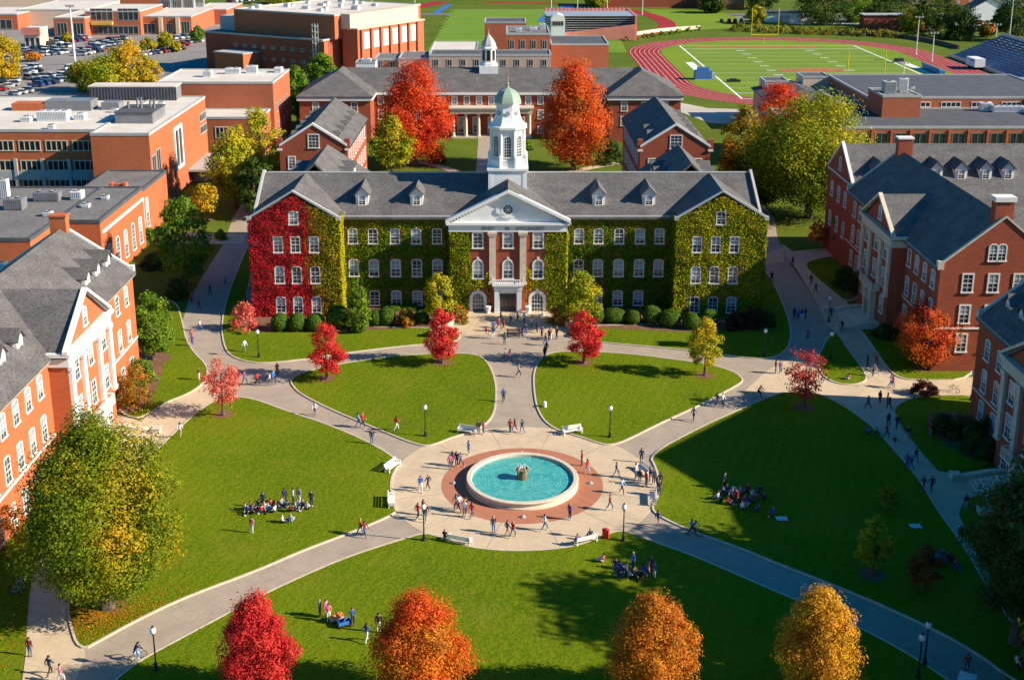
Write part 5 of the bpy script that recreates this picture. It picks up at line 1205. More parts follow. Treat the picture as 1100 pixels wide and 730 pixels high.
fieldbox('pink_wall_shed', 'long dusty-red shed below the dark trees on the far side of the football field', 'shed', 196, 618, [('wall', 'redwhite' if 0 else 'brickred', [(-16, 16, -4, 4, 0, 7)]), ('roof', 'slab', [(-16.5, 16.5, -4.5, 4.5, 7, 7.4)]), ('door', 'slab', [(16, 22, -3, 3, 0, 5)])])
for i, (u, v, w_, wall, lab) in enumerate([(1062, 22, 20, 'white', 'white gabled house with a brick side behind the bleachers'), (1035, 8, 16, 'brickfar', 'brick house with grey roof beside the dark round tree'), (985, 5, 18, 'tan_wall', 'tan house on the skyline between two dark trees'), (1096, 8, 16, 'white', 'pale house at the top right corner'), (900, 3, 22, 'brickred', 'dark brick house at the top edge right of the dark field tree')]):
    x, y = G(u, v); t = thing('house', lab, 'house', (x, y, 0)); g = MB(); g.box(-w_/2, w_/2, 0, 12, 0, 6.5); g.ext([(-w_/2, 6.5), (w_/2, 6.5), (0, 11.5)], 'y', 0, 12); g.build('wall', M[wall], t, world=False)
    g = MB(); g.gable(-w_/2, w_/2, 0, 12, 6.6, 12, 'y', .6, .4); g.build('roof', M['slate'], t, world=False)
    for x_ in (-w_/4, w_/4): window(t, (x+x_, y, 1.4), 'S', 1.6, 2.2, 0, fr=.25)
flatpx('brick_block', 'long dark brick block on the skyline above the far track bend', 640, 752, -14, 742, 20, 'brickred', 'slate', 10, 5)
flatpx('brick_block', 'tan brick block at the top edge right of the skyline block', 752, 800, -6, 730, 20, 'brickfar', 'slate', 5, 5)
# low hedge-banks and boundary walls behind the football field
def wallpx(name, label, px, h, th, m, cat_='wall'):
    P = cat([G(*p) for p in px], 4); g = MB(); g.ext(ribbon(P, th), 'z', 0, h); o = g.build(name, M[m]); tag(o, label, cat_)
wallpx('boundary_wall', 'low pale stone terrace wall with shrubs along it behind the football track', [(668, 41), (690, 37), (712, 34), (735, 32), (752, 31)], 1.6, 1.2, 'stone')
wallpx('boundary_fence', 'dark fence bank curving behind the right bend of the running track', [(900, 38), (940, 39), (975, 42), (1005, 47), (1030, 53)], 1.8, 1.0, 'bark', 'fence')
# ================================================================ TREES AND SHRUBS
GQ = 'young trees along the quad lawns'; GB = 'trees in the foreground'; GF = 'trees beyond the buildings'
px_tree('broadleaf_tree', 'huge olive-green tree with yellowing crown before the left hall, lower left', 116, 653, 447, 180, 'maple', [(.05,.088,.005),(.085,.130,.006),(.14,.17,.007),(.26,.22,.009),(.42,.24,.012)], 95000, 3.0, GB, h0=2.2, seed=5, mixf=.36, lobes=.26, clump=.05, trunk=.62, limbs=16, bias=lambda C: .5*np.clip(C[:, 0]/6, -1, 1)-.2)
for lab, u, v, vt, w, kd, pal, sd in (('bright red maple at the bottom edge left of centre', 279, 752, 640, 88, 'egg', 'red', 11), ('flaming orange maple at the bottom edge beside the small group with wagons', 449, 757, 638, 112, 'egg', 'redorange', 12), ('amber-brown maple at the bottom edge, right of the open lawn', 699, 758, 642, 102, 'egg', 'amber', 13), ('golden-yellow maple at the bottom edge standing beside the shaded road', 876, 757, 634, 96, 'egg', 'amberyellow', 14)):
    px_tree('maple_tree', lab, u, v, vt-1, w, kd, pal if sd != 12 else [(.40,.05,.012),(.52,.08,.013),(.54,.13,.015),(.45,.18,.016),(.3,.13,.014)], 42000, 2.5, GB, seed=sd, lobes=.3, clump=.062, limbs=12, trunk=.26)
# the big dark tree at the right edge, and its neighbours that shade the lawn
px_tree('broadleaf_tree', 'big dark green tree in shadow at the right edge with a few yellow sprays', 1090, 692, 500, 112, 'oval', 'dark', 48000, 3.0, GB, h0=2.5, seed=15, lobes=.22, clump=.07, trunk=.5, bias=lambda C: np.where(C[:, 0] < -2, .2, 1.0))
tree('broadleaf_tree', 'tall dark tree beyond the right edge below the dark green tree', (51, 90), 26, 17, 'round', 'dark', 26000, .75, GB, h0=2, seed=17)
tree('broadleaf_tree', 'tall shading tree beyond the right edge, nearest the viewer', (45, 67), 19, 12, 'round', 'dark', 12000, .36, GB, h0=3, seed=18)
tree('broadleaf_tree', 'dark broad tree beyond the right edge, next to the shaded hall', (57.5, 100), 25, 17, 'round', 'dark', 26000, .75, GB, h0=2, seed=19)
tree('broadleaf_tree', 'low dark spreading tree beyond the right edge beside the shaded road', (46, 77), 13, 14, 'round', 'dark', 14000, .6, GB, h0=1.5, seed=20)
tree('broadleaf_tree', 'low dark bushy tree beyond the right edge, between road and shaded walk', (48.5, 83.5), 15, 13, 'round', 'dark', 14000, .6, GB, h0=1.5, seed=21)
# quad trees
px_tree('maple_tree', 'sparse pale red maple on a mulch ring near the left hall walk', 240, 447, 387, 43, 'round', 'pink', 2300, 2.6, GQ, h0=1.6, seed=31, lobes=.2, clump=.1, shell=.2)
px_tree('maple_tree', 'red maple at the west tip of the left oval lawn', 351, 408, 347, 41, 'egg', 'red', 6500, 2.1, GQ, h0=1.2, seed=32, lobes=.18)
px_tree('maple_tree', 'red maple on the left oval lawn nearest the hall steps', 475, 391, 331, 40, 'egg', 'red', 6500, 2.1, GQ, h0=1.1, seed=33, lobes=.18)
px_tree('maple_tree', 'red maple on the right oval lawn nearest the hall steps', 627, 391, 332, 43, 'egg', 'red', 7000, 2.1, GQ, h0=1.1, seed=34, lobes=.18)
px_tree('maple_tree', 'slim yellow-green tree on the right oval lawn with orange top', 757, 404, 342, 37, 'maple', 'yellowgreen', 5500, 2.1, GQ, h0=1.4, seed=35, lobes=.18, bias=lambda C: np.clip((C[:, 2]-4)*.6, 0, 1.5))
px_tree('maple_tree', 'sparse red maple with pinkish tips at the edge of the shaded right lawn', 864, 438, 378, 42, 'round', [(.20,.03,.02),(.34,.04,.03),(.45,.07,.05),(.5,.03,.03)], 2300, 2.5, GQ, h0=1.6, seed=36, lobes=.22, clump=.1, shell=.2)
px_tree('maple_tree', 'wide orange maple before the gable end of the right-hand brick hall', 993, 394, 325, 62, 'round', [(.30,.12,.012),(.46,.10,.014),(.54,.10,.018),(.52,.06,.03)], 12000, 2.2, GQ, h0=1.2, seed=37, bias=lambda C: np.clip((C[:, 2]-5)*.3, -1, 1))
px_tree('maple_tree', 'little orange-pink tree by the shaded side road right of the hall', 878, 267, 234, 20, 'maple', [(.46,.10,.02),(.5,.16,.05),(.52,.07,.04)], 1400, 2.2, GQ, h0=1.3, seed=38)
px_tree('young_tree', 'young yellow-green tree on a dark mulch ring in the shaded right lawn', 937, 619, 553, 38, 'maple', 'yellowgreen', 4200, 2.8, GQ, h0=1.0, seed=39)
px_tree('young_tree', 'young russet-brown tree beside the seated group in the shaded lawn', 991, 634, 584, 38, 'maple', 'russet', 4000, 2.8, GQ, h0=.6, seed=40)
px_tree('young_tree', 'faint small olive tree alone in the shaded right lawn', 954, 548, 519, 22, 'maple', 'olive', 1500, 2.4, GQ, h0=.5, seed=41)
# round the halls
px_tree('broadleaf_tree', 'bright green round tree at the corner of the left hall', 165, 387, 315, 48, 'oval', 'green', 8000, 2.7, GQ, h0=1.3, seed=51)
px_tree('broadleaf_tree', 'dense green tree half in shade on the lawn left of the red ivy', 200, 305, 212, 58, 'oval', 'green', 9500, 2.7, GQ, h0=1., seed=52)
px_tree('young_tree', 'small yellow tree on the lit grass patch beside the science block', 223, 238, 198, 31, 'oval', 'gold', 2600, 2.4, GQ, h0=2.2, seed=53, lobes=.12)
px_tree('broadleaf_tree', 'large yellow-green tree between science block and hall, upper of the pair', 283, 218, 114, 50, 'oval', 'yellowgreen', 10000, 2.7, GF, h0=2., seed=54)
px_tree('broadleaf_tree', 'large yellow-green tree against the science block, lower of the pair', 254, 224, 136, 56, 'oval', 'yellowgreen', 10000, 2.7, GF, h0=2., seed=55)
px_tree('broadleaf_tree', 'dark bushy tree in the deep shade behind the red ivy wing', 275, 236, 168, 40, 'oval', 'dark', 5000, 2.7, GF, h0=1., seed=56)
px_tree('maple_tree', 'great fiery red-orange maple left of the cupola in the rear courtyard', 446, 178, 65, 84, 'egg', [(.40,.03,.012),(.50,.05,.013),(.54,.09,.014),(.46,.03,.012)], 30000, 2.3, GF, h0=2.2, seed=57, bias=lambda C: -.2+0*C[:, 0])
px_tree('maple_tree', 'great orange maple right of the cupola in the rear courtyard', 616, 182, 62, 80, 'egg', [(.16,.10,.012),(.34,.08,.012),(.50,.08,.013),(.55,.12,.014),(.54,.06,.013)], 30000, 2.3, GF, h0=2.2, seed=58, bias=lambda C: np.interp(C[:, 2], [3, 8, 13], [-1.6, -.2, .6]))
px_tree('young_tree', 'slender yellow-green tree in front of the red-orange courtyard maple', 421, 187, 121, 45, 'maple', 'yellowgreen', 5200, 2.6, GF, h0=2.2, seed=59, bias=lambda C: -.6+0*C[:, 0])
px_tree('broadleaf_tree', 'massive spreading yellow tree right of the hall, in front of the brick complex', 868, 234, 104, 128, 'oval', [(.08,.12,.008),(.13,.17,.009),(.23,.235,.010),(.38,.31,.012)], 48000, 2.6, GF, h0=3, seed=60, trunk=.7, bias=lambda C: np.interp(C[:, 2], [5, 14, 20], [-1.2, 0, .5]), limbs=14)
px_tree('broadleaf_tree', 'olive tree with orange sprays left of the massive yellow tree', 796, 214, 112, 56, 'oval', [(.08,.08,.009),(.15,.13,.010),(.28,.20,.012),(.45,.16,.014)], 10000, 2.8, GF, h0=2, seed=61)
px_tree('maple_tree', 'scarlet maple crown showing behind the massive yellow tree', 834, 175, 92, 62, 'round', 'redorange', 8000, 2.8, GF, h0=3, seed=62, bias=lambda C: np.clip((C[:, 2]-13)*-.2, -1.5, 1))
px_tree('broadleaf_tree', 'dark green tree in shade under the massive yellow tree', 815, 226, 150, 60, 'oval', 'dark', 7000, 2.8, GF, h0=1, seed=63)
px_tree('young_tree', 'narrow green tree against the corner of the right-hand brick hall', 905, 275, 215, 24, 'oval', 'green', 3000, 2.5, GF, h0=1, seed=64)
# behind
for i, (lab, u, v, vt, w, pal, n) in enumerate([
  ('yellow tree at the far left edge beside the car park', 6, 88, 38, 42, 'gold', 5200),
  ('tallest golden tree of the clump above the science block', 140, 98, 44, 48, 'gold', 6000),
  ('broad yellow-green tree in the middle of the clump above the science block', 116, 100, 60, 56, 'yellowgreen', 5200),
  ('low olive tree at the left of the clump above the science block', 90, 98, 66, 34, 'olive', 2600),
  ('yellow tree at the right of the clump above the science block', 160, 98, 62, 30, 'gold', 3000),
  ('green tree between the white-roofed block and the courtyard hall', 320, 132, 72, 36, 'green', 4000),
  ('green tree against the gymnasium wall', 346, 100, 58, 34, 'green', 3600),
  ('low yellow bushy tree under the gymnasium bays', 366, 84, 66, 26, 'yellowgreen', 1500),
  ('dark round tree on the far side of the football field', 884, 26, -12, 60, 'dark', 3600),
  ('dark tree left of the round tree behind the bleachers', 1006, 34, -12, 46, 'dark', 3200),
  ('dark round tree standing in front of the far houses', 1031, 42, 4, 38, 'dark', 3200),
  ('dark tree at the top right behind the floodlight mast', 1090, 44, -8, 44, 'dark', 3200),
  ('olive tree in the car park, right of the golden clump', 178, 54, 36, 22, 'olive', 1200),
  ('small olive tree in the car park island, left of its neighbour', 159, 56, 42, 18, 'olive', 1000),
  ('small green tree near the brick stores, rightmost in the car park', 213, 46, 28, 14, 'green', 800),
  ('small olive tree by the store entrance left of the mast', 72, 46, 36, 12, 'olive', 600),
  ('small tree near the right kerb of the car park', 190, 56, 46, 12, 'olive', 600),
  ('orange bush tree among the parked cars at left', 36, 66, 57, 18, 'amber', 700),
  ('dark tree on the skyline left of the round field tree', 818, 10, -14, 40, 'dark', 1800),
  ('dark tree on the skyline right of the brown house', 960, 14, -16, 60, 'dark', 2400),
  ('autumn tree on the skyline beyond the gymnasium', 300, 4, -14, 40, 'yellowgreen', 1600),
  ('brownish tree at the top edge above the white gymnasium mast', 360, 2, -12, 50, 'rust_green', 1600),
  ('green tree on the top edge above the far playing field', 520, -2, -20, 70, 'dark', 2000),
  ('dark tree on the top edge above the striped playing field', 600, -3, -20, 60, 'dark', 2000)]):
    px_tree('broadleaf_tree', lab, u, v, vt, w, 'oval', pal, int(n*1.7), 2.2, GF, seed=80+i, h0=.8)
for i, (lab, u, v, vt, w, pal) in enumerate([('dark tree beside the far road, left of the white shed', 764, 14, -6, 30, 'dark'), ('olive tree on the bank right of the white shed', 812, 26, 8, 22, 'olive'), ('green tree behind the dusty-red shed', 920, 24, -2, 36, 'green'), ('dark tree at the left of the pale skyline houses', 945, 28, 2, 34, 'dark'), ('olive tree in front of the tan skyline house', 978, 34, 12, 26, 'olive'), ('dark tree right of the white gabled house', 1078, 34, 4, 26, 'dark'), ('rust tree near the top right corner above the bleachers', 1060, 40, 26, 18, 'rust_green'), ('olive tree on the grass beyond the press box', 640, 8, -8, 26, 'olive'), ('dark tree at the top edge beyond the track bend', 735, 6, -14, 30, 'dark')]):
    px_tree('broadleaf_tree', lab, u, v, vt, w, 'oval', pal, 4200, 2.2, GF, seed=290+i, h0=.8)
for i, (u, w, vt) in enumerate([(255, 18, 6), (272, 20, 4), (290, 16, 5), (242, 14, 9)]):
    px_shrub('yellow-green hedge bush in the row beyond the gymnasium, %s' % ['left of the tallest', 'tallest of the row', 'rightmost of the row', 'leftmost and smallest'][i], u, 15, vt, w, 'yellowgreen', 600, 2.2, 'hedge bushes beyond the gymnasium', seed=130+i)
ORD = ['first', 'second', 'third', 'fourth', 'fifth', 'sixth', 'seventh', 'eighth', 'ninth', 'tenth', 'eleventh', 'twelfth', 'thirteenth', 'fourteenth', 'fifteenth', 'sixteenth', 'seventeenth', 'eighteenth', 'nineteenth', 'twentieth']
hs = [(672+i*9.5+ (i % 3), 43-i*1.35) for i in range(9)]
for i, (u, v) in enumerate(hs): px_shrub('dark clipped bush along the far terrace wall, %s from the left' % ORD[i], u, v+1, v-4, 7, 'hedge', 160, 2, 'bushes along the far terrace wall', seed=150+i)
hs = [(795+i*17, 31+i*.7) for i in range(15)]
for i, (u, v) in enumerate(hs): px_shrub('rusty hedge shrub behind the football track, %s from the left' % ORD[i], u, v+3, v-5, 24, [(.10,.12,.012),(.14,.14,.012),(.20,.16,.014),(.26,.15,.016)], 420, 2.2, 'hedge shrubs behind the football track', seed=170+i)
# clipped shrubs along the main hall
SH = 'clipped shrubs along the main hall'
for i, (u, v, vt, w, lab) in enumerate([(301.5, 358, 337, 19, 'round clipped green shrub under the red ivy, leftmost of the three'), (320, 358, 337, 19, 'round clipped green shrub under the red ivy, middle of the three'), (339.5, 358, 337, 20, 'round clipped green shrub under the red ivy, rightmost of the three'),
    (364, 356, 329, 26, 'larger round shrub at the yellow corner of the red ivy wing'), (404, 352, 333, 17, 'clipped shrub right of the cone evergreen, nearer to it'), (416, 352, 330, 18, 'clipped shrub right of the cone evergreen, farther from it'), (453, 348, 334, 16, 'low shrub left of the yellowish facade tree'), (423, 335, 328, 20, 'low hedge block under the left ground floor windows'), (441, 335, 328, 18, 'low hedge block by the last left window'),
    (641, 349, 333, 16, 'clipped shrub right of the facade tree on the right'), (660, 349, 332, 24, 'wide clipped shrub under the right facade'), (680, 350, 334, 16, 'small clipped shrub under the right facade, next to the wide one'), (700, 350, 329, 20, 'clipped shrub at the inner corner of the yellow ivy wing'), (719.5, 354, 333, 22, 'clipped shrub before the yellow ivy wing, beside its inner corner'), (742, 356, 336, 17, 'clipped shrub before the yellow ivy wing, middle'), (762, 353, 333, 19, 'clipped shrub behind the orange-topped tree on the right wing')]):
    clipped(lab, u, v, vt, w, 'hedge', SH, seed=200+i)
for i, (u, v, vt, w, pal, lab) in enumerate([(263, 358, 325, 32, 'pink', 'pinkish autumn bush at the left corner of the red ivy wing'), (436, 352, 333, 24, 'rust_green', 'rust-tinged bush before the left facade'), (492, 350, 326, 24, 'rust_green', 'reddish bush at the left side of the entrance steps'), (600, 352, 326, 26, 'rust_green', 'reddish bush at the right side of the entrance steps'), (790, 356, 336, 26, 'wine', 'dark wine-red bush at the shaded right corner of the yellow ivy wing'), (808, 354, 330, 26, 'wine', 'dark wine-red bush beyond the corner of the yellow ivy wing'), (824, 352, 336, 20, 'dark', 'dark shrub in the shade right of the main hall'),
    (150, 446, 392, 44, 'rust_green', 'large orange and green bush before the left hall entrance'), (133, 436, 402, 32, 'rust_green', 'rust and green bush hugging the left hall wall'), (152, 414, 387, 34, 'green', 'low green bush behind the orange bush at the left hall'), (993, 427, 410, 28, 'wine', 'thin wine-red bush at the fork of the right walks'),
    (12, 600, 540, 40, 'amber', 'orange bush behind the huge olive tree at the left edge'), (906, 312, 286, 26, 'dark', 'dark shrub beside the shaded right hall, left one'), (922, 318, 292, 26, 'dark', 'dark shrub against the shaded right hall entrance'), (934, 336, 322, 24, 'dark', 'low dark shrub right of the shaded right hall entrance'), (952, 366, 350, 30, 'dark', 'dark shrub left of the orange maple'),
    (1012, 394, 378, 20, 'hedge', 'round green shrub under the right hall gable, leftmost'), (1030, 393, 377, 22, 'hedge', 'round green shrub under the right hall gable, middle'), (1047, 393, 379, 16, 'hedge', 'round green shrub under the right hall gable, rightmost'),
    (1012, 470, 446, 36, 'dark', 'black-green shrub mass before the shaded hall at the right edge, upper left'), (1036, 476, 448, 40, 'dark', 'black-green shrub in the bed at the right edge, upper right'), (1050, 494, 464, 40, 'dark', 'black-green shrub beside the flank wall at the right edge'), (1064, 470, 446, 30, 'dark', 'dark shrub against the shaded wall at the right edge'),
    (470, 176, 164, 18, 'dark', 'dark clipped bush left of the courtyard porch'), (190, 322, 300, 26, 'dark', 'dark shrub under the dense green tree left of the hall'), (166, 290, 272, 30, 'dark', 'dark shrub along the low block wall'), (160, 262, 246, 22, 'green', 'green shrub at the low block entrance'), (237, 258, 248, 14, 'green', 'small green shrub by the side road'), (566, 162, 150, 14, 'green', 'small green bush right of the courtyard porch'), (655, 178, 152, 30, 'dark', 'dark bush beside the right courtyard hall'), (686, 112, 98, 24, 'green', 'green bush by the running track behind the courtyard hall'), (1090, 520, 500, 26, 'yellowgreen', 'yellow-green spray of leaves at the right edge by the steps')]):
    px_shrub(lab, u, v, vt, w, pal, 2400, 2.3, 'shrubs around the halls', seed=230+i, lobes=.16, clump=.08, shell=.6)
px_tree('conifer', 'cone-shaped evergreen at the corner of the red ivy wing and left facade', 385, 356, 298, 25, 'cone', 'green', 5200, 2.2, None, h0=.1, seed=260, lobes=.1, shell=.75)
px_tree('young_tree', 'yellowish round tree against the facade left of the entrance steps', 472, 349, 292, 34, 'oval', 'yellowgreen', 5200, 2.5, None, h0=.8, seed=261, lobes=.14)
px_tree('young_tree', 'yellow-green tree against the facade right of the entrance steps', 623, 352, 287, 42, 'maple', 'yellowgreen', 6500, 2.5, None, h0=.5, seed=262, lobes=.14, bias=lambda C: -.6+0*C[:, 0])
# fallen leaves under the huge tree and scattered over the lawns
n = 9000; cx, cy = G(118, 652); r = np.abs(RNG.normal(0, 5.2, n)); a = RNG.uniform(0, 2*PI, n)
P = np.stack([cx+r*np.cos(a)*1.2-1, cy-1.5+r*np.sin(a)*.8, np.full(n, .17)], 1)
n2 = 1500; u = RNG.uniform(-38, 42, n2); y = RNG.uniform(70, 170, n2); P = np.concatenate([P, np.stack([u, y, np.full(n2, .165)], 1)])
for (u_, v_, c_) in ((240,447,1),(351,408,1),(475,391,1),(627,391,1),(757,404,0),(864,438,1),(993,394,0)):
    cx, cy = G(u_, v_); q_ = 260; P = np.concatenate([P, np.stack([cx-.8+RNG.normal(0, 2.0, q_), cy+RNG.normal(0, 1.7, q_), np.full(q_, .165)], 1)])
n3 = 3500; cx, cy = G(880, 240); P = np.concatenate([P, np.stack([cx-4+RNG.normal(0, 8, n3), cy-2+RNG.normal(0, 9, n3), np.full(n3, .06)], 1)])
cx, cy = G(430, 178); P = np.concatenate([P, np.stack([cx+RNG.normal(0, 5, n3), cy+RNG.normal(0, 5, n3), np.full(n3, .06)], 1)])
def inside(P, poly):
    x, y = P[:, 0], P[:, 1]; c = np.zeros(len(P), bool); n_ = len(poly)
    for i in range(n_):
        (x0, y0), (x1, y1) = poly[i-1], poly[i]
        c ^= ((y0 > y) != (y1 > y)) & (x < (x1-x0)*(y-y0)/((y1-y0) or 1e-9)+x0)
    return c
okl = P[:, 2] < .1
for k_ in LAWNS: okl |= inside(P, smooth_poly(pxw(LAWNS[k_]), 2))
P = P[okl]; m = len(P); pal = np.array(PAL['gold']+PAL['amber']); col = pal[RNG.integers(0, len(pal), m)]*RNG.uniform(.6, 1.1, m)[:, None]
tag(leafmesh('fallen_leaves', P, np.array([0, 0, 1.])+RNG.normal(0, .25, (m, 3)), RNG.uniform(.10, .2, m), col), kind='stuff')
# ================================================================ PEOPLE
SKINM = [plain('skin_light', (.52,.32,.23), .6), plain('skin_tan', (.36,.21,.14), .6), plain('skin_dark', (.16,.085,.055), .6)]
HAIRM = [plain('hair_dark', (.025,.018,.014), .6), plain('hair_brown', (.09,.05,.028), .6), plain('hair_fair', (.32,.22,.11), .6)]
CL = {'red': (.42,.025,.03), 'blue': (.05,.10,.30), 'navy': (.025,.035,.09), 'white': (.68,.67,.66), 'grey': (.24,.25,.27), 'dark': (.03,.03,.035), 'pink': (.62,.16,.24), 'purple': (.16,.07,.22), 'pale blue': (.30,.42,.60), 'maroon': (.20,.025,.035), 'denim': (.09,.13,.24), 'tan': (.42,.31,.20), 'green': (.06,.14,.05), 'bright blue': (.03,.18,.55)}
CLM = {k: plain('cloth_'+k.replace(' ', '_'), v, .85, var=.12, vscale=6) for k, v in CL.items()}
SHOE = plain('shoe_leather', (.10,.09,.085), .6); SHOEW = plain('white_shoe', (.6,.6,.6), .6)
def pose(kind):
    J = {'pel': (0,0,.94), 'spi': (0,.01,1.16), 'che': (0,0,1.38), 'nec': (0,-.01,1.50), 'hed': (0,-.03,1.60), 'top': (0,-.015,1.70)}
    S = {1: ('shL',), -1: ('shR',)}
    for s, q in ((1, 'L'), (-1, 'R')):
        J['sh'+q] = (s*.19,0,1.42); J['el'+q] = (s*.245,.03,1.14); J['ha'+q] = (s*.25,-.05,.90); J['fi'+q] = (s*.245,-.08,.80)
        J['hi'+q] = (s*.095,0,.92); J['kn'+q] = (s*.105,-.03,.50); J['an'+q] = (s*.11,.02,.09); J['to'+q] = (s*.125,-.14,.045)
    if kind in ('walk', 'walk2'):
        f = 1 if kind == 'walk' else -1
        for s, q in ((1, 'L'), (-1, 'R')):
            d = f*s
            J['kn'+q] = (s*.10,-.20*d-.06,.51); J['an'+q] = (s*.10,-.30*d+.06*(d < 0)+.03,.10+.08*(d < 0)); J['to'+q] = (s*.11,-.30*d-.13+.03*(d < 0),.05+.02*(d < 0))
            J['el'+q] = (s*.245,.16*d+.02,1.15); J['ha'+q] = (s*.24,.20*d-.10,.93); J['fi'+q] = (s*.235,.22*d-.16,.85)
    if kind == 'sit':
        dz = -.50
        for k in list(J): J[k] = (J[k][0], J[k][1]+.0, J[k][2]+dz)
        for s, q in ((1, 'L'), (-1, 'R')):
            J['kn'+q] = (s*.13,-.44,.48); J['an'+q] = (s*.13,-.44,.09); J['to'+q] = (s*.14,-.60,.045); J['ha'+q] = (s*.17,-.30,.56); J['fi'+q] = (s*.15,-.37,.55); J['el'+q] = (s*.24,-.06,.68)
    if kind == 'ground':
        dz = -.80
        for k in list(J): J[k] = (J[k][0], J[k][1]+.12*(J[k][2]-.94), J[k][2]+dz)
        for s, q in ((1, 'L'), (-1, 'R')):
            J['kn'+q] = (s*.24,-.36,.34); J['an'+q] = (s*.07,-.58,.09); J['to'+q] = (s*.02,-.70,.06); J['ha'+q] = (s*.2,-.28,.34); J['fi'+q] = (s*.16,-.36,.34); J['el'+q] = (s*.27,-.04,.38)
    if kind == 'ride':
        J.update({'pel': (0,.22,.98), 'spi': (0,.12,1.17), 'che': (0,-.02,1.34), 'nec': (0,-.10,1.45), 'hed': (0,-.15,1.55), 'top': (0,-.14,1.65)})
        for s, q in ((1, 'L'), (-1, 'R')):
            J['sh'+q] = (s*.19,-.04,1.38); J['el'+q] = (s*.26,-.28,1.18); J['ha'+q] = (s*.24,-.50,1.07); J['fi'+q] = (s*.23,-.57,1.05)
            J['hi'+q] = (s*.09,.20,.96); J['kn'+q] = (s*.10,-.18,.80 if s > 0 else .66); J['an'+q] = (s*.10,.02,.46 if s > 0 else .22); J['to'+q] = (s*.10,-.13,.42 if s > 0 else .18)
    return J
RAD = {'pel': .145, 'spi': .125, 'che': .15, 'nec': .06, 'hed': .108, 'top': .075, 'sh': .075, 'el': .05, 'ha': .04, 'fi': .03, 'hi': .098, 'kn': .065, 'an': .046, 'to': .042}
PROTO = {}
def person_mesh(kind):
    if kind in PROTO: return PROTO[kind]
    J = pose(kind); names = list(J); E = [('pel','spi'),('spi','che'),('che','nec'),('nec','hed'),('hed','top')]
    for q in 'LR': E += [('che','sh'+q),('sh'+q,'el'+q),('el'+q,'ha'+q),('ha'+q,'fi'+q),('pel','hi'+q),('hi'+q,'kn'+q),('kn'+q,'an'+q),('an'+q,'to'+q)]
    me = bpy.data.meshes.new('p'); me.from_pydata([J[n] for n in names], [(names.index(a), names.index(b)) for a, b in E], [])
    o = bpy.data.objects.new('p', me); COL.objects.link(o); o.modifiers.new('s', 'SKIN'); sm = o.modifiers.new('u', 'SUBSURF'); sm.levels = 1; sm.render_levels = 1
    for i, n in enumerate(names):
        r = RAD.get(n) or RAD[n[:2]]; sv = me.skin_vertices[0].data[i]; sv.radius = (r, r*(.78 if n in ('che', 'spi', 'pel') else 1)); sv.use_root = (n == 'pel')
    dg = bpy.context.evaluated_depsgraph_get(); dg.update(); res = bpy.data.meshes.new_from_object(o.evaluated_get(dg)); bpy.data.objects.remove(o)
    seg = [(Vector(J[a]), Vector(J[b]), a, b) for a, b in E]; mi = []
    for p in res.polygons:
        c = Vector(p.center); best = None
        for a, b, na, nb in seg:
            d = b-a; t = max(0, min(1, (c-a).dot(d)/max(1e-9, d.length_squared))); q = (a+d*t-c).length
            if best is None or q < best[0]: best = (q, na, nb, t)
        _, na, nb, t = best
        if nb in ('hed', 'top') or (na == 'che' and nb == 'nec' and t > .75): m = 0
        elif nb[:2] == 'fi' or (nb[:2] == 'ha' and t > .7): m = 0
        elif nb[:2] == 'to' or (nb[:2] == 'an' and t > .86): m = 3
        elif nb[:2] in ('kn', 'an', 'hi') and not (nb[:2] == 'hi' and c.z > J['pel'][2]+.06): m = 2
        else: m = 1
        if na == 'pel' and nb == 'spi' and t < .15 and kind != 'x': m = 2
        mi.append(m)
    res.materials.clear()
    for k in range(4): res.materials.append(SHOE)
    res.polygons.foreach_set('material_index', mi); res.polygons.foreach_set('use_smooth', [True]*len(mi)); res.name = 'person'
    h = MB(); hc = Vector(J['hed'])
    vs = []; nn = 10
    for j in range(6):
        th = PI*.62*j/5
        for k in range(nn):
            a = 2*PI*k/nn; front = max(0, -math.sin(a)); rr = .122*math.sin(th)*(1-.0*front); vs.append((hc.x+rr*math.cos(a), hc.y+.012+rr*math.sin(a)*1.02+ (front*.045*max(0, j-2)/3), hc.z+.03+.118*math.cos(th)+front*.05*max(0, j-2)/3*1.6))
    h.add(vs, [(j*nn+k, j*nn+(k+1) % nn, (j+1)*nn+(k+1) % nn, (j+1)*nn+k) for j in range(5) for k in range(nn)])
    ho = h.build('hair', HAIRM[0], None, smooth=True); hm = ho.data; bpy.data.objects.remove(ho)
    PROTO[kind] = (res, hm); return PROTO[kind]
PEOPLE = []
def setm(o, mats):
    for i, m in enumerate(mats):
        s = o.material_slots[i]; s.link = 'OBJECT'; s.material = m
rp = random.Random(5)
VERB = {'stand': 'standing', 'walk': 'walking', 'walk2': 'walking', 'sit': 'sitting', 'ground': 'sitting', 'ride': 'cycling'}
def person(u, v, kind, top, bot, where, group, head=None, z=None, loc=None, s=None):
    me, hm = person_mesh(kind); o = bpy.data.objects.new('person', me); COL.objects.link(o)
    z0 = .02 if z is None else z; x, y = loc or G(u, v, z0)
    head = rp.uniform(0, 360) if head is None else head
    o.location = (x, y, z0); o.rotation_euler = (0, 0, R(head)); sc = s or rp.uniform(1.07, 1.18); o.scale = (sc,)*3
    sk = rp.choice([0, 0, 0, 1, 2]); hr = HAIRM[rp.choice([0, 1, 1, 2])] if sk < 2 else HAIRM[0]
    setm(o, [SKINM[sk], CLM[top], CLM[bot], rp.choice([SHOE, SHOEW])])
    h = bpy.data.objects.new('hair', hm); COL.objects.link(h); h.parent = o; setm(h, [hr])
    tag(o, '%s-topped person in %s trousers %s %s' % (top.replace(' ', '-'), bot, VERB[kind], where), 'person', group)
    PEOPLE.append((o, u, v)); return o
LZ = .13
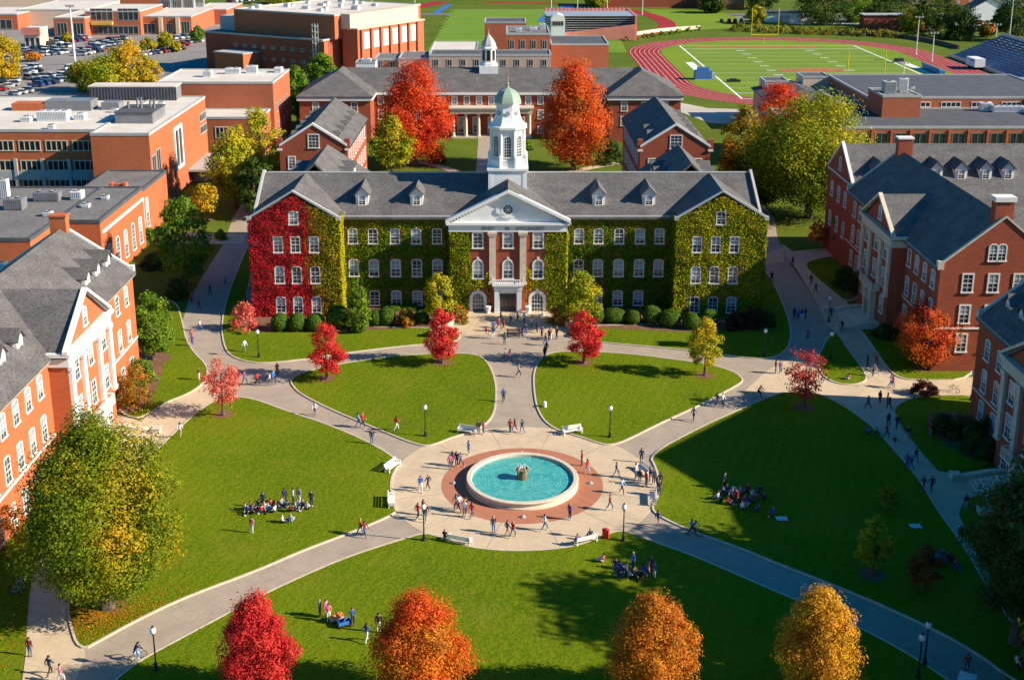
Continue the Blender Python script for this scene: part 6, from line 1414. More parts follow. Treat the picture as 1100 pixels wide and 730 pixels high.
PL = [ # u, v foot, pose, top, trousers, where, (z)
 ('on the path west of the left oval lawn', 'people on the west path', [(277,414,'walk','red','dark'),(290,414,'walk2','white','denim'),(294,412,'walk','bright blue','navy'),(298,403,'stand','maroon','dark'),(263,413,'walk','purple','denim'),(263,378,'walk2','white','grey')]),
 ('on the diagonal path below the left oval lawn', 'people on the west path', [(338.5,446,'walk','white','purple'),(385,459,'walk','pale blue','denim'),(389.8,459,'walk2','red','dark'),(399.6,477,'stand','navy','denim')]),
 ('on the grass of the left oval lawn', 'people on the west path', [(426,462.5,'walk','red','white')]),
 ('beside the white bench at the top of the plaza', 'people on the plaza', [(514,466.5,'stand','dark','grey'),(519.4,466.5,'stand','pink','denim')]),
 ('on the central walk above the fountain', 'people on the central walk', [(548,465,'walk','maroon','navy'),(553,464,'walk2','red','blue'),(561,465,'walk','navy','denim'),(585,385,'stand','dark','navy'),(587,380,'walk','navy','dark')]),
 ('left of the fountain beside the brick ring', 'people on the plaza', [(503.6,488,'stand','pale blue','grey'),(483.6,504,'stand','pink','blue'),(490.6,501,'stand','navy','denim'),(495,501.5,'walk','purple','navy'),(486,500,'stand','maroon','denim')]),
 ('on the cream plaza left of the fountain', 'people on the plaza', [(452,528,'walk','blue','white'),(460,525.5,'walk2','navy','dark')]),
 ('at the lower left of the fountain', 'people on the plaza', [(490,547,'walk','grey','navy'),(493,549,'walk2','white','blue'),(507,556,'walk','red','blue'),(499,555,'stand','white','grey'),(501,551,'stand','dark','denim')]),
 ('at the west entrance of the plaza', 'people on the plaza', [(449,557,'walk','red','dark'),(455,553,'stand','maroon','navy'),(457.5,559.5,'walk2','dark','denim')]),
 ('on the brick ring below right of the fountain', 'people on the plaza', [(612,558,'stand','purple','navy')]),
 ('on the brick ring right of the fountain', 'people on the plaza', [(625,500,'stand','red','navy'),(631,508.5,'walk','red','pale blue')]),
 ('sitting circle on the left lawn', 'people seated on the left lawn', [(264,548,'ground','white','dark'),(270,547,'ground','dark','denim'),(277.5,545,'ground','navy','grey'),(284,547,'ground','white','denim'),(290.5,544,'ground','red','dark'),(297,546,'ground','dark','navy'),(303,543,'ground','grey','dark'),(309,545,'ground','navy','white'),(320,545,'ground','white','grey'),(272,551,'ground','dark','dark'),(281,550,'ground','red','denim'),(288,549,'ground','pale blue','dark'),(295,550,'ground','white','navy'),(312,549,'ground','maroon','dark'),(325,546,'ground','navy','grey'),(330,547,'ground','white','dark'),(266,551,'ground','blue','dark')]),
 ('behind the sitting circle on the left lawn', 'people on the left lawn', [(306,541,'stand','navy','denim'),(315,541,'stand','white','grey'),(321.4,541,'stand','grey','white'),(334.7,543.5,'stand','dark','navy'),(283,545,'stand','navy','dark')]),
 ('on the left lawn below the sitting circle', 'people on the left lawn', [(270.8,572,'stand','pink','white'),(304,561,'ground','white','navy'),(312.6,560.5,'ground','pale blue','white')]),
 ('on the lawn before the left hall', 'people by the left hall', [(214,408,'stand','dark','white'),(194,470,'walk','white','tan')]),
 ('on the left road beside the red ivy wing', 'people on the left road', [(207,372,'walk','purple','denim'),(215,355.5,'walk','white','blue'),(206,366,'walk2','pink','grey'),(206,327,'walk','red','dark'),(214,334,'walk2','dark','dark'),(242.7,307,'walk','grey','dark'),(226,318,'walk','dark','navy')]),
 ('on the pale walk at the lower left corner', 'people at the lower left', [(32.6,705,'stand','maroon','denim'),(54,725,'walk','navy','dark'),(65.7,733,'walk','pink','white')]),
 ('on the road below the left lawn', 'people on the lower left road', [(387.5,575,'walk','red','denim'),(392,576.5,'walk2','maroon','blue')]),
 ('on the bottom lawn by the wagons', 'people on the bottom lawn', [(344,662.5,'stand','navy','dark'),(350.7,662.5,'stand','pink','maroon'),(353.3,667,'stand','pink','white'),(379,672,'stand','blue','dark'),(394,689,'walk','blue','white'),(407,679,'stand','navy','white')]),
 ('on the grass below the plaza bench', 'people on the bottom lawn', [(648,603,'ground','pink','white')]),
 ('in the ring on the bottom lawn', 'group on the bottom lawn', [(665,621,'stand','blue','navy'),(673,621.5,'stand','white','dark'),(680,612,'stand','bright blue','navy'),(682,617,'ground','tan','dark'),(691,615,'ground','bright blue','denim'),(696.6,622,'stand','pink','navy'),(703,621,'stand','blue','white'),(669,616,'ground','navy','grey'),(661,618,'stand','navy','denim'),(676,620,'ground','white','navy'),(699,616,'stand','navy','dark'),(688,621,'ground','dark','dark')]),
 ('on the road below the right lawn', 'people on the lower right road', [(706.7,565,'walk','purple','pink'),(742.5,575,'walk','bright blue','dark')]),
 ('around the right plaza benches', 'people by the right benches', [(687,520,'stand','dark','grey'),(694,522,'stand','red','dark'),(702,520,'stand','navy','dark'),(708,532,'stand','dark','navy'),(689,496.5,'stand','navy','dark'),(683,514,'stand','white','denim'),(698,517,'stand','navy','grey'),(709,524,'stand','dark','dark')]),
 ('in the shaded right lawn circle', 'people seated on the right lawn', [(770.6,536,'ground','pale blue','navy'),(780.6,528,'ground','blue','white'),(782,541,'ground','red','navy'),(792,537,'ground','red','dark'),(799.4,541,'ground','purple','white'),(803,528,'ground','red','dark'),(815.7,529,'ground','navy','dark'),(820.7,537,'ground','dark','dark'),(797,547,'ground','white','navy'),(814.5,549,'ground','blue','dark'),(786,533,'ground','pale blue','dark'),(830,553,'ground','blue','red'),(776,531,'ground','navy','denim'),(788,529,'ground','white','dark'),(795,530,'ground','pale blue','navy'),(808,533,'ground','white','navy'),(811,539,'ground','red','dark'),(774,540,'ground','dark','navy'),(805,541,'ground','navy','grey'),(790,542,'stand','red','dark'),(778,524,'stand','navy','dark')]),
 ('at the right end of the upper road', 'people on the upper right road', [(833,401,'stand','maroon','grey'),(838,401,'stand','purple','denim')]),
 ('on the right walk near the triangle lawn', 'people on the right walk', [(931.5,394,'stand','dark','dark'),(940.8,393,'walk','maroon','dark'),(937.8,404,'walk','grey','dark'),(956.6,416,'walk','white','blue'),(958.5,417,'walk2','pink','grey')]),
 ('on the small triangle lawn', 'people on the right walk', [(912,407,'ground','pink','white')]),
 ('on the shaded right lawn walk', 'people on the shaded walk', [(932.3,439,'walk','navy','dark'),(944.8,434,'stand','dark','dark'),(953,435.5,'stand','maroon','dark'),(955,440.5,'walk','dark','dark'),(954,458,'walk','dark','navy'),(963,461.5,'walk2','dark','denim'),(952,471,'walk','red','navy'),(974.7,473,'walk','dark','grey'),(960.4,483,'walk','navy','pale blue'),(983.4,496.5,'walk','dark','blue'),(974,503,'walk','blue','navy'),(978,505,'walk2','navy','bright blue'),(991.7,527,'walk','dark','purple'),(1000.5,528,'walk2','navy','dark')]),
 ('on the grass edge of the shaded walk', 'people on the shaded walk', [(933,466,'ground','bright blue','dark'),(941.6,467,'ground','dark','grey')]),
 ('on the dark lawn before the right edge hall', 'people on the shaded walk', [(998.7,469,'stand','red','grey')]),
 ('where the shaded walk meets the right edge steps', 'people by the right edge steps', [(1037,547,'stand','navy','pale blue'),(1049,547,'ground','red','navy')]),
 ('on the shaded walk beside the dark tree', 'people by the right edge steps', [(1031,583,'walk','dark','dark'),(1034.5,583.5,'walk2','dark','navy')]),
 ('in the huddle under the dark tree', 'people under the dark tree', [(1005.5,602,'ground','bright blue','navy'),(1011.5,598,'ground','purple','pink'),(1018,600,'ground','navy','purple'),(1025.6,610.5,'ground','purple','blue'),(1015,607,'ground','blue','dark'),(1022,604,'ground','dark','navy'),(1009,608,'ground','navy','dark')]),
 ('at the bottom right corner on the walk', 'people at the bottom right', [(1091,722,'walk','white','dark'),(1096,718,'walk2','navy','dark')]),
 ('on the road right of the hall', 'people on the right road', [(851,287,'walk','dark','dark'),(871,306.5,'walk','dark','navy'),(876,315,'walk2','navy','dark'),(892.7,341.5,'walk','navy','dark'),(904,357,'walk','dark','blue'),(853,343,'stand','navy','dark'),(857,344,'stand','bright blue','navy'),(861,344,'stand','blue','white'),(865,342,'stand','dark','denim'),(828.8,303.5,'walk','dark','dark'),(867.6,366,'walk','purple','dark')]),
 ('on the entrance steps', 'people at the entrance steps', [(536,354,'walk','red','dark'),(549,351,'walk2','navy','denim'),(571,353,'stand','white','dark'),(556,347,'walk','grey','navy'),(530,357,'stand','blue','dark'),(541,357,'walk2','maroon','grey'),(577,358,'stand','navy','dark'),(563,349,'walk','white','denim'),(538,346,'walk','dark','denim'),(582,363,'walk','purple','navy')]),
 ('on the central walk below the steps', 'people on the central walk', [(543,388,'walk','white','navy'),(548,389,'walk2','pink','denim'),(557,405,'walk','grey','dark'),(541,432,'walk2','blue','dark')]),
 ('on the plaza below the fountain', 'people on the plaza', [(545,576,'walk','navy','tan'),(551,577,'walk2','red','denim'),(585,570,'walk','white','denim'),(530,572,'stand','dark','denim')]),
 ('on the plaza right of the brick ring', 'people on the plaza', [(662,512,'walk','navy','grey'),(668,530,'walk2','pale blue','dark'),(655,548,'walk','maroon','denim')]),
 ('on the path right of the right oval lawn', 'people on the upper right road', [(770,436,'walk','navy','denim'),(776,437,'walk2','white','dark'),(745,452,'walk','grey','dark')]),
 ('below the main hall entrance steps', 'people at the entrance steps', [(522.7,363.5,'walk','red','white'),(530,363.5,'walk2','blue','white'),(542,370,'stand','grey','denim'),(558,362.5,'stand','purple','navy'),(564.5,360,'stand','navy','blue'),(590,366,'stand','navy','dark'),(592,365,'stand','red','white'),(598,364,'stand','dark','navy'),(586,371,'walk','dark','blue')]),
]
for where, grp, L in PL:
    for (u, v, kd, tp, bt) in L:
        onlawn = any(k in where for k in ('lawn', 'grass', 'huddle', 'circle')) and 'path' not in where and 'lawn walk' not in where and 'walk near' not in where and 'road' not in where
        person(u, v, kd, tp, bt, where, grp, z=LZ if onlawn else .04)
# ================================================================ FURNITURE
def lamp(label, u, v, vtop=None, first=[None]):
    x, y = G(u, v)
    if first[0] is None:
        t = thing('lamp_post', label, 'lamp post', (x, y, .05), 0, 'black lamp posts round the quad'); first[0] = t
        g = MB(); g.lathe(0, 0, [(.26, 0), (.26, .18), (.17, .25), (.15, .75), (.09, .85)], 10); g.build('base', M['iron'], t, world=False)
        g = MB(); g.lathe(0, 0, [(.075, .8), (.06, 3.45), (.12, 3.5), (.12, 3.58)], 10); g.build('pole', M['iron'], t, world=False)
        g = MB(); g.lathe(0, 0, [(.13, 3.58), (.24, 3.72), (.27, 3.9), (.22, 4.12), (.12, 4.2)], 12); g.build('globe', M['globe'], t, world=False, smooth=True)
        g = MB(); g.lathe(0, 0, [(.15, 4.2), (.1, 4.28), (.03, 4.42)], 10); g.build('finial', M['iron'], t, world=False)
        return t
    return dup(first[0], (x, y, .05), 0, label)
for u, v, lab in ((457,469,'black lamp post with white globe on the left oval lawn'),(655,470,'black lamp post with white globe on the right oval lawn'),(278,384,'lamp post with white globe before the left wing lawn'),(821,382.5,'lamp post with white globe before the right wing lawn'),(455.5,581,'lamp post at the lower left edge of the plaza'),(669.5,581.5,'lamp post at the lower right edge of the plaza'),(168,720,'tall lamp post beside the cyclist on the lower left road'),(986,728,'lamp post on the near kerb of the shaded lower right road'),(993,714,'lamp post on the far kerb of the shaded lower right road'),(892,386,'lamp post on the small triangle lawn at right'),(890,346,'lamp post on the shaded walk by the right hall'),(1043,430,'lamp post at the corner of the right edge hall')): lamp(lab, u, v)
def bench(label, u, v, rz, first=[None], mat='white'):
    x, y = G(u, v)
    if first[0] is None:
        t = thing('park_bench', label, 'bench', (x, y, .05), R(rz), 'benches round the plaza'); first[0] = t
        g = MB()
        for k in range(4): g.box(-1.25, 1.25, -.3+k*.16, -.18+k*.16, .44, .5)
        g.build('seat', M['trim'], t, world=False); g = MB()
        for k in range(3): g.box(-1.25, 1.25, .32+k*.035, .37+k*.035, .56+k*.16, .68+k*.16)
        g.build('backrest', M['trim'], t, world=False)
        for sx in (-1.15, 1.15):
            g = MB(); g.box(sx-.07, sx+.07, -.32, -.22, 0, .68); g.box(sx-.07, sx+.07, .25, .36, 0, .6); g.ext([(.25, .5), (.36, .5), (.47, 1.02), (.38, 1.02)], 'x', sx-.07, sx+.07); g.box(sx-.07, sx+.07, -.32, .36, .36, .44); g.box(sx-.08, sx+.08, -.36, .36, .68, .73)
            g.build('leg', M['trim'], t, world=False)
        return t
    return dup(first[0], (x, y, .05), R(rz), label)
for u, v, rz, lab in ((502,466,-18,'white bench at the top left of the plaza'),(615,466,18,'pale bench at the top right of the plaza'),(422,504,62,'white bench on the west side of the plaza, upper of two'),(421,541,95,'white bench on the west side of the plaza, lower of two'),(692,508,-65,'bench on the east side of the plaza among the standing people'),(701,538,-95,'bench on the east side of the plaza, lower of two'),(494,583,160,'bench at the lower left of the plaza facing the fountain'),(629,583,205,'bench at the lower right of the plaza with two seated people'),(553,361,0,'dark bench below the entrance steps')):
    bn = bench(lab, u, v, rz)
    if lab.startswith('dark'):
        for c in bn.children: setm(c, [M['iron']])
for (u, v, tp, bt, lab) in ((620.5,586,'purple','navy','left on the lower right plaza bench'),(634,580,'navy','denim','right on the lower right plaza bench'),(478,581,'dark','grey','at the end of the lower left plaza bench')):
    person(u, v, 'sit', tp, bt, lab, 'people on benches', head=200 if u > 500 else 160, z=.05)
def bin_(label, u, v, m):
    x, y = G(u, v); t = thing('litter_bin', label, 'litter bin', (x, y, .05)); g = MB(); k_ = .62 if m == 'trim' else .85; t.scale = (k_,)*3; g.lathe(0, 0, [(.36, 0), (.42, .1), (.44, 1.0), (.4, 1.05)], 12); g.build('body', M[m], t, world=False); g = MB(); g.lathe(0, 0, [(.46, 1.05), (.46, 1.15), (.2, 1.32), (.04, 1.35)], 12); g.build('lid', M[m], t, world=False)
bin_('red litter bin beside the lower right plaza bench', 650.5, 578, 'redplastic'); bin_('small white bin at the kerb of the right oval lawn', 585, 437.5, 'trim'); bin_('white litter bin right of the main doorway', 583, 341.5, 'trim')
# wagons
def wagon(label, u, v, m, load=None):
    x, y = G(u, v); t = thing('pull_wagon', label, 'wagon', (x, y, LZ), R(25)); g = MB(); g.box(-.75, .75, -.4, .4, .3, .36); g.box(-.75, .75, -.4, -.35, .36, .75); g.box(-.75, .75, .35, .4, .36, .75); g.box(-.75, -.7, -.35, .35, .36, .75); g.box(.7, .75, -.35, .35, .36, .75); g.build('tub', M[m], t, world=False)
    for sx in (-.5, .5):
        for sy in (-.42, .42):
            g = MB(); g.tube((sx, sy-.05, .18), (sx, sy+.05, .18), .18, n=10); g.build('wheel', M['rubber'], t, world=False)
    t.scale = (.8,)*3
    g = MB(); g.tube((.75, 0, .35), (1.4, 0, .9), .025); g.build('handle', M['iron'], t, world=False)
    return t
wagon('orange-laden pull wagon among the people on the bottom lawn', 362, 668, 'tan_wall'); wagon('blue pull wagon beside the orange-laden one on the bottom lawn', 370, 673, 'bluetarp')
x, y = G(362, 668); rb = random.Random(4); pk = MB()
for k in range(9): pk.sphere((x+rb.uniform(-.4, .4), y+rb.uniform(-.22, .22), LZ+.5+rb.uniform(0, .25)), .2, 8, 5, .8)
tag(pk.build('pumpkin_pile', plain('pumpkin_skin', (.52, .17, .03), .6), None), 'heap of orange pumpkins in the tan wagon on the bottom lawn', 'pumpkins', kind='stuff')
# bicycles
def bicycle(label, loc, rz, m='iron', first=[None]):
    if first[0] is not None: return dup(first[0], loc, rz, label)
    t = thing('bicycle', label, 'bicycle', loc, rz, 'bicycles'); first[0] = t
    for cy in (-.55, .55):
        g = MB(); nn = 18; P = [(0, cy+.33*math.cos(2*PI*k/nn), .35+.33*math.sin(2*PI*k/nn)) for k in range(nn+1)]
        g.path(P, [.03]*(nn+1), 5)
        for k in range(0, nn, 3): g.tube((0, cy, .35), P[k], .008, n=4)
        g.build('wheel', M['rubber'], t, world=False)
    g = MB()
    for a, b in (((0,.55,.35),(0,.1,.32)),((0,.1,.32),(0,.24,.85)),((0,.24,.85),(0,.55,.35)),((0,.1,.32),(0,-.42,.82)),((0,.24,.82),(0,-.42,.86)),((0,-.38,.95),(0,-.55,.35))): g.tube(a, b, .025)
    g.build('frame', M['steel'], t, world=False)
    g = MB(); g.tube((-.26,-.46,1.03),(.26,-.46,1.03), .02); g.tube((0,-.38,.93),(0,-.46,1.03), .022); g.build('handlebar', M['iron'], t, world=False)
    g = MB(); g.box(-.08, .08, .12, .38, .9, .95); g.tube((0,.24,.82),(0,.24,.9), .02); g.build('saddle', M['iron'], t, world=False)
    return t
for u, v, tp, bt, hd, where in ((148,709,'navy','pale blue',130,'on the lower left road'),(815.7,428,'navy','dark',60,'on the path by the right oval lawn tip'),(1038,722,'red','blue',-20,'on the shaded lower right road'),(745.5,575.5,'blue','dark',70,'on the road below the right lawn')):
    x, y = G(u, v); bicycle('bicycle ridden by the %s-topped cyclist %s' % (tp, where), (x, y, .05), R(hd)); person(u, v, 'ride', tp, bt, where, 'cyclists', head=hd, z=.05)
for i, (u, v, a) in enumerate(((18, 640, 80), (21, 634, 84), (24, 628, 78), (1024.8, 421, 30))):
    x, y = G(u, v); bicycle(['parked bicycle at the lower left edge, nearest the viewer', 'parked bicycle at the lower left edge, middle of the three', 'parked bicycle at the lower left edge, farthest of the three', 'dark bicycle standing on the pale walk below the orange maple'][i], (x, y, LZ if i < 3 else .05), R(a))
for (u, v, lab) in ((983, 566, 'white picnic blanket spread on the shaded right lawn'), (839.5, 558, 'small white blanket left on the shaded right lawn')):
    x, y = G(u, v); g = MB(); nn = 6
    g.add([(x-.6+1.2*i/nn, y-.45+.9*j/nn, LZ+.05+.05*math.sin(i*2.1+j*1.3)) for j in range(nn+1) for i in range(nn+1)], [(j*(nn+1)+i, j*(nn+1)+i+1, (j+1)*(nn+1)+i+1, (j+1)*(nn+1)+i) for i in range(nn) for j in range(nn)])
    tag(g.build('picnic_blanket', CLM['white']), lab, 'blanket')
# utility cart at the bottom edge
x, y = G(1036, 752); uc = thing('utility_cart', 'utility cart with a rounded white roof at the bottom edge of the shaded road', 'utility cart', (x, y, .03), R(62))
g = MB(); g.box(-1.25, 1.25, -.6, .6, .35, .6); g.box(.2, 1.25, -.6, .6, .6, 1.0); g.box(-1.25, -.3, -.6, .6, .6, .95); g.build('body', M['slab'], uc, world=False)
g = MB(); g.ext([(-1.1, 1.95), (-.95, 2.06), (0, 2.12), (.95, 2.06), (1.1, 1.95), (1.05, 1.9), (-1.05, 1.9)], 'y', -.68, .68); g.build('roof', M['trim'], uc, world=False)
for sx in (-1, .95):
    for sy in (-.55, .55): g = MB(); g.tube((sx, sy, .6), (sx, sy, 1.92), .025); g.build('roof_post', M['iron'], uc, world=False)
for sx in (-.85, .85):
    for sy in (-.58, .58): g = MB(); g.tube((sx, sy-.1, .28), (sx, sy+.1, .28), .28, n=12); g.build('wheel', M['rubber'], uc, world=False)
# ================================================================ FOUNTAIN
fo = thing('fountain', 'round stone fountain pool with turquoise water in the middle of the plaza', 'fountain', (FC[0], FC[1], 0))
g = MB(); g.lathe(0, 0, [(6.35, .04), (6.35, .22), (6.15, .25), (6.1, .62), (6.3, .68), (6.35, .84), (6.27, .9), (5.82, .9), (5.75, .84), (5.7, .2), (5.6, .1)], 96); g.build('basin', M['stone'], fo, world=False)
wm, nt, b = mat_new('pool_water'); b.inputs['Roughness'].default_value = .08; b.inputs['Specular IOR Level'].default_value = .5
tc = N(nt, 'ShaderNodeTexCoord'); no = N(nt, 'ShaderNodeTexNoise'); no.inputs['Scale'].default_value = 1.6; no.inputs['Detail'].default_value = 6; no.inputs['Distortion'].default_value = 1.2
wv = N(nt, 'ShaderNodeTexWave', wave_type='RINGS', rings_direction='SPHERICAL'); wv.inputs['Scale'].default_value = .9; wv.inputs['Distortion'].default_value = 5; wv.inputs['Detail'].default_value = 3; wv.inputs['Detail Scale'].default_value = 2
rp_ = N(nt, 'ShaderNodeValToRGB'); rp_.color_ramp.elements[0].position = .3; rp_.color_ramp.elements[0].color = (.03, .28, .265, 1); rp_.color_ramp.elements[1].position = .75; rp_.color_ramp.elements[1].color = (.12, .50, .45, 1)
ad = N(nt, 'ShaderNodeMath', operation='ADD'); ml = N(nt, 'ShaderNodeMath', operation='MULTIPLY'); ml.inputs[1].default_value = .35
nt.links.new(tc.outputs['Object'], no.inputs['Vector']); nt.links.new(tc.outputs['Object'], wv.inputs['Vector']); nt.links.new(no.outputs['Fac'], rp_.inputs['Fac']); nt.links.new(rp_.outputs['Color'], b.inputs['Base Color'])
nt.links.new(wv.outputs['Fac'], ml.inputs[0]); nt.links.new(ml.outputs[0], ad.inputs[0]); nt.links.new(no.outputs['Fac'], ad.inputs[1])
bp = N(nt, 'ShaderNodeBump'); bp.inputs['Strength'].default_value = .5; bp.inputs['Distance'].default_value = .08; nt.links.new(ad.outputs[0], bp.inputs['Height']); nt.links.new(bp.outputs['Normal'], b.inputs['Normal'])
g = MB(); g.add([(5.71*math.cos(2*PI*k/96), 5.71*math.sin(2*PI*k/96), .56) for k in range(96)], [tuple(range(96))]); g.build('water', wm, fo, world=False, recalc=False)
g = MB(); g.lathe(0, .3, [(.62, .1), (.58, 1.5), (.72, 1.55), (.76, 1.75), (.6, 1.8), (.5, 1.62)], 20); g.build('pedestal', layered('wet_stone', (.16, .11, .06), (.26, .19, .11), (.09, .07, .05), 2, 8), fo, world=False)
jm = plain('white_water', (.85, .88, .9), .3); rj = random.Random(9)
g = MB()
for k in range(26):
    a = rj.uniform(0, 2*PI); r_ = rj.uniform(0, .5); g.sphere((r_*math.cos(a), .3+r_*math.sin(a), 1.75+rj.uniform(0, .55)*(1-r_)), rj.uniform(.02, .06), 6, 4)
for k in range(6):
    a = 2*PI*k/6; g.path([(.3*math.cos(a), .3+.3*math.sin(a), 1.7), (.45*math.cos(a), .3+.45*math.sin(a), 2.15), (.7*math.cos(a), .3+.7*math.sin(a), 2.0), (.9*math.cos(a), .3+.9*math.sin(a), 1.4)], [.02, .02, .022, .012], 5)
g.build('water_jet', jm, fo, world=False, smooth=True)
for k in range(4):
    a = 2*PI*k/4+PI/2; g = MB(); g.lathe(FC[0]+7.75*math.cos(a), FC[1]+7.75*math.sin(a), [(.28, .05), (.3, .12), (.16, .16), (.12, .3), (.02, .34)], 10); tag(g.build('ground_spotlight', M['slab']), ['low floodlight on the brick ring behind the fountain', 'low floodlight on the brick ring left of the fountain', 'low floodlight on the brick ring in front of the fountain', 'low floodlight on the brick ring right of the fountain'][k], 'floodlight', 'floodlights on the brick ring')
# ================================================================ CARS
CARP = {'white': (.72,.72,.72), 'silver': (.42,.43,.45), 'black': (.02,.02,.024), 'grey': (.16,.165,.175), 'red': (.42,.015,.025), 'blue': (.03,.07,.24), 'dark blue': (.02,.03,.09), 'maroon': (.16,.015,.025), 'tan': (.40,.34,.26)}
CARM = {k: plain('car_paint_'+k.replace(' ', '_'), v, .25, spec=.6) for k, v in CARP.items()}
def car_proto(tall):
    t = thing('parked_car', '', 'car', (0, 0, 0)); h = 1.05 if tall else .92; H = 1.85 if tall else 1.46
    g = MB(); g.ext([(-2.3, .38), (-2.35, .75), (-2.2, h-.06), (-1.2, h), (1.4, h), (2.3, h-.18 if not tall else h-.1), (2.42, .7), (2.35, .35)], 'y', -.88, .88)
    a, b_ = (-2.1, 1.0) if tall else (-1.75, .95)
    vs = []
    for z, ins, q in ((h-.01, 0, 0), (H, .2, 1)):
        for x, s in ((a+q*.35, -1), (b_-q*.75, -1), (b_-q*.75, 1), (a+q*.35, 1)): vs.append((x, s*(.84-ins), z))
    g.add([(vs[4+i][0], vs[4+i][1], H-.03) for i in range(4)] + [(vs[4+i][0]*.98, vs[4+i][1]*.96, H+.03) for i in range(4)], [(0,3,2,1),(4,5,6,7)] + [(i, (i+1) % 4, 4+(i+1) % 4, 4+i) for i in range(4)])
    for i, (x0, x1) in enumerate(((.25, .35), (-.9, -.8))):
        pass
    g.build('body', CARM['white'], t, world=False)
    w = MB(); w.add([(v[0]*.99, v[1]*.99, v[2]-(.03 if v[2] > h+.1 else 0)) for v in vs], [(0,3,2,1),(4,5,6,7)] + [(i, (i+1) % 4, 4+(i+1) % 4, 4+i) for i in range(4)]); w.build('window_glass', M['darkglass'], t, world=False)
    for x in (-1.45, 1.5):
        for s in (-1, 1): q = MB(); q.tube((x, s*.66, .34), (x, s*.9, .34), .34, n=12); q.build('wheel', M['rubber'], t, world=False)
    return t
CP_ = [car_proto(False), car_proto(True)]; used = [False, False]; rc_ = random.Random(8); CARS = []
def car(x, y, rz, colr, tall, where):
    i = int(tall); lab = '%s %s %s' % (colr, 'van-like car' if tall else 'saloon car', where)
    if not used[i]: t = CP_[i]; used[i] = True; t.location = (x, y, .03); t.rotation_euler = (0, 0, rz); t['label'] = lab
    else: t = dup(CP_[i], (x, y, .03), rz, lab)
    t.scale = (1.2,)*3
    t['group'] = 'cars in the far car parks'
    for c in t.children:
        if c.name.startswith('body'): c.material_slots[0].link = 'OBJECT'; c.material_slots[0].material = CARM[colr]
    CARS.append((t, x, y)); return t
WTS = ['white']*8+['silver']*6+['black']*2+['grey']*3+['red']*4+['blue']*2+['dark blue']*2+['maroon', 'tan']
rows = [((-8, 66), (72, 57.5), 'in the long row left of the light mast'), ((14, 82.5), (42, 77), 'in the short row below the light mast'), ((2, 89.5), (76, 80.5), 'in the row nearest the golden trees'), ((36, 94), (76, 86), 'in the row just above the science block roof'), ((-4, 99), (14, 92), 'at the left edge near the science block'),
        ((78, 57.5), (128, 48), 'in the row right of the light mast'), ((96, 52), (132, 45.5), 'in the row before the glass-fronted store'), ((24, 56), (74, 51), 'in the row behind the long row'), ((46, 49), (92, 44), 'in the row near the low brick store'), ((148, 61), (196, 53.5), 'in the row beside the curving road'), ((160, 52), (215, 45), 'in the row below the right brick store'), ((182, 43), (222, 39.5), 'close to the right brick store wall'), ((-5, 110), (10, 105), 'at the left edge below the yellow tree'),
        ((8, 79), (40, 72.5), 'in the row just above the mast row'), ((84, 60.5), (130, 51), 'in the second row right of the light mast'), ((28, 59.5), (70, 54), 'in the row close behind the long row'), ((50, 46), (95, 41.5), 'at the kerb of the low brick store'), ((98, 48), (134, 42.5), 'at the kerb of the glass-fronted store'), ((152, 57), (200, 49), 'between the car park trees'), ((40, 90.5), (78, 83.5), 'in the row beside the golden trees'), ((10, 104), (30, 99), 'at the left, just above the science block'), 
        ((245, 3), (300, -1), 'in the far lot on the skyline'), ((110, 1), (165, -3), 'on the skyline behind the warehouses'), ((772, 24), (800, 25), 'by the white shed beyond the football field'), ((800, 20), (880, 18), 'on the far road behind the football field'), ((1048, 26), (1072, 27), 'in front of the far white house')]
for (a, b_, where) in rows:
    p, q = Vector(G(*a)), Vector(G(*b_)); L = (q-p).length; n = max(2, int(L/3.0)); d = (q-p).normalized(); ang = math.atan2(d.y, d.x)+PI/2+R(12)
    for k in range(n):
        if rc_.random() < .05: continue
        w = p+d*(k+.5)*L/n
        car(w.x+rc_.uniform(-.3, .3), w.y+rc_.uniform(-.4, .4), ang+rc_.uniform(-.04, .04)+(PI if rc_.random() < .4 else 0), rc_.choice(WTS), rc_.random() < .45, where)
car(*G(77, 75), R(40), 'white', True, 'alone in the aisle beside the light mast foot')
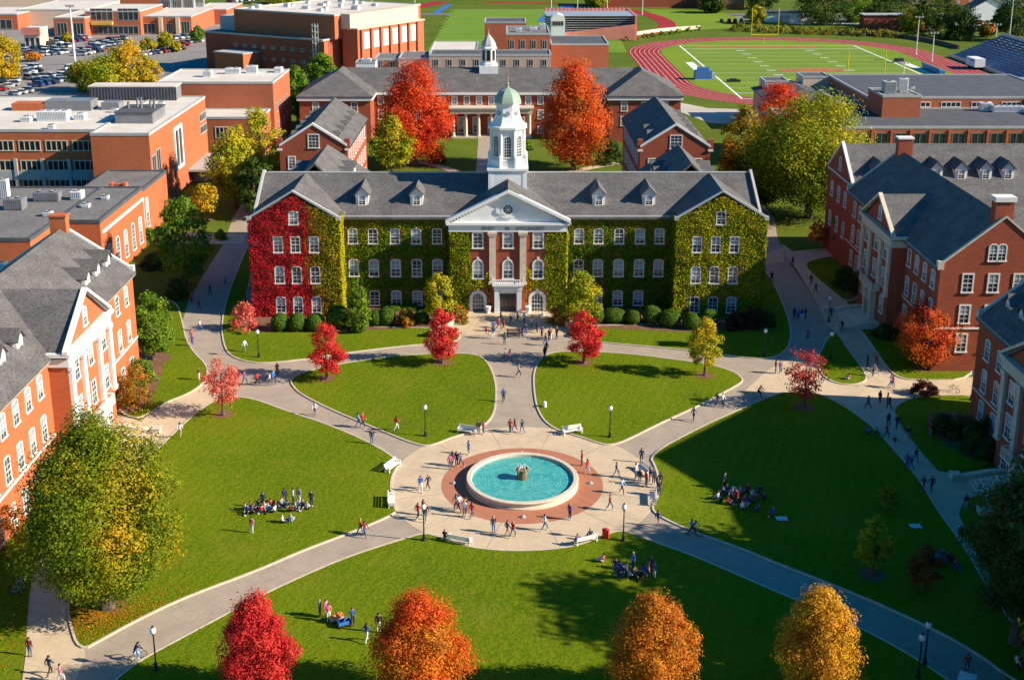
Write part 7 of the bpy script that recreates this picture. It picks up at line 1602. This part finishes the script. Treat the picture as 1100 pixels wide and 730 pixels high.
# ---------------- unique labels: repeats of one wording are told apart by their order from the left in the picture
def number(items, what):
    by = {}
    for o, u in items: by.setdefault(o['label'], []).append((u, o))
    for lab, L in by.items():
        if len(L) > 1:
            L.sort(key=lambda t: t[0])
            for i, (u, o) in enumerate(L):
                o['label'] = lab + ', %s from left' % ORD[i]
def pu(x, y, z=0):
    d = y*CP-(z-CH)*SP; return PCX+FPX*x/d
number([(o, pu(x, y)) for o, x, y in CARS], 'car'); number([(o, u) for o, u, v in PEOPLE], 'person')
# ================================================================ LIGHT, SKY, CAMERA
EL, AZ = R(29), R(-12)
sd = Vector((math.cos(EL)*math.cos(AZ), math.cos(EL)*math.sin(AZ), math.sin(EL)))
L = bpy.data.lights.new('sun', 'SUN'); L.energy = 5.0; L.angle = R(.5); L.color = (1, .89, .72)
lo = bpy.data.objects.new('sun', L); COL.objects.link(lo); lo.rotation_euler = (-sd).to_track_quat('-Z', 'Y').to_euler(); lo.location = (200, 100, 300)
wld = bpy.data.worlds.new('World'); SC.world = wld; wld.use_nodes = True; nt = wld.node_tree; bg = nt.nodes['Background']
sk = N(nt, 'ShaderNodeTexSky', sky_type='NISHITA'); sk.sun_disc = False; sk.sun_elevation = EL; sk.sun_rotation = PI/2-AZ; sk.air_density = 1.0; sk.dust_density = .6; sk.ozone_density = 2.0
hs_ = N(nt, 'ShaderNodeHueSaturation'); hs_.inputs['Saturation'].default_value = 2.3; nt.links.new(sk.outputs[0], hs_.inputs['Color']); nt.links.new(hs_.outputs[0], bg.inputs['Color']); bg.inputs['Strength'].default_value = .08
cd = bpy.data.cameras.new('camera'); co = bpy.data.objects.new('camera', cd); COL.objects.link(co)
co.location = (0, 0, CH); co.rotation_euler = (PI/2-PIT, 0, 0); cd.sensor_fit = 'HORIZONTAL'; cd.sensor_width = 36; cd.lens = FPX/1100*36
cd.shift_x = (550-PCX)/1100; cd.shift_y = -(365-PCY)/1100; cd.clip_start = 1; cd.clip_end = 6000
SC.camera = co
SC.view_settings.view_transform = 'Standard'; SC.view_settings.look = 'None'; SC.view_settings.exposure = .82; SC.view_settings.gamma = 1
SC.view_settings.use_curve_mapping = False
SC.cycles.max_bounces = 6; SC.cycles.diffuse_bounces = 3; SC.cycles.glossy_bounces = 2; SC.cycles.transmission_bounces = 3; SC.cycles.use_denoising = True
